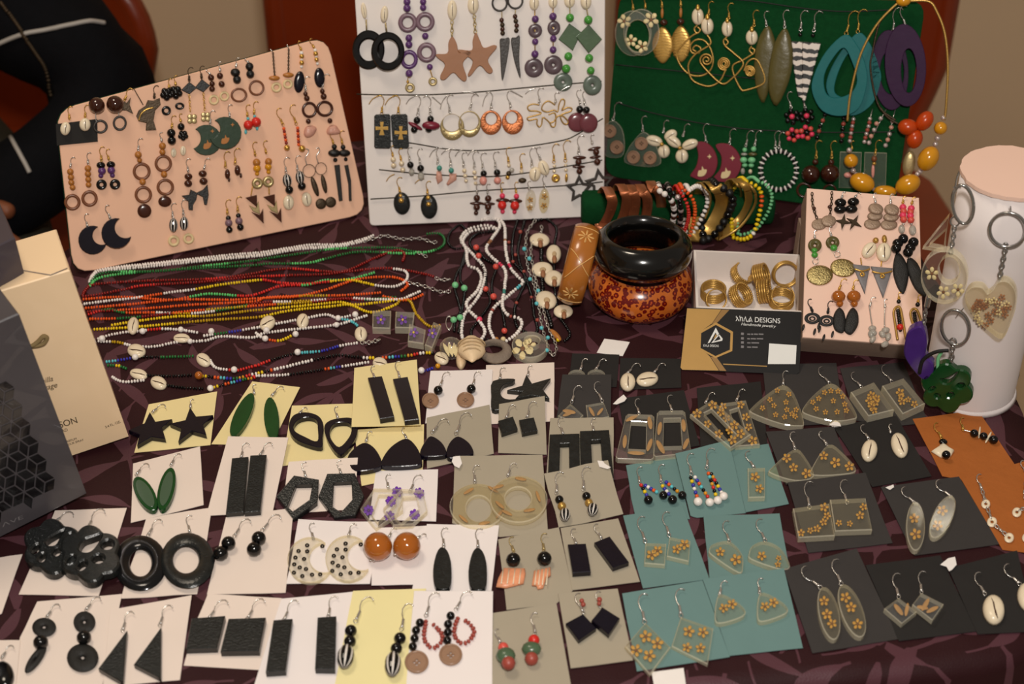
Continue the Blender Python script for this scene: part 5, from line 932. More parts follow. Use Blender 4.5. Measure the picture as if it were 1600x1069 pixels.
for i, (q, fx, fy, lab) in enumerate((([(695, 552), (806, 552), (802, 660), (694, 657)], 745, 610, 'leftmost'), ([(833, 557), (946, 562), (936, 657), (829, 655)], 875, 610, 'second'), ([(915, 630), (1012, 665), (1000, 752), (905, 737)], 940, 685, 'third'), ([(1060, 618), (1106, 640), (1052, 777), (1006, 757)], 1052, 690, 'rightmost'))):
    begin('resin_charm', TAB); fl(fx, fy, 32, 'flower_purple', .003, None, 'yellow_bead'); pr(q, 'resin_clear', .006, ch=.0008); finish(f'{lab} clear resin square charm with purple flower beside the necklaces', 'charm')

# ------------------------------------------------------------------ necklaces hanging in loops at the centre
def n3(pts): return path(('N3', pts))
begin('necklace', TAB); V('PX')
strand(n3([(262, 150), (230, 125), (170, 175), (160, 235), (200, 272), (262, 262)]), [(1, BK)], r=.0013)
strand(n3([(275, 290), (255, 360), (215, 420), (198, 500), (222, 600), (235, 660), (205, 710), (195, 800)]), [(1, BK)], r=.0014)
strand(n3([(262, 300), (238, 390), (235, 470), (262, 520), (250, 620), (240, 700), (220, 805)]), [(1, BK)], r=.0014)
big('N3', (203, 497, 21, 'green_pale'), (259, 516, 21, 'green_pale'), (193, 712, 21, 'green_pale'), (233, 698, 21, 'green_pale'))
V('N3'); rg(165, 730, 22, 46, 'silver', .75, .001, name='silver_ring'); 
for k in range(9): el(140 + k * 9, 885 + (k % 3) * 10, 7, 34, -20 + k * 4, 'flower_cream', .001, 'wheat_ear', .004)
bd(178, 888, 72, 'resin_clear', name='glass_pendant', seg=24)
finish('black bead necklace with green beads and a round glass pendant', 'necklace')
begin('seashell', TAB); V('N3'); cw(118, 945, 46, 34, 20); finish('small pale shell charm beside the round glass pendant', 'seashell')
begin('necklace', TAB); V('PX')
strand(n3([(268, 882), (243, 800), (252, 700), (290, 640), (350, 560), (388, 440), (370, 370), (300, 295), (238, 215), (290, 152), (400, 128), (460, 150), (470, 130)]), [(1, W)], r=.0016, gap=.95)
strand(n3([(338, 872), (385, 790), (350, 715), (290, 655), (275, 600), (340, 530), (365, 450), (340, 400), (283, 370), (272, 280), (250, 225), (300, 165), (420, 145), (455, 160)]), [(1, W)], r=.0016, h=.002, gap=.95)
V('N3')
def conch():
    pl = CUR.pl; a = pl.pt(303, 855, .006); b = pl.pt(308, 1012, .004); ax = (b - a); L = ax.length; ax.normalize(); x = pl.n.cross(ax).normalized(); mb = MB(); loops = []
    prof = [(0, .02), (.05, .10), (.09, .17), (.12, .12), (.18, .24), (.22, .18), (.31, .33), (.36, .26), (.46, .37), (.5, .35), (.6, .37), (.64, .34), (.72, .30), (.86, .15), (.96, .07), (1, .03)]
    for t, r in prof: loops.append([a + ax * (L * t) + x * (L * r * math.cos(k * PI / 8)) + pl.n * (L * r * .7 * math.sin(k * PI / 8) + L * .22) for k in range(16)])
    mb.loops(loops); i = P('conch_shell', mb, 'conch')
    for k in range(4): 
        q = [a + ax * (L * (.42 + .1 * k)) + x * (L * .37 * (1 - .12 * k) * math.cos(t)) + pl.n * (L * .3 * (1 - .1 * k) * math.sin(t) + L * .25) for t in [PI * j / 8 for j in range(9)]]
        m2 = MB(); m2.tube(q, .0006, 5); P('shell_ridge', m2, 'shell_inner', i)
conch(); el(240, 950, 32, 55, 5, 'conch', .006, 'shell_lip')
finish('white bead necklace with a large conch shell pendant', 'necklace')
begin('necklace', TAB); V('PX')
strand(n3([(448, 838), (415, 765), (415, 700), (440, 640), (500, 588), (580, 520), (622, 478), (590, 445), (540, 380), (515, 280), (510, 150), (480, 95), (400, 88), (330, 102)]), [(.19, W), (.2, 'brick'), (.38, W), (.40, TQ), (.55, W), (.57, 'pink_bead'), (.74, W), (.755, 'wood'), (1, W)], r=.0016, h=.0024, gap=.95)
strand(n3([(520, 842), (580, 800), (612, 745), (600, 705), (530, 682), (495, 620), (510, 500), (510, 400), (430, 325), (395, 272), (430, 210), (480, 130), (450, 80)]), [(.2, W), (.22, 'brick'), (.38, W), (.41, 'teal_bead'), (.6, W), (.63, 'pink_bead'), (.8, W), (.82, 'wood'), (1, W)], r=.0016, h=.0044, gap=.95)
V('N3'); rg(455, 912, 100, 66, 'stone_grey', t=.007, icx=432, icy=893, irx=62, iry=34, name='stone_ring'); bd(458, 832, 15, 'wood_orange'); bd(500, 832, 17, 'cream')
finish('white bead necklace with a grey stone ring pendant', 'necklace')
begin('necklace', TAB); V('PX')
strand(n3([(440, 165), (340, 180), (292, 240), (350, 320), (390, 430), (395, 520), (420, 600), (352, 710), (302, 780), (330, 830), (440, 832)]), [(1, BK)], r=.0014)
strand(n3([(330, 250), (380, 330), (455, 382), (430, 480), (440, 570), (490, 650), (512, 780), (490, 815)]), [(1, BK)], r=.0014)
big('N3', (333, 264, 19, 'coral'), (348, 316, 19, 'coral'), (454, 383, 19, 'coral'), (392, 521, 18, 'coral'), (440, 568, 21, 'coral'), (353, 710, 19, 'pink_bead'), (507, 780, 19, 'coral'), h=.001)
finish('black bead necklace with round coral beads behind the white strands', 'necklace')
begin('necklace', TAB); V('PX')
strand(n3([(600, 60), (560, 200), (560, 340), (620, 420), (632, 490), (580, 605), (570, 690), (590, 760), (670, 800)]), [(1, BK)], r=.0015)
strand(n3([(640, 70), (590, 300), (650, 480), (680, 590), (690, 680), (712, 770), (690, 805)]), [(1, BK)], r=.0015)
strand(n3([(600, 55), (660, 45), (730, 65), (740, 90), (700, 95), (640, 70)]), [(1, BK)], r=.0016)
big('N3', (606, 168, 13, 'brick'), (535, 232, 11, 'brick'), (576, 310, 11, 'brick'), (560, 352, 11, 'brick'), (628, 413, 11, 'brick'), (582, 607, 11, 'brick'), (710, 713, 12, 'brick'), (674, 572, 10, 'brick'), h=.0012)
V('N3'); fl(620, 890, 70, 'flower_cream', .003); fl(660, 870, 45, 'flower_cream', .003); rhoop(665, 862, 112, 82, 'resin_clear', .006, 678, 836, 48, 28, 'resin_ring')
finish('black bead necklace with a clear resin ring and cream flower pendant', 'necklace')
begin('necklace', TAB); V('PX')
chain(n3([(700, 95), (648, 170), (640, 260), (652, 380), (692, 500), (722, 640), (742, 760), (785, 900), (805, 935)]), 'silver', 5, .00045, 2.0, .002)
chain(n3([(735, 130), (735, 170), (672, 260), (692, 420), (742, 620), (772, 740), (830, 880), (808, 935)]), 'silver', 5, .00045, 2.0, .003)
big('N3', (630, 273, 14, TQ), (661, 333, 14, TQ), (666, 460, 13, TQ), (716, 531, 13, TQ), (706, 611, 13, TQ), (736, 762, 13, TQ), (776, 822, 13, TQ), (770, 900, 13, TQ), h=.003)
finish('silver chain necklace with small turquoise beads', 'necklace')
begin('necklace', TAB); V('PX')
strand(n3([(700, 70), (760, 85), (815, 125), (830, 165), (818, 240), (815, 330), (815, 430), (818, 520), (830, 600), (845, 690), (880, 740), (912, 800), (880, 842), (845, 838)]), [(1, BK)], r=.0014)
strand(n3([(735, 190), (735, 300), (738, 400), (742, 500), (755, 610), (785, 700), (800, 770)]), [(1, BK)], r=.0020)
V('N3')
for a in ((725, 213, 62, 38, 5), (812, 298, 46, 52, 0), (741, 395, 66, 42, 0), (812, 450, 60, 45, 10), (766, 583, 66, 50, 15), (871, 655, 60, 38, 0)):
    i_ = el(*a, 'shell', min(a[2], a[3]) * TAB.mpp(a[0], a[1]) * .7, 'shell_disc', .002); el(a[0] + 4, a[1] + a[3] * .1, a[2] * .3, a[3] * .32, a[4], 'shell_inner', .0012, 'shell_hollow', .002 + min(a[2], a[3]) * TAB.mpp(a[0], a[1]) * .64, i_); bd(a[0] + 5, a[1] + a[3] * .75, 16, 'wood', 22, h=.004)
bd(822, 805, 18, 'wood_orange', 42, -20); bd(840, 835, 13, 'yellow_bead')
finish('black bead necklace threaded with pale cowrie shells beside the bangles', 'necklace')

# ------------------------------------------------------------------ bangles
def lathe(c, axis, prof, seg=56, mb=None):
    mb = mb or MB(); z = Vector(axis).normalized(); x = (Vc(1, 0, 0) if abs(z.x) < .8 else Vc(0, 1, 0)); x = (x - z * x.dot(z)).normalized(); y = z.cross(x); n = len(prof); vs = []; fs = []
    for i in range(seg):
        a = 2 * PI * i / seg; d = x * math.cos(a) + y * math.sin(a); vs += [c + d * r + z * h for r, h in prof]
    for i in range(seg):
        for k in range(n):
            fs.append((i * n + k, ((i + 1) % seg) * n + k, ((i + 1) % seg) * n + (k + 1) % n, i * n + (k + 1) % n))
    mb.add(vs, fs); return mb
def leopard():
    m = M('leopard', S(210, 120, 40), .22, 0, .1, 60, 0, .5); nt = m.node_tree; b = nt.nodes['Principled BSDF']; tc = nt.nodes.new('ShaderNodeTexCoord'); v = nt.nodes.new('ShaderNodeTexVoronoi'); v.inputs['Scale'].default_value = 225; v.inputs['Randomness'].default_value = .9
    nz = nt.nodes.new('ShaderNodeTexNoise'); nz.inputs['Scale'].default_value = 420; ad = nt.nodes.new('ShaderNodeMath'); ad.operation = 'MULTIPLY_ADD'; ad.inputs[1].default_value = .42; nt.links.new(nz.outputs['Fac'], ad.inputs[0]); nt.links.new(v.outputs['Distance'], ad.inputs[2])
    r = nt.nodes.new('ShaderNodeValToRGB'); e = r.color_ramp.elements; e[0].position = .36; e[0].color = S(186, 74, 26); e[1].position = .41; e[1].color = S(104, 12, 8)
    for p, c in ((.70, S(104, 14, 8)), (.74, S(200, 104, 36))): q = e.new(p); q.color = c
    nt.links.new(tc.outputs['Object'], v.inputs['Vector']); nt.links.new(tc.outputs['Object'], nz.inputs['Vector']); nt.links.new(ad.outputs[0], r.inputs[0]); nt.links.new(r.outputs[0], b.inputs['Base Color'])
leopard()
def bprof(R, hgt, w, bulge):
    out = []
    for k in range(13): t = -1 + 2 * k / 12; out.append((R - bulge * abs(t) ** 2.4, hgt * .5 + t * hgt * .5))
    for k in range(7): t = 1 - 2 * k / 6; out.append((R - bulge - w + .003 * abs(t) ** 3, hgt * .5 + t * hgt * .48))
    return out
f0 = TAB.at(1003, 509); Cl = Vc(f0.x, f0.y + .033, 0)
single('bangle', lathe(Cl, (0, 0, 1), bprof(.0415, .036, .0035, .0105)), 'leopard', 'glossy orange leopard print bangle under the black bangle', 'bangle')
single('bangle', lathe(Cl + Vc(0, -.002, .0362), (.0, .10, 1), bprof(.0388, .029, .0045, .0092)), M('black_gloss', S(6, 6, 6), .18, 0, .2, 40, .05, .5), 'glossy black bangle stacked on the leopard print bangle', 'bangle')
M('bamboo', S(170, 102, 36), .28, 0, .16, 50, .1, .4); M('carving', S(226, 178, 110), .6)
def tube_bangle():
    V('D1'); h = .033; c = TAB.pt(172, 605, h + .001); axd = (RIGHT * .97 - UP * .243).normalized()
    R, wd = .0330, .0195; prof = [(R - .0032 * abs(t) ** 2.2, t * wd * .5) for t in [-1 + k / 5 for k in range(11)]] + [(R - .0070, t * wd * .46) for t in (1, .5, 0, -.5, -1)]
    begin('bangle', TAB); P('body', lathe(c, axd, prof), 'bamboo')
    z = axd; x = (CAM - c); x = (x - z * x.dot(z)).normalized(); y = z.cross(x)
    S3 = lambda a, s: c + (x * math.cos(a) + y * math.sin(a)) * (R - .0032 * abs(2 * s / wd) ** 2.2 + .0002) + z * s
    def line(pts, nm): mb = MB(); mb.tube([S3(a, s) for a, s in pts], .00035, 5); P(nm, mb, 'carving')
    for a0, s0 in ((-.75, 0), (.8, -.001)):
        for k in range(8):
            t = 2 * PI * k / 8; line([(a0 + .04 * math.cos(t) * .6, s0 + .0012 * math.sin(t)), (a0 + .17 * math.cos(t + .08), s0 + .0055 * math.sin(t + .08)), (a0 + .2 * math.cos(t), s0 + .0065 * math.sin(t)), (a0 + .17 * math.cos(t - .08), s0 + .0055 * math.sin(t - .08)), (a0 + .04 * math.cos(t) * .6, s0 + .0012 * math.sin(t))], 'carved_petal')
    for q in ([(-.35, -.0095), (-.2, -.004), (.0, .002), (.25, .0095)], [(-.3, .0095), (-.1, .004), (.1, -.002), (.45, -.0095)], [(-1.15, -.0095), (-1.05, .0), (-1.1, .0095)], [(1.2, -.0095), (1.12, .0), (1.2, .0095)]): line(curve(q, 4), 'carved_line')
    finish('carved golden brown wooden bangle standing on edge beside the black bangle', 'bangle')
tube_bangle()

# ------------------------------------------------------------------ green cushion with bracelets
a, b = TAB.at(908, 352), TAB.at(1207, 350); ax = (b - a).normalized(); bk = Vc(-ax.y, ax.x, 0); mb = MB(); loops = []
for t, s in ((0, .70), (.006, .9), (.02, 1), (.5, 1), (.98, 1), (.994, .9), (1, .70)):
    lp = []
    for k in range(24):
        u = 2 * PI * k / 24; cx = math.copysign(abs(math.cos(u)) ** .6, math.cos(u)); cz = math.copysign(abs(math.sin(u)) ** .6, math.sin(u))
        lp.append(a.lerp(b, t) + bk * (.006 + .013 * cx * s) + Vc(0, 0, .0140 + .0137 * cz * s))
    loops.append(lp)
mb.loops(loops); single('display_cushion', mb, 'felt_green', 'long green felt cushion carrying the row of bracelets', 'cushion')
def bracelet_loop(pts, top=.056, k=8, bulge=1.0):
    q = [(VIEWS['D3'][0] + x / VIEWS['D3'][2], VIEWS['D3'][1] + y / VIEWS['D3'][2]) for x, y in pts]; q = curve(q, k); n = len(q); front = []
    for i, (x, y) in enumerate(q):
        s = i / (n - 1); front.append(TAB.at(x, y, .0025 + (top - .0025) * (.5 + .5 * math.cos(PI * s))))
    C = front[0]; rear = []
    for i in range(1, 10): t = i / 10; rear.append(front[-1].lerp(front[0], t) + bk * (.034 * math.sin(PI * t) ** .7))
    for p in rear: p.z = max(p.z, .0025)
    return front + rear
def band(pts, w, t, mat, label, cat='cuff bracelet', studs=False):
    C = sum(pts, Vector()) / len(pts); mb = MB(); n = len(pts); L = [[], [], [], [], [], []]
    N = Vector()
    for i in range(n): N += (pts[i] - C).cross(pts[(i + 1) % n] - C)
    N.normalize()
    for i, p in enumerate(pts):
        tg = (pts[(i + 1) % n] - pts[i - 1]).normalized(); wv = (ax - tg * ax.dot(tg)).normalized(); o = tg.cross(wv).normalized()
        if o.dot(p - C) < 0: o = -o
        for k, (e, f) in enumerate(((-1, 0), (-.8, 1), (.8, 1), (1, 0), (.8, -.3), (-.8, -.3))): L[k].append(p + wv * (w * .5 * e) + o * (t * f))
    L.append(L[0]); mb.loops(L, 0, True, False, False); begin('bracelet', TAB); P('band', mb, mat)
    if studs:
        for i in range(4, n // 2 - 2, 5): m2 = MB(); o = (pts[i] - C).normalized(); m2.ball(pts[i] + o * t, .0009, None, 8, 5); P('stud', m2, mat)
    finish(label, cat, None)
for i, (pts, nm, st) in enumerate((([(340, 162), (352, 210), (335, 280), (300, 350), (262, 410)], 'narrow copper cuff bracelet at the left end of the green cushion', True), ([(440, 138), (455, 185), (445, 260), (415, 340), (370, 400)], 'second copper cuff bracelet from the left on the green cushion', False), ([(500, 142), (516, 185), (510, 260), (490, 350), (450, 410)], 'third copper cuff bracelet from the left on the green cushion', True), ([(570, 140), (600, 185), (602, 250), (585, 330), (545, 400)], 'fourth copper cuff bracelet from the left on the green cushion', True), ([(640, 112), (685, 150), (700, 215), (690, 300), (650, 390)], 'tallest copper cuff bracelet beside the black and white bead bracelet', True))):
    band(bracelet_loop(pts), .0085, .0008, 'copper', nm, studs=st)
def beadbr(pts, mats, r, label, singles=False, top=.056):
    lp = bracelet_loop(pts, top, 10); lp.append(lp[0]); begin('bracelet', TAB); L = [0]
    for p, q in zip(lp, lp[1:]): L.append(L[-1] + (q - p).length)
    n = int(L[-1] / (1.9 * r)); mb = MB(); j = 0; used = []
    for i in range(n):
        s = L[-1] * i / n
        while L[j + 1] < s: j += 1
        c = lp[j].lerp(lp[j + 1], (s - L[j]) / max(1e-9, L[j + 1] - L[j])); c.z = max(c.z, r); f = i / n
        m = mats[i % len(mats)] if not isinstance(mats[0], tuple) else next(mm for e, mm in mats if f <= e)
        if singles: m2 = MB(); m2.ball(c, r, None, 10, 7); P('bead', m2, m)
        else:
            if m not in used: used.append(m)
            d = (lp[j + 1] - lp[j]).normalized(); x = d.orthogonal().normalized(); mb.ball(c, (r * .75, r, r), (d, x, d.cross(x)), 7, 5, used.index(m))
    if not singles: P('seed_beads', mb, used, None, 'stuff')
    finish(label, 'bead bracelet')
beadbr([(690, 130), (760, 180), (790, 245), (788, 320), (770, 380), (720, 410)], ['white_bead', 'white_bead', 'black', 'white_bead', 'wood_dark'], .0026, 'white and black bead bracelet in the middle of the cushion', True)
beadbr([(760, 125), (825, 185), (840, 260), (838, 340), (820, 400), (770, 430)], ['hematite', 'black', 'pearl_silver', 'black'], .0024, 'grey and black bead bracelet beside the red one', True)
beadbr([(830, 130), (880, 210), (897, 300), (880, 380), (845, 450), (800, 480)], ['red_bead'], .0017, 'thin red bead bracelet on the cushion')
beadbr([(850, 110), (920, 180), (942, 270), (925, 380), (885, 495), (850, 500)], ['orange_bead'], .0018, 'thin orange bead bracelet on the cushion')
beadbr([(900, 125), (955, 95), (1012, 130), (1030, 215), (985, 330), (930, 425), (880, 470)], ['white_bead'], .0021, 'thin white bead bracelet beside the orange one')
band(bracelet_loop([(1010, 105), (1045, 150), (1050, 220), (1000, 350), (905, 480)]), .0018, .0012, 'brass', 'thin brass bangle beside the white bead bracelet')
band(bracelet_loop([(1085, 95), (1125, 150), (1130, 230), (1060, 380), (955, 485)]), .011, .0009, 'brass', 'wide engraved brass cuff bracelet in the middle of the cushion', studs=True)
beadbr([(1090, 85), (1175, 130), (1212, 200), (1190, 270), (1135, 370), (1080, 440), (1000, 495)], ['black', 'black_matte', 'black_matte'], .0036, 'black stone bead bracelet between the brass cuffs', True)
band(bracelet_loop([(1240, 82), (1265, 115), (1270, 165), (1240, 270), (1130, 445)]), .0022, .0012, 'brass', 'plain thin brass bangle next to the black stone beads')
band(bracelet_loop([(1285, 78), (1318, 130), (1322, 215), (1260, 330), (1112, 470)]), .0065, .0016, 'brass', 'smooth wide brass bangle right of the black stone beads')
band(bracelet_loop([(1340, 95), (1372, 150), (1365, 240), (1260, 390), (1105, 480)]), .0022, .0012, 'brass', 'slim brass bangle beside the yellow bead bracelet')
beadbr([(1310, 65), (1392, 105), (1418, 180), (1400, 300), (1360, 430), (1290, 475), (1210, 460)], [(.1, Y), (.18, O), (.3, Y), (.33, W), (.5, Y), (1, Y)], .0021, 'yellow bead bracelet near the right end of the cushion')
beadbr([(1395, 62), (1455, 92), (1490, 165), (1470, 265), (1400, 380), (1330, 430), (1250, 445)], ['green_pale'], .0018, 'light green bead bracelet at the right end of the cushion')

# ------------------------------------------------------------------ ring box, rings, business card
zr = .030; A_, B_, C_, D_ = [TAB.at(*p, zr) for p in ((1092, 391), (1257, 398), (1254, 488), (1079, 480))]
ux = ((B_ - A_) + (C_ - D_)) / 2; uy = ((A_ - D_) + (B_ - C_)) / 2; uy = uy - ux * (uy.dot(ux) / ux.dot(ux)); cen = (A_ + B_ + C_ + D_) / 4
M('box_white', S(232, 222, 216), .7, 0, .03); o = cen - ux / 2 - uy / 2; o.z = 0; z = Vc(0, 0, zr); eu, ev = ux.normalized(), uy.normalized(); t = .0018
begin('ring_box', TAB)
P('bottom', box_mb(o, ux, uy, Vc(0, 0, .0016)), 'box_white')
P('wall', box_mb(o, ux, ev * t, z), 'box_white'); P('wall', box_mb(o + uy - ev * t, ux, ev * t, z), 'box_white')
P('wall', box_mb(o + ev * t, eu * t, uy - ev * 2 * t, z), 'box_white'); P('wall', box_mb(o + ux - eu * t + ev * t, eu * t, uy - ev * 2 * t, z), 'box_white')
finish('open white cardboard box holding brass rings', 'box')
FRONT = o.copy(); FU, FV = eu.copy(), ev.copy()
def ringb(x, y, axis, h, R, w, lab, beaded=False):
    c = TAB.pt(x, y, h); begin('finger_ring', TAB); n = max(2, int(w / .0017)); axv = Vector(axis).normalized()
    for k in range(n):
        s = (-.5 + (k + .5) / n) * w; rr = w / n * .5; prof = [(R + rr * math.cos(q), s + rr * math.sin(q)) for q in [2 * PI * j / 8 for j in range(8)]]
        if beaded and k in (0, n - 1):
            mb = MB(); xx = axv.orthogonal().normalized(); yy = axv.cross(xx)
            for j in range(32): mb.ball(c + axv * s + (xx * math.cos(j * PI / 16) + yy * math.sin(j * PI / 16)) * R, rr * 1.05, None, 6, 5)
            P('beaded_rim', mb, 'brass')
        else: P('band', lathe(c, axv, prof, 32), 'brass')
    finish(lab, 'ring')
V('R1')
for a in ((300, 400, (-.05, -.12, 1), .0070, .0094, .0095, 'brass ribbed ring lying at the left of the white box', False), (322, 455, (.1, -.80, .6), .0085, .0082, .0022, 'thin brass ring in front of the leftmost ribbed ring', False), (500, 425, (.62, -.30, .72), .0105, .0090, .0095, 'brass ring with beaded rims at the front middle of the box', True), (512, 268, (.5, -.35, .8), .0125, .0088, .0085, 'brass beaded ring at the back middle of the box', True),
          (648, 280, (.86, -.25, .45), .0150, .0088, .0095, 'brass ribbed ring on edge at the back of the box', False), (825, 272, (.05, -.93, .36), .0165, .0098, .0065, 'wide plain brass ring standing upright at the right back', False), (668, 395, (.93, -.2, .3), .0110, .0090, .0100, 'brass ribbed ring on edge in the middle front', True), (805, 432, (.05, -.70, .7), .0130, .0090, .0020, 'thin brass ring lying on the front right ribbed ring', False), (795, 455, (-.05, -.10, 1), .0068, .0093, .0090, 'brass ribbed ring at the front right of the box', False)): ringb(*a)
def text(pl, s, x, y, hpx, dx, dy, mat, sub=None, shear=0, align='LEFT', name='lettering', h=.0003, sx=1.0, bold=0, font=None):
    """flat print: text on a plane, baseline start (x,y), cap height hpx, running along (dx,dy) in view pixels"""
    cu = bpy.data.curves.new('t', 'FONT'); cu.body = s; cu.size = 1; cu.shear = shear; cu.align_x = align; cu.offset = bold
    ob = bpy.data.objects.new('t', cu); COL.objects.link(ob); dg = bpy.context.evaluated_depsgraph_get(); me = bpy.data.meshes.new_from_object(ob.evaluated_get(dg)); bpy.data.objects.remove(ob)
    o_ = pl.pt(x, y, h); u = (pl.pt(x + dx, y + dy, h) - o_).normalized(); w = pl.n.cross(u).normalized(); k = hpx / .7 * pl.mpp(x, y)
    # cap height follows the foreshortening of the plane
    yy = pl.pt(x - dy, y + dx, h) - o_; L = math.hypot(dx, dy); k2 = hpx / .7 * yy.length / L
    mb = MB(); mb.add([o_ + u * (v.co.x * k * sx) + w * (v.co.y * k2) for v in me.vertices], [tuple(p.vertices) for p in me.polygons], 0, False); bpy.data.meshes.remove(me)
    return P(name, mb, mat, sub)
p0, p1 = TAB.at(1064, 578, .0005), TAB.at(1247, 589, .0005)
rim = FRONT + Vc(0, 0, .0305) - FV * .0012
p2 = CAM + ray(1074, 482) * ((rim - CAM).dot(FV) / ray(1074, 482).dot(FV)); BC = plane3(p0, p1, p2)
M('card_black', S(24, 22, 22), .5, 0, .08, 40, 0, 0, .2); M('card_gold', S(172, 132, 66), .45, .25, .18, 30, .05); M('card_gold_dark', S(140, 104, 52), .45, .25, .18, 30)
begin('business_card', BC); V('R1'); CUR.h = 0
i0 = pr([(108, 518), (125, 515), (935, 545), (948, 556), (925, 985), (905, 1000), (75, 968), (60, 950)], 'card_black', .0006, name='card', ch=.0001)
g = .0007
pr([(110, 520), (358, 529), (290, 630), (205, 690), (200, 800), (275, 870), (340, 972), (75, 966), (62, 950)], 'card_gold', .0001, name='gold_print', h=g, ch=0)
pr([(362, 529), (416, 532), (325, 628), (292, 632)], 'card_gold_dark', .0001, name='gold_print', h=g, ch=0); pr([(280, 872), (325, 878), (395, 975), (345, 973)], 'card_gold_dark', .0001, name='gold_print', h=g, ch=0)
pr([(318, 622), (443, 690), (438, 830), (315, 882), (195, 815), (200, 690)], 'card_gold', .0002, name='hexagon_frame', h=g, ch=0); pr([(318, 640), (425, 700), (420, 820), (316, 866), (208, 808), (212, 700)], 'card_black', .0002, name='hexagon', h=g + .0002, ch=0)
pr([(318, 660), (345, 712), (330, 722), (316, 695), (275, 768), (258, 775)], 'print_white', .0001, name='logo', h=g + .0004, ch=0); pr([(285, 772), (340, 705), (368, 740), (365, 755)], 'print_white', .0001, [[(302, 762), (340, 718), (354, 745)]], name='logo', h=g + .0004, ch=0); pr([(300, 745), (318, 706), (328, 722)], 'card_gold', .0001, name='logo', h=g + .0005, ch=0)
pr([(370, 922), (690, 938), (690, 944), (374, 929)], 'card_gold', .0001, name='gold_print', h=g, ch=0)
hh = g + .0002
text(BC, 'አክሊል DESIGNS', 460, 612, 36, 1, .052, 'print_white', h=hh, sx=.92); text(BC, 'Handmade jewelry', 500, 642, 20, 1, .07, 'print_white', h=hh, shear=.25, sx=1.15)
text(BC, 'አክሊል DESIGNS', 226, 798, 17, 1, .03, 'print_white', h=hh + .0003, sx=.68)
for yy, ws in ((712, (28, 22, 34, 40)), (745, (26, 44, 52)), (775, (30, 62)), (806, (34, 48))):
    xx = 546   # the small contact lines are too small to read: word-long strokes
    for w_ in ws: pr([(xx, yy - 9), (xx + w_ - 6, yy - 8), (xx + w_ - 6, yy + 1), (xx, yy)], 'slate', .0001, name='small_print', h=g, ch=0); xx += w_
    pr([(502, yy - 16), (522, yy - 15), (521, yy + 2), (501, yy + 1)], 'slate', .0001, name='icon', h=g, ch=0)
pr([(706, 775), (905, 788), (898, 925), (696, 925)], 'print_white', .0001, name='white_panel', h=g, ch=0)
finish('black and gold business card leaning against the ring box', 'business card')

# ------------------------------------------------------------------ paper roll with key rings
base = TAB.at(1513, 606); best = None
def proj(p): d = p - CAM; k = FPX / d.dot(FWD); return FW / 2 + d.dot(RIGHT) * k, FH / 2 - d.dot(UP) * k
RC = .0325; hcy = .1
while proj(base + Vc(0, 0, hcy))[1] > 268: hcy += .0005
lx = 0.0
while proj(base + Vc(lx, 0, hcy))[0] > 1582: lx -= .0005
while proj(base + Vc(lx, 0, hcy))[0] < 1582: lx += .0005
axis = Vc(lx, 0, hcy).normalized(); M('roll_paper', S(226, 216, 214), .75, 0, .03, 20, .15)
mb = MB(); N = 48; xa = (Vc(1, 0, 0) - axis * axis.x).normalized(); ya = axis.cross(xa); HL = Vc(lx, 0, hcy).length
def cyl(t, a, r=RC): return base + axis * (HL * t) + (xa * math.cos(a) + ya * math.sin(a)) * r
begin('paper_roll', TAB); lo = [[cyl(t, 2 * PI * k / N) for k in range(N)] for t in (0, .03, .25, .5, .75, .985)]
for p in lo[0]: p.z = max(p.z, .0004)
mb.loops(lo, 0, True, True, True); P('tube', mb, 'roll_paper')
mb = MB(); random.seed(3); rr = [RC * (1.02 + random.uniform(-.015, .02)) for k in range(N)]
mb.loops([[cyl(.985, 2 * PI * k / N, rr[k]) for k in range(N)], [cyl(1.0, 2 * PI * k / N, rr[k]) for k in range(N)]], 0, False); P('cap', mb, 'block_pink')
mb = MB(); mb.loops([[cyl(0, 2 * PI * k / N, RC * 1.06) for k in range(N)], [cyl(.02, 2 * PI * k / N, RC * 1.02) for k in range(N)]], 0, True); [setattr(p, 'z', max(p.z, .0003)) for p in mb.v]; P('base_rim', mb, 'roll_paper')
finish('white paper roll standing on end with key rings pinned to it', 'paper roll')
nf = (CAM - base); nf = (nf - axis * nf.dot(axis)).normalized(); KC = PL(base + nf * RC, nf)
def keyring(label, fn): begin('key_ring', KC); CUR.h = .001; V('K1'); fn(); finish(label, 'key ring')
def loop(cx, cy, rx, ry, rot=0, r=.0011, h=.002, mat='steel', name='split_ring', n=2):
    for k in range(n):
        mb = MB(); mb.tube([KC.pt(x, y, h + k * .0018) for x, y in ell(cx + k * 2, cy, rx, ry, rot, 32)], r, 7, True); P(name, mb, mat)
def pin(x0, y0, x1, y1): mb = MB(); mb.tube([KC.pt(x0, y0, 0), KC.pt(x1, y1, .006)], .0004, 5); P('pin', mb, 'steel')
keyring('key ring with a clear resin hoop holding cream flowers', lambda: (loop(242, 278, 38, 70, -6), pin(235, 218, 208, 215), loop(214, 340, 16, 17, 0, .0006, .002, 'steel', 'link', 1), chain([(213, 358), (208, 400), (198, 458)], 'steel', 13, .0007, 7, .002), fl(130, 530, 26, 'flower_cream', .005), fl(172, 597, 26, 'flower_cream', .005), fl(225, 588, 26, 'flower_cream', .005), rhoop(175, 545, 85, 98, 'resin', .006, 192, 520, 38, 48, 'resin_hoop', .002)))
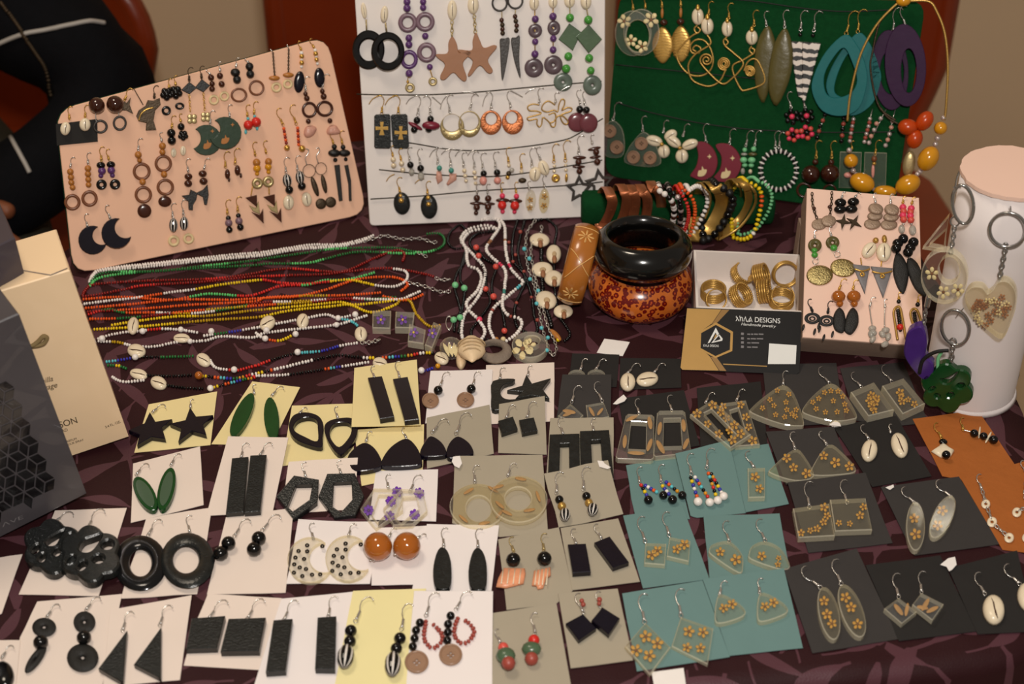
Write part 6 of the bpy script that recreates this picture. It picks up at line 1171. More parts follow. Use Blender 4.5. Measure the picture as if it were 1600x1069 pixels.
def heart(): 
    for i in range(26):
        a, r = random.uniform(0, 6.28), math.sqrt(random.random()); fl(342 + 72 * r * math.cos(a), 655 + 62 * r * math.sin(a) + 10, 14, 'flower_brown' if i % 3 else 'flower_cream', .005)
    pr([(352, 590), (372, 562), (405, 560), (432, 590), (437, 640), (420, 700), (385, 768), (330, 735), (285, 690), (255, 645), (252, 605), (275, 580), (310, 580), (328, 598), (334, 604)], 'resin_amber', .007, sm=True, name='resin_heart', h=.001)
keyring('key ring with a clear resin heart full of brown flowers', lambda: (loop(405, 370, 66, 62, 0), pin(418, 315, 416, 285), loop(398, 430, 9, 12, 0, .0006, .002, 'steel', 'link', 1), chain([(398, 440), (388, 490), (376, 552)], 'steel', 13, .0007, 7, .002), heart()))
def paw(): pr(lobes(185, 948, 92, 84, 6, .14, .4), 'green_resin', .006, [smooth([(160, 915), (180, 912), (205, 900), (225, 888), (210, 915), (190, 930), (170, 928)], 3), ell(235, 938, 14, 10, -15, 12), ell(197, 972, 13, 9, -20, 12), ell(150, 975, 10, 8, 30, 12), ell(130, 950, 13, 7, -30, 12)], name='green_flower', h=.001, ch=.001)
keyring('key ring with a dark green cut-out flower charm', lambda: (loop(215, 725, 50, 64, -12), pin(220, 685, 245, 655), loop(207, 778, 12, 14, 0, .0006, .002, 'steel', 'link', 1), chain([(206, 795), (204, 830), (200, 868)], 'steel', 13, .0007, 7, .002), paw()))
keyring('key ring with a purple resin heart left of the green charm', lambda: (chain([(112, 640), (104, 690), (100, 745)], 'steel', 13, .0007, 6), wr([(120, 610), (112, 650)], 'steel', .002, .002, 'clip'), pr([(45, 740), (85, 722), (105, 740), (112, 790), (108, 830), (135, 860), (130, 900), (100, 918), (60, 880), (30, 830), (32, 780)], 'purple_resin', .007, sm=True, name='purple_heart', ch=.001), wr([(190, 808), (150, 812), (115, 828), (95, 850), (86, 890)], 'black_cord', .0014, .008, 'black_cord'), wr([(165, 815), (153, 840), (152, 875)], 'green_pale', .0014, .004, 'green_cord')))
keyring('key ring with a dark diamond charm behind the right of the roll', lambda: (CUR.__setattr__('pl', PL(base + xa * (RC + .004), nf)), [wr(ell(452, 690 + 14 * k, 16, 12, 0, 12), 'steel', .0009, .001, 'coil') for k in range(4)], chain([(450, 750), (440, 800)], 'steel', 13, .0007, 6), pr([(440, 812), (448, 900), (405, 1040), (378, 980), (384, 900)], 'navy', .004, [[(430, 850), (436, 895), (412, 960), (402, 900)]], name='diamond_frame')))
keyring('key ring with a clear triangle charm behind the left of the roll', lambda: (CUR.__setattr__('pl', PL(base - xa * RC - nf * .012, nf)), pr([(192, 322), (180, 400), (178, 455), (95, 442)], 'resin', .005, [[(180, 375), (172, 440), (120, 430)]], name='triangle_frame'), wr([(235, 150), (222, 180), (215, 215)], 'steel', .0007)))

# ------------------------------------------------------------------ perfume cartons on the left
M('carton_beige', S(250, 218, 178), .28, 0, .05, 8, .1, .35); M('carton_grey', S(74, 70, 74), .35, 0, .2, 30, .1, .3); M('carton_black', S(24, 22, 24), .12, 0, .3, 60, .1, .5); M('carton_edge', S(120, 108, 104), .5); M('carton_purple', S(66, 58, 66), .4, 0, .1, 20, .1, .3)
def carton(C, D, A, depth, wide, name, label, mat, deco, lift=.0):
    """box standing on the cloth: C = its lower front right corner, D = a point along the lower front edge, A = the upper front right corner (pixels)"""
    c = TAB.at(*C, lift); d = TAB.at(*D, lift); ex = (c - d).normalized(); back = Vc(-ex.y, ex.x, 0)
    # height and sideways lean that carry C to A
    best = None
    for k in range(40, 260):
        hgt = k * .001
        for l in range(-60, 30):
            p = proj(c + Vc(0, 0, hgt) + ex * (l * .001)); e = (p[0] - A[0]) ** 2 + (p[1] - A[1]) ** 2
            if best is None or e < best[0]: best = (e, hgt, l * .001)
    e, hgt, l = best; up = (Vc(0, 0, hgt) + ex * l); H_ = up.length; up.normalize(); ex2 = (ex - up * ex.dot(up)).normalized(); n = ex2.cross(up).normalized()
    if n.dot(CAM - c) < 0: n = -n
    sink = max(0, -(c - ex2 * wide).z)
    begin(name, TAB); o_ = c - ex2 * wide - n * depth; mb = MB(); mb.prism([[o_ + up * H_, o_ + ex2 * wide + up * H_, o_ + ex2 * wide + n * depth + up * H_, o_ + n * depth + up * H_]], up, H_, .0008); 
    P('carton', mb, mat); CUR.pl = PL(c, n); CUR.h = 0; deco(CUR.pl, up, ex2, n, c, H_); 
    CUR.pl = TAB; return finish(label, 'perfume box')
def deco1(pl, up, ex, n, c, H_):
    V('F1'); a = path(('F2', [(228, 112)])); V('F2')
    text(pl, 'nilla', 238, 148, 30, 1, -.26, 'print_dark', shear=.3, h=.0004); text(pl, 'yage', 254, 186, 30, 1, -.26, 'print_dark', shear=.3, h=.0004)
    text(pl, 'SON', 345, 402, 36, 1, -.30, 'print_dark', h=.0004); text(pl, 'IAD', 352, 430, 17, 1, -.30, 'print_dark', h=.0004); text(pl, 'PARFUM', 375, 490, 13, 1, -.32, 'print_dark', h=.0004); text(pl, 'POUR SPRAY', 385, 506, 12, 1, -.32, 'print_dark', h=.0004); text(pl, '3.4 FL. OZ.', 608, 404, 14, 1, -.38, 'print_dark', h=.0004)
    V('F1'); mb = MB(); mb.tube([pl.pt(x, y, .001) for x, y in curve([(175, 915), (215, 900), (255, 870), (290, 835), (312, 850), (290, 885), (240, 900), (175, 905)], 4)], .0016, 6); P('knot', mb, M('knot', S(140, 120, 84), .7))
    # folded flap lines of the wrapper on the top
    mb = MB(); t0 = c + up * (H_ + .0004); mb.tube([t0 - ex * .06 - n * .045, t0 - ex * .012, t0 - ex * .001 - n * .002], .0004, 4); P('wrapper_fold', mb, 'carton_edge')
carton((201, 682), (111, 706), (109, 421), .052, .10, 'perfume_box', 'beige wrapped perfume box with a knot print at the left edge', 'carton_beige', deco1, .006)
def deco2(pl, up, ex, n, c, H_):
    V('F2'); px = lambda x, y: (x, y)
    o2 = (120, 700); e1 = (62, -28); e2 = (18, 62); e3 = (e2[0] - e1[0] * .5, e2[1] - e1[1] * .5)
    s = 66.0; A = math.radians(-24); ux_, uy_ = (math.cos(A), math.sin(A)), (math.cos(A + PI / 3), math.sin(A + PI / 3)); uz_ = (math.cos(A + 2 * PI / 3), math.sin(A + 2 * PI / 3))
    inside = lambda x, y: x > -45 and x < 60 + (y - 130) * .44 and y > 155 - x * .2 and y < 905 - x * .38 and x < 330
    for i in range(-9, 10):
        for j in range(-9, 12):
            # rhombille: three rhombs round each point of a triangular lattice of side s*sqrt(3)
            cx = 100 + (s * math.sqrt(3)) * (i * math.cos(A + PI / 6) + j * math.cos(A + PI / 2)); cy = 600 + (s * math.sqrt(3)) * (i * math.sin(A + PI / 6) + j * math.sin(A + PI / 2))
            for k in range(3):
                a1, a2 = A + k * 2 * PI / 3, A + (k + 1) * 2 * PI / 3
                v1, v2 = (math.cos(a1) * s, math.sin(a1) * s), (math.cos(a2) * s, math.sin(a2) * s); q = [(cx, cy), (cx + v1[0], cy + v1[1]), (cx + v1[0] + v2[0], cy + v1[1] + v2[1]), (cx + v2[0], cy + v2[1])]
                mx, my = sum(p[0] for p in q) / 4, sum(p[1] for p in q) / 4
                if inside(mx, my): pr([(mx + (x - mx) * .86, my + (y - my) * .86) for x, y in q], 'carton_black', .0004, name='rhombus_panel', ch=.0001)
    text(pl, 'ΛVE', 12, 975, 21, 1, -.42, 'slate', h=.0004, sx=2.4)
carton((135, 771), (0, 830), (30, 490), .045, .11, 'perfume_box', 'dark grey perfume box with black rhombus panels in the left corner', 'carton_grey', deco2, .009)
def deco3(pl, up, ex, n, c, H_): pass
# third carton, its lower corner just in the frame, lying on top of the beige one
begin('perfume_box', TAB); zt = .150; q = [TAB.at(*p, zt) for p in ((38, 428), (-6, 326), (-150, 380), (-100, 500))]
mb = MB(); mb.prism([[p + Vc(0, 0, .028) for p in q]], Vc(0, 0, 1), .028, .0008); P('carton', mb, 'carton_purple'); finish('dark purple-grey perfume box corner above the beige box', 'perfume box')
# ------------------------------------------------------------------ cards of earrings laid out on the cloth
def card(view, pts, mat, lt, lb, d, n=1):
    """pts: outline in view pixels, first two = upper left and right, last = lower left; lt, lb = height of its upper and lower edge in mm"""
    V(view); tl, tr, bl = TAB.pt(*pts[0], lt / 1000), TAB.pt(*pts[1], lt / 1000), TAB.pt(*pts[-1], lb / 1000)
    pl = plane3(tl, tr, bl); begin('jewelry_card', pl); CUR.h = 0
    q = []; N = len(pts)
    for i in range(N):
        a, b = pts[i], pts[(i + 1) % N]; q.append(a)
        for t in (.3, .65): q.append((a[0] + (b[0] - a[0]) * t + random.uniform(-1.6, 1.6), a[1] + (b[1] - a[1]) * t + random.uniform(-1.6, 1.6)))
    mb = MB(); mb.prism([lift(q, .0005)], pl.n, .0005, .0001)
    c = sum(mb.v, Vector()) / len(mb.v); o = mb.build('jewelry_card', mat, c)
    cname = {'yellow_card': 'pale yellow', 'strong_yellow': 'bright yellow', 'pinkwhite': 'pinkish white', 'white_paper': 'white', 'grey_card': 'grey', 'teal_card': 'teal', 'black_card': 'black', 'charcoal_card': 'charcoal', 'tan_leather': 'tan leather'}[mat]
    tag(o, f'{cname} card {d}', 'jewelry card', 'earring cards on the tablecloth')
    p2 = PL(pl.o + pl.n * .0005, pl.n); p2.cn = cname
    return p2
def CE(view, pts, mat, lt, lb, d, *fns, sh=None):
    pl = card(view, pts, mat, lt, lb, f"holding the {d if isinstance(d, str) else ' and '.join(d)} earring{'s' if len(fns) > 1 else ''}"); E(pl, d, *fns, sh=sh, where=f' on {pl.cn} card'); return pl
def at_h(h): CUR.h = h
# --- back row, yellow and white
CE('G1', [(880, 148), (1187, 185), (1015, 535), (960, 560), (618, 550)], 'yellow_card', 1, .6, 'long dark green leaf', lambda: (pr(ell(815, 358, 48, 152, 26), 'green_resin', .004), hk(893, 232, 888, 168)), lambda: (pr(ell(1004, 385, 48, 138, -5), 'green_resin', .004), hk(1000, 245, 1068, 175)))
CE('G1', [(215, 295), (655, 212), (612, 555), (122, 605)], 'yellow_card', 1, .6, 'dark navy star', lambda: (pr([(222, 342), (258, 405), (365, 388), (300, 442), (322, 515), (232, 503), (140, 556), (155, 488), (85, 460), (188, 415)], 'navy', .004), hk(232, 350, 312, 292)), lambda: (pr([(480, 312), (520, 372), (628, 362), (565, 425), (585, 490), (492, 465), (405, 532), (425, 450), (350, 418), (450, 395)], 'navy', .004), hk(482, 322, 490, 262)))
CE('G2', [(100, 320), (462, 308), (470, 640), (40, 678)], 'yellow_card', 1, .6, 'open black teardrop', lambda: (pr([(82, 430), (110, 375), (180, 358), (255, 378), (287, 430), (282, 510), (272, 568), (150, 535), (95, 490)], 'navy', .004, [[(110, 440), (140, 402), (200, 388), (245, 405), (254, 450), (250, 530), (175, 503), (120, 472)]], True), hk(140, 372, 182, 328)), lambda: (pr([(293, 450), (320, 410), (390, 392), (460, 395), (492, 450), (470, 530), (390, 612), (320, 540)], 'navy', .004, [[(325, 470), (350, 428), (400, 418), (442, 425), (456, 460), (438, 510), (382, 565), (335, 520)]], True), hk(375, 400, 355, 330)))
CE('G2', [(470, 465), (888, 432), (880, 720), (515, 798)], 'yellow_card', 1.8, .8, 'large black rounded triangle', lambda: (pr([(535, 540), (595, 575), (635, 650), (615, 690), (480, 708), (430, 640), (470, 575)], 'navy', .004, sm=True), hk(540, 540, 562, 472)), lambda: (pr([(780, 515), (840, 560), (875, 640), (850, 674), (655, 682), (636, 645), (690, 565)], 'navy', .004, sm=True), hk(785, 520, 755, 458)))
CE('G2', [(472, 95), (845, 45), (870, 435), (455, 445)], 'yellow_card', 3, 6.5, 'upright navy bar', lambda: (pr([(552, 152), (637, 143), (710, 385), (625, 398)], 'navy', .0045), hk(595, 165, 572, 88)), lambda: (pr([(702, 160), (790, 147), (858, 400), (772, 410)], 'navy', .0045), hk(745, 165, 718, 60)))
# --- white and grey, middle
CE('G3', [(440, 75), (833, 60), (832, 398), (440, 415)], 'pinkwhite', 1, .6, ('black moon', 'black star'), lambda: (pr(smooth([(480, 165), (598, 152), (596, 170), (545, 186), (522, 222), (535, 258), (575, 272), (640, 268), (600, 300), (540, 325), (475, 328), (470, 250)], 3), 'black_resin', .004), hk(518, 165, 532, 88)), lambda: (pr([(672, 128), (705, 180), (812, 150), (765, 212), (805, 264), (700, 248), (610, 266), (648, 226), (562, 218), (648, 192)], 'black_resin', .004), hk(680, 145, 690, 78)))
CE('G3', [(120, 108), (478, 100), (470, 330), (90, 410)], 'white_paper', 2.4, 1.4, 'black bead and tan button', lambda: (bd(165, 221, 27, 'black'), bt(120, 280, 50, 43), hk(172, 205, 210, 112)), lambda: (bd(355, 213, 27, 'black'), bt(322, 276, 51, 43), hk(362, 200, 388, 110)))
CE('G3', [(98, 378), (460, 303), (485, 585), (100, 670)], 'grey_card', 3.4, 1.6, 'small navy rounded triangle', lambda: (pr([(125, 483), (185, 520), (213, 578), (190, 596), (85, 600), (60, 575), (88, 515)], 'navy', .004, sm=True), hk(122, 470, 205, 378)), lambda: (pr([(280, 485), (340, 520), (368, 572), (345, 592), (232, 610), (212, 572), (235, 515)], 'navy', .004, sm=True), hk(262, 482, 322, 342)))
CE('G3', [(515, 300), (778, 253), (790, 590), (510, 580)], 'grey_card', 6.5, 1.8, 'small black square', lambda: (pr([(510, 395), (595, 370), (622, 440), (530, 470)], 'black_resin', .004), hk(552, 390, 590, 300)), lambda: (pr([(630, 390), (715, 375), (737, 450), (648, 468)], 'black_resin', .004), hk(672, 390, 705, 282)))
def hoopr(cx, cy, rx, ry, icx, icy, irx, iry, pet):
    for x, y, r in pet: el(x, y, 34, 9, r, 'petal_brown', .0006, 'petal', .0012)
    rhoop(cx, cy, rx, ry, 'resin_yellow', .003, icx, icy, irx, iry)
# --- white cards second row
CE('G1', [(115, 675), (545, 565), (568, 940), (100, 1055)], 'pinkwhite', 1.4, .6, 'green rimmed oval', lambda: (pr(ell(192, 866, 58, 122, -30), 'green_resin', .004), pr(ell(192, 866, 40, 98, -30), 'green_reflection', .0004, name='inner_face', h=.0041, ch=.0001), hk(128, 755, 200, 670)), lambda: (pr(ell(328, 835, 52, 140, 14), 'green_resin', .004), pr(ell(328, 835, 34, 112, 14), 'green_reflection', .0004, name='inner_face', h=.0041, ch=.0001), hk(352, 695, 405, 608)))  # grey-green of the inner face is a reflection put into its colour
CE('G1', [(725, 500), (1112, 508), (1012, 985), (585, 1010)], 'pinkwhite', 7, 1.2, 'long black speckled bar', lambda: (pr([(750, 640), (855, 630), (822, 985), (710, 995)], 'black_resin', .0045), hk(805, 650, 835, 540)), lambda: (pr([(868, 622), (972, 617), (932, 980), (828, 990)], 'black_resin', .0045), hk(922, 635, 988, 535)))
CE('G2', [(80, 655), (493, 630), (465, 985), (150, 995), (45, 900)], 'pinkwhite', 6.4, 1, 'black open hexagon', lambda: (pr([(112, 735), (260, 760), (250, 895), (110, 998), (8, 858)], 'black_resin', .0045, [[(125, 790), (222, 788), (205, 880), (105, 950), (72, 922)]]), hk(185, 755, 160, 662)), lambda: (pr([(310, 725), (475, 722), (530, 860), (478, 972), (352, 988), (258, 860)], 'black_resin', .0045, [[(350, 775), (456, 770), (460, 880), (392, 955), (342, 922)]]), hk(395, 735, 370, 652)))
def tuft(x, y): fl(x, y, 34, 'flower_purple', .002, None, 'purple', 7)
CE('G2', [(600, 710), (972, 700), (960, 1010), (560, 1000)], 'white_paper', 1.2, .8, 'clear hexagon with purple petals', lambda: (tuft(728, 835), tuft(690, 890), tuft(558, 945), tuft(682, 980), pr([(590, 812), (755, 815), (762, 940), (600, 1052), (508, 935)], 'resin_clear', .004, [[(620, 850), (725, 850), (722, 900), (612, 1012), (578, 975)]]), hk(675, 820, 665, 732)), lambda: (tuft(858, 842), tuft(832, 970), at_h(.0045), pr([(752, 815), (880, 820), (908, 945), (820, 1025), (708, 1032), (645, 930)], 'resin_clear', .004, [[(765, 862), (842, 858), (860, 930), (750, 1018), (715, 985)]]), hk(800, 845, 852, 728)))
def hoopr_l(): hoopr(392, 885, 162, 130, 397, 900, 72, 74, [(340, 800, -30), (310, 960, 40), (430, 985, -10), (520, 930, -50), (480, 790, 30)]); hk(375, 760, 375, 652)
def hoopr_r(): at_h(.0034); hoopr(628, 845, 166, 136, 625, 842, 75, 65, [(510, 775, -15), (520, 880, 40), (640, 730, 10), (740, 830, 70), (560, 925, 25), (690, 910, -10)]); hk(562, 720, 595, 636)
CE('G3', [(260, 598), (765, 592), (797, 1040), (520, 1065), (245, 985)], 'grey_card', 6, 1, 'large clear resin hoop', hoopr_l, hoopr_r)
# --- white cards third row
V('H1')
card('H1', [(-60, 345), (130, 318), (10, 660), (-60, 690)], 'pinkwhite', 1, .6, 'cut off at the left edge, bare corner showing')
def pawr(cx, cy, rx, ry, holes): pr(lobes(cx, cy, rx, ry, 6, .12, .5, 60), 'black_resin', .006, holes, name='cut_out_flower', ch=.0012)
CE('H1', [(318, 65), (733, 50), (570, 560), (108, 550)], 'pinkwhite', 1, .6, 'black cut-out flower', lambda: (pawr(300, 268, 165, 152, [smooth([(262, 240), (300, 210), (365, 178), (345, 215), (318, 258), (275, 262)], 3), ell(405, 222, 30, 22, -60, 14), ell(328, 300, 26, 20, -50, 14), ell(243, 335, 28, 17, -55, 14), ell(205, 285, 32, 18, -50, 14)]), hk(300, 140, 412, 68)), lambda: (at_h(.003), pawr(520, 310, 172, 156, [smooth([(455, 285), (480, 235), (530, 215), (585, 200), (570, 240), (530, 290), (490, 302)], 3), ell(620, 260, 36, 26, -10, 14), ell(568, 342, 34, 24, -10, 14), ell(472, 380, 34, 22, -45, 14), ell(408, 350, 32, 20, -50, 14)]), hk(492, 190, 575, 48)))
CE('PX', [(228, 811), (331, 793), (308, 928), (189, 935)], 'pinkwhite', 1, .6, 'shiny black flat ring', lambda: (rg(219, 880, 42, 43.5, 'hematite', t=.004, icx=219.5, icy=880, irx=17, iry=21), hk(230, 839, 247, 810)), lambda: (at_h(.002), rg(293, 876, 42, 43.5, 'black_resin', t=.004, icx=290.5, icy=875, irx=20, iry=21), hk(297, 835, 292, 806)))
CE('H2', [(270, 105), (662, 50), (615, 540), (160, 550)], 'pinkwhite', 1.6, .8, 'double shiny black bead', lambda: (bd(240, 315, 43, 'black'), bd(285, 255, 41, 'black', h=.001), hk(312, 225, 388, 108)), lambda: (bd(433, 290, 43, 'black'), bd(460, 227, 42, 'black', h=.001), hk(472, 190, 565, 82)))
def dots(*p):
    for x, y in p: rg(x, y, 13, 12, 'black', .25, .0006, name='dot', h=.0031)
DT = [(740, 267), (690, 300), (740, 302), (672, 338), (722, 346), (665, 377), (697, 395), (733, 404), (663, 425), (712, 445), (768, 437), (815, 435), (828, 272)]
CE('PX', [(466, 811), (592, 815), (578, 912), (447, 912)], 'white_paper', 1, .6, 'clear moon with black dots', lambda: (V('H2'), pr(crescent(757, 348, 132, 838, 335, 86, 24), 'resin', .003), dots(*DT), hk(778, 240, 755, 142)), lambda: (V('H2'), pr(crescent(977, 338, 132, 1058, 322, 86, 24), 'resin', .003), dots(*[(x + 222, y - 10) for x, y in DT]), hk(975, 222, 1005, 138)))
CE('H3', [(250, 100), (590, 85), (505, 450), (240, 455)], 'white_paper', 1.6, 1, 'big amber ball', lambda: (bd(280, 215, 89, 'amber_gloss', seg=22), fl(248, 280, 32, 'silver', .004, None, 'silver', 6), hk(345, 165, 380, 95)), lambda: (bd(460, 212, 86, 'amber_gloss', seg=22), fl(403, 250, 30, 'silver', .006, None, 'silver', 6), hk(520, 165, 575, 135)))
def bleaf2(cx, cy): pr(smooth([(cx, cy - 132), (cx + 38, cy - 95), (cx + 57, cy), (cx + 45, cy + 120), (cx - 40, cy + 120), (cx - 57, cy + 15), (cx - 35, cy - 95)], 4), 'black_resin', .004)
CE('H3', [(585, 75), (1033, 83), (985, 490), (490, 490)], 'white_paper', 2.2, .8, 'textured black leaf', lambda: (bleaf2(680, 347), hk(690, 225, 682, 100)), lambda: (bleaf2(900, 352), hk(903, 235, 895, 104)))
# --- bottom row
CE('H1', [(-40, 815), (118, 815), (90, 1085), (-40, 1085)], 'pinkwhite', 1.2, .8, 'bottom left corner black oval', lambda: (el(15, 1012, 63, 78, 0, 'black', .005), hk(5, 925, 62, 842)))
def dbl(a, b, c): rg(*a, 'black_wood', .12, .003, name='disc'); bd(*b, 'black'); rg(*c[:4], 'black_wood', .1, .0035, c[4] if len(c) > 4 else 0, name='disc')
CE('H1', [(215, 592), (705, 548), (590, 1085), (75, 1085), (115, 800)], 'pinkwhite', 1.2, .6, 'two black discs and bead', lambda: (dbl((255, 742, 70, 56), (235, 828, 43), (206, 926, 98, 30, -53)), hk(265, 690, 328, 602)), lambda: (dbl((488, 712, 64, 63), (485, 800, 42), (478, 918, 92, 83)), hk(490, 648, 565, 560)))
CE('H1', [(635, 640), (1108, 555), (1040, 1045), (595, 1085)], 'pinkwhite', 1.8, .8, 'tall black triangle', lambda: (pr([(735, 757), (712, 1063), (568, 978)], 'black_resin', .004), hk(705, 772, 745, 645)), lambda: (pr([(932, 738), (930, 1036), (773, 955)], 'black_resin', .004), hk(920, 742, 965, 608)))
CE('H2', [(165, 548), (592, 572), (430, 1085), (-10, 1085), (105, 690)], 'pinkwhite', 1.2, .6, 'large black square', lambda: (pr([(72, 687), (265, 673), (218, 858), (38, 864)], 'black_resin', .005), hk(160, 705, 255, 575)), lambda: (pr([(285, 690), (500, 683), (462, 876), (238, 879)], 'black_resin', .005), hk(388, 705, 465, 568)))
CE('H2', [(590, 575), (1005, 535), (900, 1085), (430, 1085)], 'white_paper', 1.8, .8, 'black rectangle', lambda: (pr([(545, 698), (655, 690), (615, 990), (500, 998)], 'black_resin', .005), hk(600, 712, 660, 578)), lambda: (pr([(800, 682), (908, 675), (900, 980), (785, 978)], 'black_resin', .005), hk(860, 690, 885, 558)))
CE('H3', [(125, 490), (580, 475), (460, 1085), (10, 1085)], 'strong_yellow', 2.4, 1, 'black bead and striped oval', lambda: (bd(112, 738, 38, 'black'), bd(107, 804, 38, 'black'), sbd(80, 898, 51, 72, 8), hk(135, 695, 212, 520)), lambda: (bd(417, 785, 38, 'black'), bd(395, 848, 37, 'black'), sbd(373, 945, 50, 75, 4), hk(425, 745, 455, 565)))
def redloop(p):
    q = [(VX + (x + OX) / VS, VY + (y + OY) / VS) for x, y in p]; strand(q, [(1, 'brick')], r=.0016, name='red_bead_loop')
def l10(bs, b, lp, h):
    for x, y in bs: bd(x, y, 27, 'black')
    bt(*b); redloop(lp); hk(*h)
CE('H3', [(505, 490), (995, 492), (990, 1085), (455, 1085)], 'white_paper', 5.2, 1, 'tan button and red bead loop', lambda: l10([(541, 688), (517, 735), (508, 785), (497, 836)], (521, 932, 75, 70), [(580, 680), (572, 720), (568, 770), (580, 815), (615, 845), (655, 830), (682, 780), (665, 740), (635, 710), (605, 685)], (575, 660, 625, 495)), lambda: l10([(732, 645), (716, 697), (715, 747), (711, 798)], (732, 887, 73, 67), [(778, 660), (760, 700), (755, 750), (770, 795), (810, 817), (850, 800), (877, 750), (860, 710), (830, 680), (800, 662)], (758, 618, 835, 485)))
# --- grey cards, lower middle
def shellp(p):
    i = dm(p, 'shell_pink', .003, 'striped_shell')
    xs = [q[0] for q in p]; ys = [q[1] for q in p]
    for k in range(4):
        x = min(xs) + (max(xs) - min(xs)) * (.22 + .2 * k); wr([(x + 4, min(ys) + 10), (x - 8, max(ys) - 22)], 'shell', .0004, .0024, 'shell_rib', sm=False)
CE('H4', [(112, 170), (490, 95), (575, 490), (470, 572), (165, 608)], 'grey_card', 1, .6, 'black bead and striped pink shell', lambda: (bd(207, 297, 45, 'black'), shellp([(145, 345), (280, 348), (283, 380), (270, 440), (160, 468), (100, 462), (112, 410)]), hk(212, 255, 182, 160, 1, 'brass_pale')), lambda: (bd(400, 290, 46, 'black'), shellp([(335, 362), (438, 340), (440, 390), (412, 408), (392, 468), (358, 475), (350, 455), (322, 452)]), hk(398, 250, 385, 135, 1, 'brass_pale')))
CE('H4', [(500, 100), (858, 40), (993, 432), (572, 485)], 'grey_card', 1.8, 1, 'navy rectangle', lambda: (pr([(545, 200), (657, 195), (688, 370), (575, 378)], 'navy', .004), hk(602, 212, 565, 110)), lambda: (pr([(710, 188), (805, 150), (925, 310), (825, 345)], 'navy', .004), hk(760, 172, 705, 85)))
CE('H4', [(60, 630), (475, 568), (567, 1085), (75, 1085)], 'grey_card', 1.8, .8, 'red bead and green stone disc', lambda: (bd(145, 842, 33, 'coral'), bd(160, 893, 62, 'green_stone', 46), bd(177, 940, 44, 'brick', h=.003), hk(132, 820, 90, 735)), lambda: (bd(335, 797, 36, 'red_bead'), bd(320, 850, 62, 'green_stone', 40), bd(320, 912, 43, 'brick'), hk(345, 765, 320, 630)))
CE('H4', [(485, 505), (855, 475), (950, 920), (563, 970)], 'grey_card', 2.4, 1, 'navy diamond and red bead', lambda: (pr([(640, 632), (722, 720), (612, 797), (533, 690)], 'navy', .0035), bd(632, 552, 15, 'brick'), bd(641, 575, 16, 'brick'), hk(648, 635, 588, 515)), lambda: (at_h(.002), pr([(760, 590), (868, 658), (800, 760), (693, 672)], 'navy', .0035), bd(742, 545, 17, 'brick'), bd(740, 570, 14, 'brick'), hk(745, 595, 722, 498)))
def frame(o, i, mat, t=.0045): pr(o, mat, t, [i])
CE('G4', [(38, 508), (415, 505), (415, 870), (15, 835)], 'grey_card', 5, .8, 'black open rectangle', lambda: (frame([(35, 605), (212, 600), (215, 880), (22, 890)], [(97, 660), (150, 658), (152, 830), (92, 835)], 'black_resin'), hk(118, 618, 85, 512)), lambda: (frame([(215, 585), (388, 578), (418, 875), (222, 880)], [(280, 640), (338, 636), (352, 820), (290, 830)], 'black_resin'), hk(298, 598, 285, 515)))
CE('PX', [(850, 740), (950, 719), (974, 803), (873, 824)], 'grey_card', 7.5, 1.2, 'gold bead and striped ball', lambda: (V('G3'), bd(862, 850, 25, 'black'), bd(877, 888, 25, 'brass'), sbd(895, 938, 30, 36), hk(845, 825, 852, 690)), lambda: (V('G4'), bd(253, 975, 26, 'black'), bd(268, 1015, 25, 'brass'), sbd(291, 1056, 32, 36, 10), hk(235, 950, 240, 800)))
# --- teal cards
def res(p, mat, t, fls, sm=False, holes=(), fm='flower'):
    for f in fls: fl(f[0], f[1], f[2], fm, CUR.h + t * .55)
    pr(p, mat, t, holes, sm, 'resin_charm', .0006)
BEADS = ['red_bead', 'black', 'yellow_bead', 'blue_bead', 'white_bead', 'blue_bead', 'orange_bead', 'turquoise', 'black', 'yellow_gloss']
def multi(a, b, n, ball, bm, o=0):
    random.seed(o); ms = BEADS[o:] + BEADS[:o]; beads_line(lerp(a, b, n), 12, ms); bd(*ball, bm)
CE('PX', [(978, 727), (1056, 714), (1078, 811), (992, 803)], 'teal_card', 1, .6, 'multicolour strand with black balls', lambda: (V('G4'), multi((580, 910), (612, 968), 4, (623, 998, 27), 'black', 0), multi((605, 912), (672, 950), 5, (712, 970, 26), 'black', 3), hk(572, 905, 560, 802)), lambda: (V('G4'), multi((708, 915), (745, 962), 4, (767, 996, 28), 'black', 2), multi((730, 893), (795, 945), 5, (825, 970, 26), 'black', 5), hk(700, 900, 690, 788)))
CE('G5', [(350, 575), (575, 547), (697, 905), (440, 955)], 'teal_card', 1, .6, 'single clear bar with two yellow flowers', lambda: (res([(452, 690), (555, 688), (555, 865), (455, 868)], 'resin', .004, [(495, 745, 31), (522, 815, 28)]), hk(495, 698, 435, 602)))
CE('G5', [(20, 605), (338, 525), (440, 960), (150, 988), (110, 975)], 'teal_card', 6, 1, 'multicolour strand with white balls', lambda: (multi((112, 750), (148, 860), 6, (155, 893, 27), 'white_bead', 1), multi((138, 748), (212, 862), 7, (225, 897, 26), 'white_bead', 4), hk(118, 740, 95, 608)), lambda: (multi((218, 725), (260, 850), 7, (273, 885, 26), 'white_bead', 6), multi((235, 728), (295, 838), 7, (308, 860, 26), 'white_bead', 8), hk(205, 705, 222, 572)))
CE('H5', [(50, 95), (395, 38), (550, 462), (165, 515)], 'teal_card', 1.8, .8, 'small clear square with yellow flowers', lambda: (res([(180, 250), (300, 255), (293, 380), (172, 370)], 'resin', .0035, [(215, 322, 33), (250, 298, 31)]), hk(182, 258, 135, 108)), lambda: (res([(320, 215), (440, 240), (430, 360), (302, 330)], 'resin', .0035, [(360, 290, 29), (405, 262, 33)]), hk(320, 222, 280, 80)))
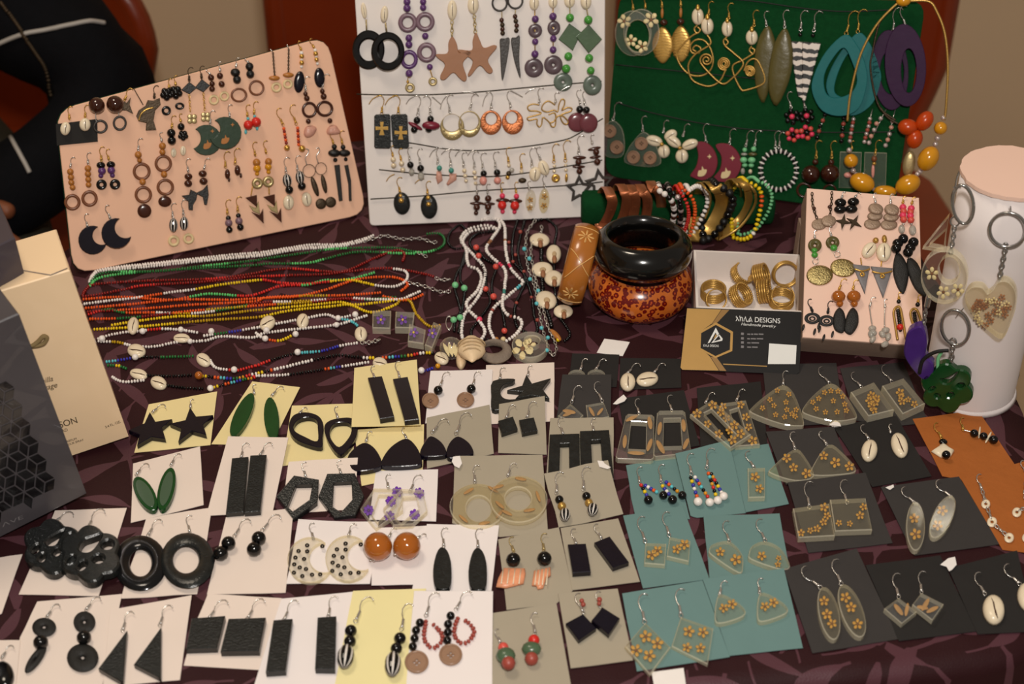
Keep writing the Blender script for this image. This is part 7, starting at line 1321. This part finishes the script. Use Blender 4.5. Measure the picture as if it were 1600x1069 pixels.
CE('H5', [(515, 97), (955, 82), (1012, 400), (978, 415), (550, 460)], 'teal_card', 1.2, .6, 'clear half-moon with yellow flowers', lambda: (res([(548, 290), (575, 255), (665, 240), (735, 310), (744, 385), (718, 425), (565, 325)], 'resin', .004, [(612, 305, 29), (703, 350, 35)], True), hk(668, 258, 628, 132)), lambda: (res([(778, 310), (800, 265), (870, 240), (960, 280), (1016, 385), (960, 405), (792, 348)], 'resin', .004, [(852, 328, 29), (950, 342, 18), (945, 378, 20)], True), hk(878, 252, 818, 124)))
CE('H5', [(510, 462), (980, 400), (1090, 860), (665, 905)], 'teal_card', 5.2, .8, 'clear rounded triangle with two flowers', lambda: (res([(605, 550), (700, 585), (757, 640), (735, 682), (610, 718), (580, 680)], 'resin', .004, [(632, 630, 29), (680, 607, 31)], True), hk(605, 560, 632, 470)), lambda: (res([(845, 540), (945, 575), (1001, 625), (985, 665), (858, 708), (825, 672)], 'resin', .004, [(870, 620, 29), (920, 598, 31)], True), hk(840, 552, 835, 458)))
CE('H5', [(45, 545), (510, 470), (668, 912), (130, 995)], 'teal_card', 6, 1, 'large clear diamond with four yellow flowers', lambda: (res([(180, 712), (325, 855), (205, 1015), (62, 850)], 'resin', .003, [(182, 795, 39), (248, 835, 39), (125, 875, 39), (202, 905, 39)]), hk(178, 728, 145, 552)), lambda: (res([(385, 678), (573, 745), (540, 955), (330, 850)], 'resin', .003, [(430, 765, 36), (512, 770, 34), (420, 858, 31), (498, 862, 31)]), hk(388, 690, 360, 522)))
# --- black and charcoal cards
def pet(*p):
    for x, y, rx, ry, r in p: el(x, y, rx, ry, r, 'petal_brown', .0006, 'petal', .0015)
CE('G4', [(168, 123), (450, 130), (433, 322), (145, 320)], 'black_card', 1, .6, 'small clear half disc', lambda: (pr(ell(195, 248, 50, 30, 0), 'resin_clear', .003), hk(215, 230, 242, 152)), lambda: (pr(ell(312, 246, 52, 30, 0), 'resin_clear', .003), hk(305, 225, 355, 152)))
CE('G4', [(110, 248), (402, 248), (400, 505), (75, 505)], 'charcoal_card', 5, .8, 'clear diamond with brown petals', lambda: (pet((150, 470, 40, 12, 10), (140, 485, 30, 10, -20)), pr([(158, 420), (235, 490), (190, 535), (83, 494)], 'resin_clear', .003), hk(162, 425, 198, 312)), lambda: (pet((285, 470, 32, 10, 60), (335, 470, 28, 9, -50)), pr([(250, 430), (355, 412), (390, 500), (262, 525)], 'resin_clear', .003), hk(352, 418, 298, 302)))
CE('G4', [(455, 150), (815, 155), (820, 325), (450, 340)], 'black_card', 1, .6, 'furthest back white cowrie', lambda: (cw(500, 288, 46, 48), hk(490, 250, 560, 178)), lambda: (cw(617, 272, 66, 38, -8), hk(650, 245, 710, 178)))
fr_l = ([(502, 482), (645, 488), (658, 500), (655, 745), (640, 757), (440, 750), (428, 738), (488, 495)], [(522, 527), (612, 532), (608, 695), (502, 690)]); fr_r = ([(690, 463), (828, 461), (842, 472), (878, 705), (868, 718), (665, 738), (654, 726), (675, 478)], [(716, 510), (814, 508), (824, 672), (712, 675)])
CE('G4', [(445, 392), (835, 342), (930, 672), (500, 740)], 'black_card', 1, .6, 'clear open rectangle with brown petals', lambda: (pet((525, 508, 42, 11, -25), (632, 537, 14, 38, -10), (482, 648, 13, 40, 5), (630, 668, 13, 40, 20), (550, 717, 52, 11, 3)), frame(*fr_l, 'resin_clear'), hk(570, 492, 545, 398)), lambda: (pet((690, 570, 13, 40, 10), (833, 552, 14, 38, -5), (695, 680, 15, 46, -30), (847, 662, 13, 36, 25)), frame(*fr_r, 'resin_clear'), hk(765, 475, 738, 376)))
CE('G5', [(148, 215), (528, 175), (570, 560), (170, 560)], 'black_card', 1, .6, 'clear open frame with yellow flowers', lambda: (at_h(.0045), res([(240, 282), (472, 490), (350, 570), (108, 370)], 'resin', .004, [(243, 318, 30), (150, 368, 30), (292, 360, 27), (212, 430, 25), (278, 490, 28), (372, 437, 30), (345, 468, 27), (408, 488, 30), (360, 525, 30)], False, [[(192, 362), (236, 340), (382, 490), (332, 520)]]), hk(195, 310, 240, 238)), lambda: (res([(290, 305), (440, 285), (525, 550), (380, 562)], 'resin', .004, [(305, 325, 25), (410, 315, 25), (440, 388, 26), (457, 448, 24), (482, 530, 32), (325, 395, 26)], False, [[(345, 348), (395, 332), (440, 480), (402, 492)]]), hk(382, 296, 418, 218)))
def small(ps): return [(x, y, 18) for x, y in ps]
CE('G5', [(540, 75), (980, 65), (1030, 420), (580, 450)], 'charcoal_card', 1.6, .8, 'large clear rounded triangle with many tiny flowers', lambda: (res([(665, 195), (730, 250), (788, 418), (750, 440), (640, 425), (475, 362), (480, 325), (580, 240)], 'resin_yellow', .005, small([(628, 230), (697, 253), (585, 285), (540, 335), (608, 320), (680, 300), (685, 345), (618, 375), (672, 388), (735, 385), (740, 345), (715, 370)]), True), hk(662, 205, 670, 112)), lambda: (res([(945, 185), (1020, 232), (1102, 370), (1070, 402), (950, 410), (795, 368), (785, 328), (860, 240)], 'resin_yellow', .005, small([(910, 242), (948, 232), (990, 235), (1018, 265), (875, 278), (840, 300), (962, 292), (1030, 312), (860, 340), (915, 360), (985, 358), (1040, 350)]), True), hk(948, 196, 868, 104)))
CE('G6', [(80, 55), (432, 20), (575, 360), (430, 372), (170, 345)], 'charcoal_card', 1, .6, 'thick clear block with tiny flower cluster', lambda: (res([(140, 185), (270, 130), (382, 285), (238, 320)], 'resin', .007, [(255, 205, 24), (243, 235, 24), (278, 245, 24), (258, 268, 26), (285, 222, 22), (270, 290, 22)]), hk(205, 165, 138, 90)), lambda: (res([(315, 150), (435, 108), (555, 250), (430, 308)], 'resin', .007, [(415, 190, 26), (425, 240, 24), (460, 230, 18), (495, 255, 22), (420, 212, 20)]), hk(375, 138, 308, 50)))
CE('G5', [(560, 475), (965, 445), (1080, 740), (680, 790)], 'charcoal_card', 6.6, 1, 'clear rounded triangle with three yellow flowers', lambda: (res([(730, 578), (795, 625), (846, 740), (735, 767), (590, 722), (595, 688)], 'resin_yellow', .004, [(685, 633, 30), (725, 690, 29), (803, 725, 32)], True), hk(735, 585, 705, 482)), lambda: (res([(935, 550), (1025, 605), (1095, 690), (1060, 725), (848, 735), (840, 680)], 'resin_yellow', .004, [(905, 620, 29), (975, 660, 34), (1058, 683, 31)], True), hk(928, 558, 873, 484)))
CE('G6', [(40, 375), (395, 320), (590, 655), (260, 715)], 'black_card', 1.4, .8, 'upper right white cowrie', lambda: (cw(245, 508, 45, 57, 12), hk(245, 455, 192, 380)), lambda: (cw(413, 478, 44, 68, -22), hk(362, 418, 355, 368)))
CE('H6', [(35, 45), (430, -5), (568, 352), (140, 402)], 'charcoal_card', 5, .8, 'clear square with scattered yellow flowers', lambda: (res([(62, 175), (245, 150), (275, 315), (90, 325)], 'resin_yellow', .005, [(220, 172, 25), (235, 215, 21), (217, 247, 21), (185, 280, 21), (150, 290, 18), (103, 302, 21)]), hk(148, 185, 125, 44)), lambda: (res([(250, 130), (430, 122), (465, 285), (275, 292)], 'resin_yellow', .005, [(420, 170, 21), (403, 213, 23), (295, 252, 18), (350, 255, 17)]), hk(340, 160, 303, 38)))
CE('H6', [(508, 68), (905, 15), (1110, 358), (680, 415)], 'charcoal_card', 1.8, .8, 'clear long oval with two flowers', lambda: (res(ell(685, 265, 48, 125, 0), 'resin_yellow', .004, [(678, 228, 27), (685, 308, 31)]), hk(685, 155, 608, 84)), lambda: (res(ell(822, 217, 50, 118, 25), 'resin_yellow', .004, [(820, 188, 29), (797, 262, 28)]), hk(872, 125, 782, 50)))
CE('H6', [(15, 485), (385, 380), (600, 840), (160, 912)], 'charcoal_card', 4.5, .8, 'clear long oval with three flowers', lambda: (res(ell(245, 708, 52, 138, -12), 'resin_yellow', .004, [(220, 648, 27), (235, 715, 29), (260, 762, 27)]), hk(212, 588, 98, 494)), lambda: (res(ell(362, 695, 56, 143, -20), 'resin_yellow', .004, [(328, 630, 29), (357, 680, 29), (390, 765, 29)]), hk(312, 572, 258, 444)))
CE('H6', [(430, 465), (810, 415), (995, 800), (600, 850)], 'black_card', 1.8, .8, 'small clear diamond with pale petals', lambda: (pet((598, 690, 12, 36, -38), (640, 690, 10, 34, 10)), pr([(600, 630), (692, 700), (615, 762), (525, 685)], 'resin_clear', .004), hk(602, 640, 570, 512)), lambda: (at_h(.002), pet((735, 665, 12, 36, 30), (770, 690, 34, 11, -25), (720, 680, 30, 10, 10)), pr([(715, 605), (828, 662), (770, 745), (668, 665)], 'resin_clear', .004), hk(715, 615, 705, 498)))
CE('H6', [(850, 480), (1200, 390), (1300, 800), (1000, 815)], 'black_card', 2.4, 1, 'bottom right white cowrie', lambda: (cw(1083, 685, 54, 72, -14), hk(1042, 622, 982, 512)), lambda: (cw(1255, 620, 50, 70, -14), hk(1222, 570, 1128, 478)))
# --- tan leather cards
def starshell(): dm([(590, 515), (630, 488), (655, 468), (690, 495), (718, 512), (690, 552), (640, 545)], 'shell', .003, 'star_shell')
CE('G6', [(485, 337), (848, 288), (1060, 600), (760, 680), (650, 655)], 'tan_leather', 1, .6, 'black bead and white shell', lambda: (starshell(), bd(655, 465, 24, 'black', 14), bd(655, 490, 22, 'white_bead', 10), bd(672, 537, 24, 'black', h=.002), hk(650, 448, 602, 368, 1, 'gold')), lambda: (bd(828, 418, 23, 'black'), bd(880, 433, 22, 'black'), bd(935, 453, 25, 'black'), bd(857, 412, 6, 'shell', 34, 12, 'shell_disc'), bd(907, 440, 7, 'shell', 36, 20, 'shell_disc'), wr([(770, 400), (805, 408), (830, 418)], 'silver'), hk(768, 405, 752, 332, 1, 'gold')))
def wdisc(x, y, r): rg(x, y, r, r, 'shell', .3, .002, name='shell_ring')
CE('G6', [(755, 672), (1150, 560), (1150, 1085), (985, 1065)], 'tan_leather', 1.8, .8, 'white shell ring chain', lambda: (wdisc(892, 812, 25), wdisc(927, 912, 28), wdisc(1022, 1000, 27), chain([(872, 735), (890, 800)], 'silver', 22, .0005, 8), chain([(900, 830), (922, 890)], 'silver', 22, .0005, 8), chain([(942, 928), (1008, 985)], 'silver', 22, .0005, 8), hk(872, 738, 842, 650)), lambda: (wdisc(1065, 858, 26), wdisc(1120, 1000, 26), chain([(1105, 835), (1075, 850)], 'silver', 18, .0005, 8), chain([(1122, 640), (1115, 700), (1108, 780)], 'silver', 22, .0005, 8), hk(1118, 640, 1085, 575)))
# --- loose paper
def slip(view, pts, label, h=0, name='paper_slip'):
    begin(name, TAB); V(view); CUR.h = h; mb = MB(); mb.prism([lift(pts, h + .0006)], Vc(0, 0, 1), .0004, .0001); c = sum(mb.v, Vector()) / len(mb.v); tag(mb.build(name, 'scrap', c), label, 'paper')
slip('G4', [(360, 35), (512, 55), (470, 138), (315, 118)], 'small blank white slip behind the black cards')
slip('H5', [(215, 1000), (400, 975), (415, 1085), (230, 1085)], 'white paper strip at the table edge below the teal cards')
slip('G4', [(318, 762), (352, 765), (362, 780), (398, 802), (380, 812), (330, 798)], 'torn white scrap on the grey card with striped ball earrings', .008, 'paper_scrap')
slip('G4', [(475, 368), (494, 390), (480, 408), (435, 426), (412, 424), (440, 395)], 'curled torn white scrap beside the clear rectangle card', .003, 'paper_scrap')
slip('G3', [(250, 603), (290, 598), (302, 640), (285, 668), (258, 655), (243, 630)], 'torn white scrap on the corner of the clear hoop card', .0075, 'paper_scrap')
slip('G5', [(972, 408), (1000, 425), (1008, 442), (938, 436)], 'torn white scrap under the large tiny-flower triangle', .005, 'paper_scrap')
slip('G6', [(20, 365), (55, 345), (80, 358), (86, 378), (40, 382)], 'torn white scrap on the corner of the upper right cowrie card', .003, 'paper_scrap')
slip('H6', [(532, 70), (572, 55), (575, 68), (555, 82)], 'small torn white spot on the two-flower oval card', .003, 'paper_scrap')
slip('H6', [(810, 462), (850, 430), (885, 422), (893, 462), (870, 488), (855, 495), (842, 472)], 'torn white scrap between the two black cards at bottom right', .004, 'paper_scrap')
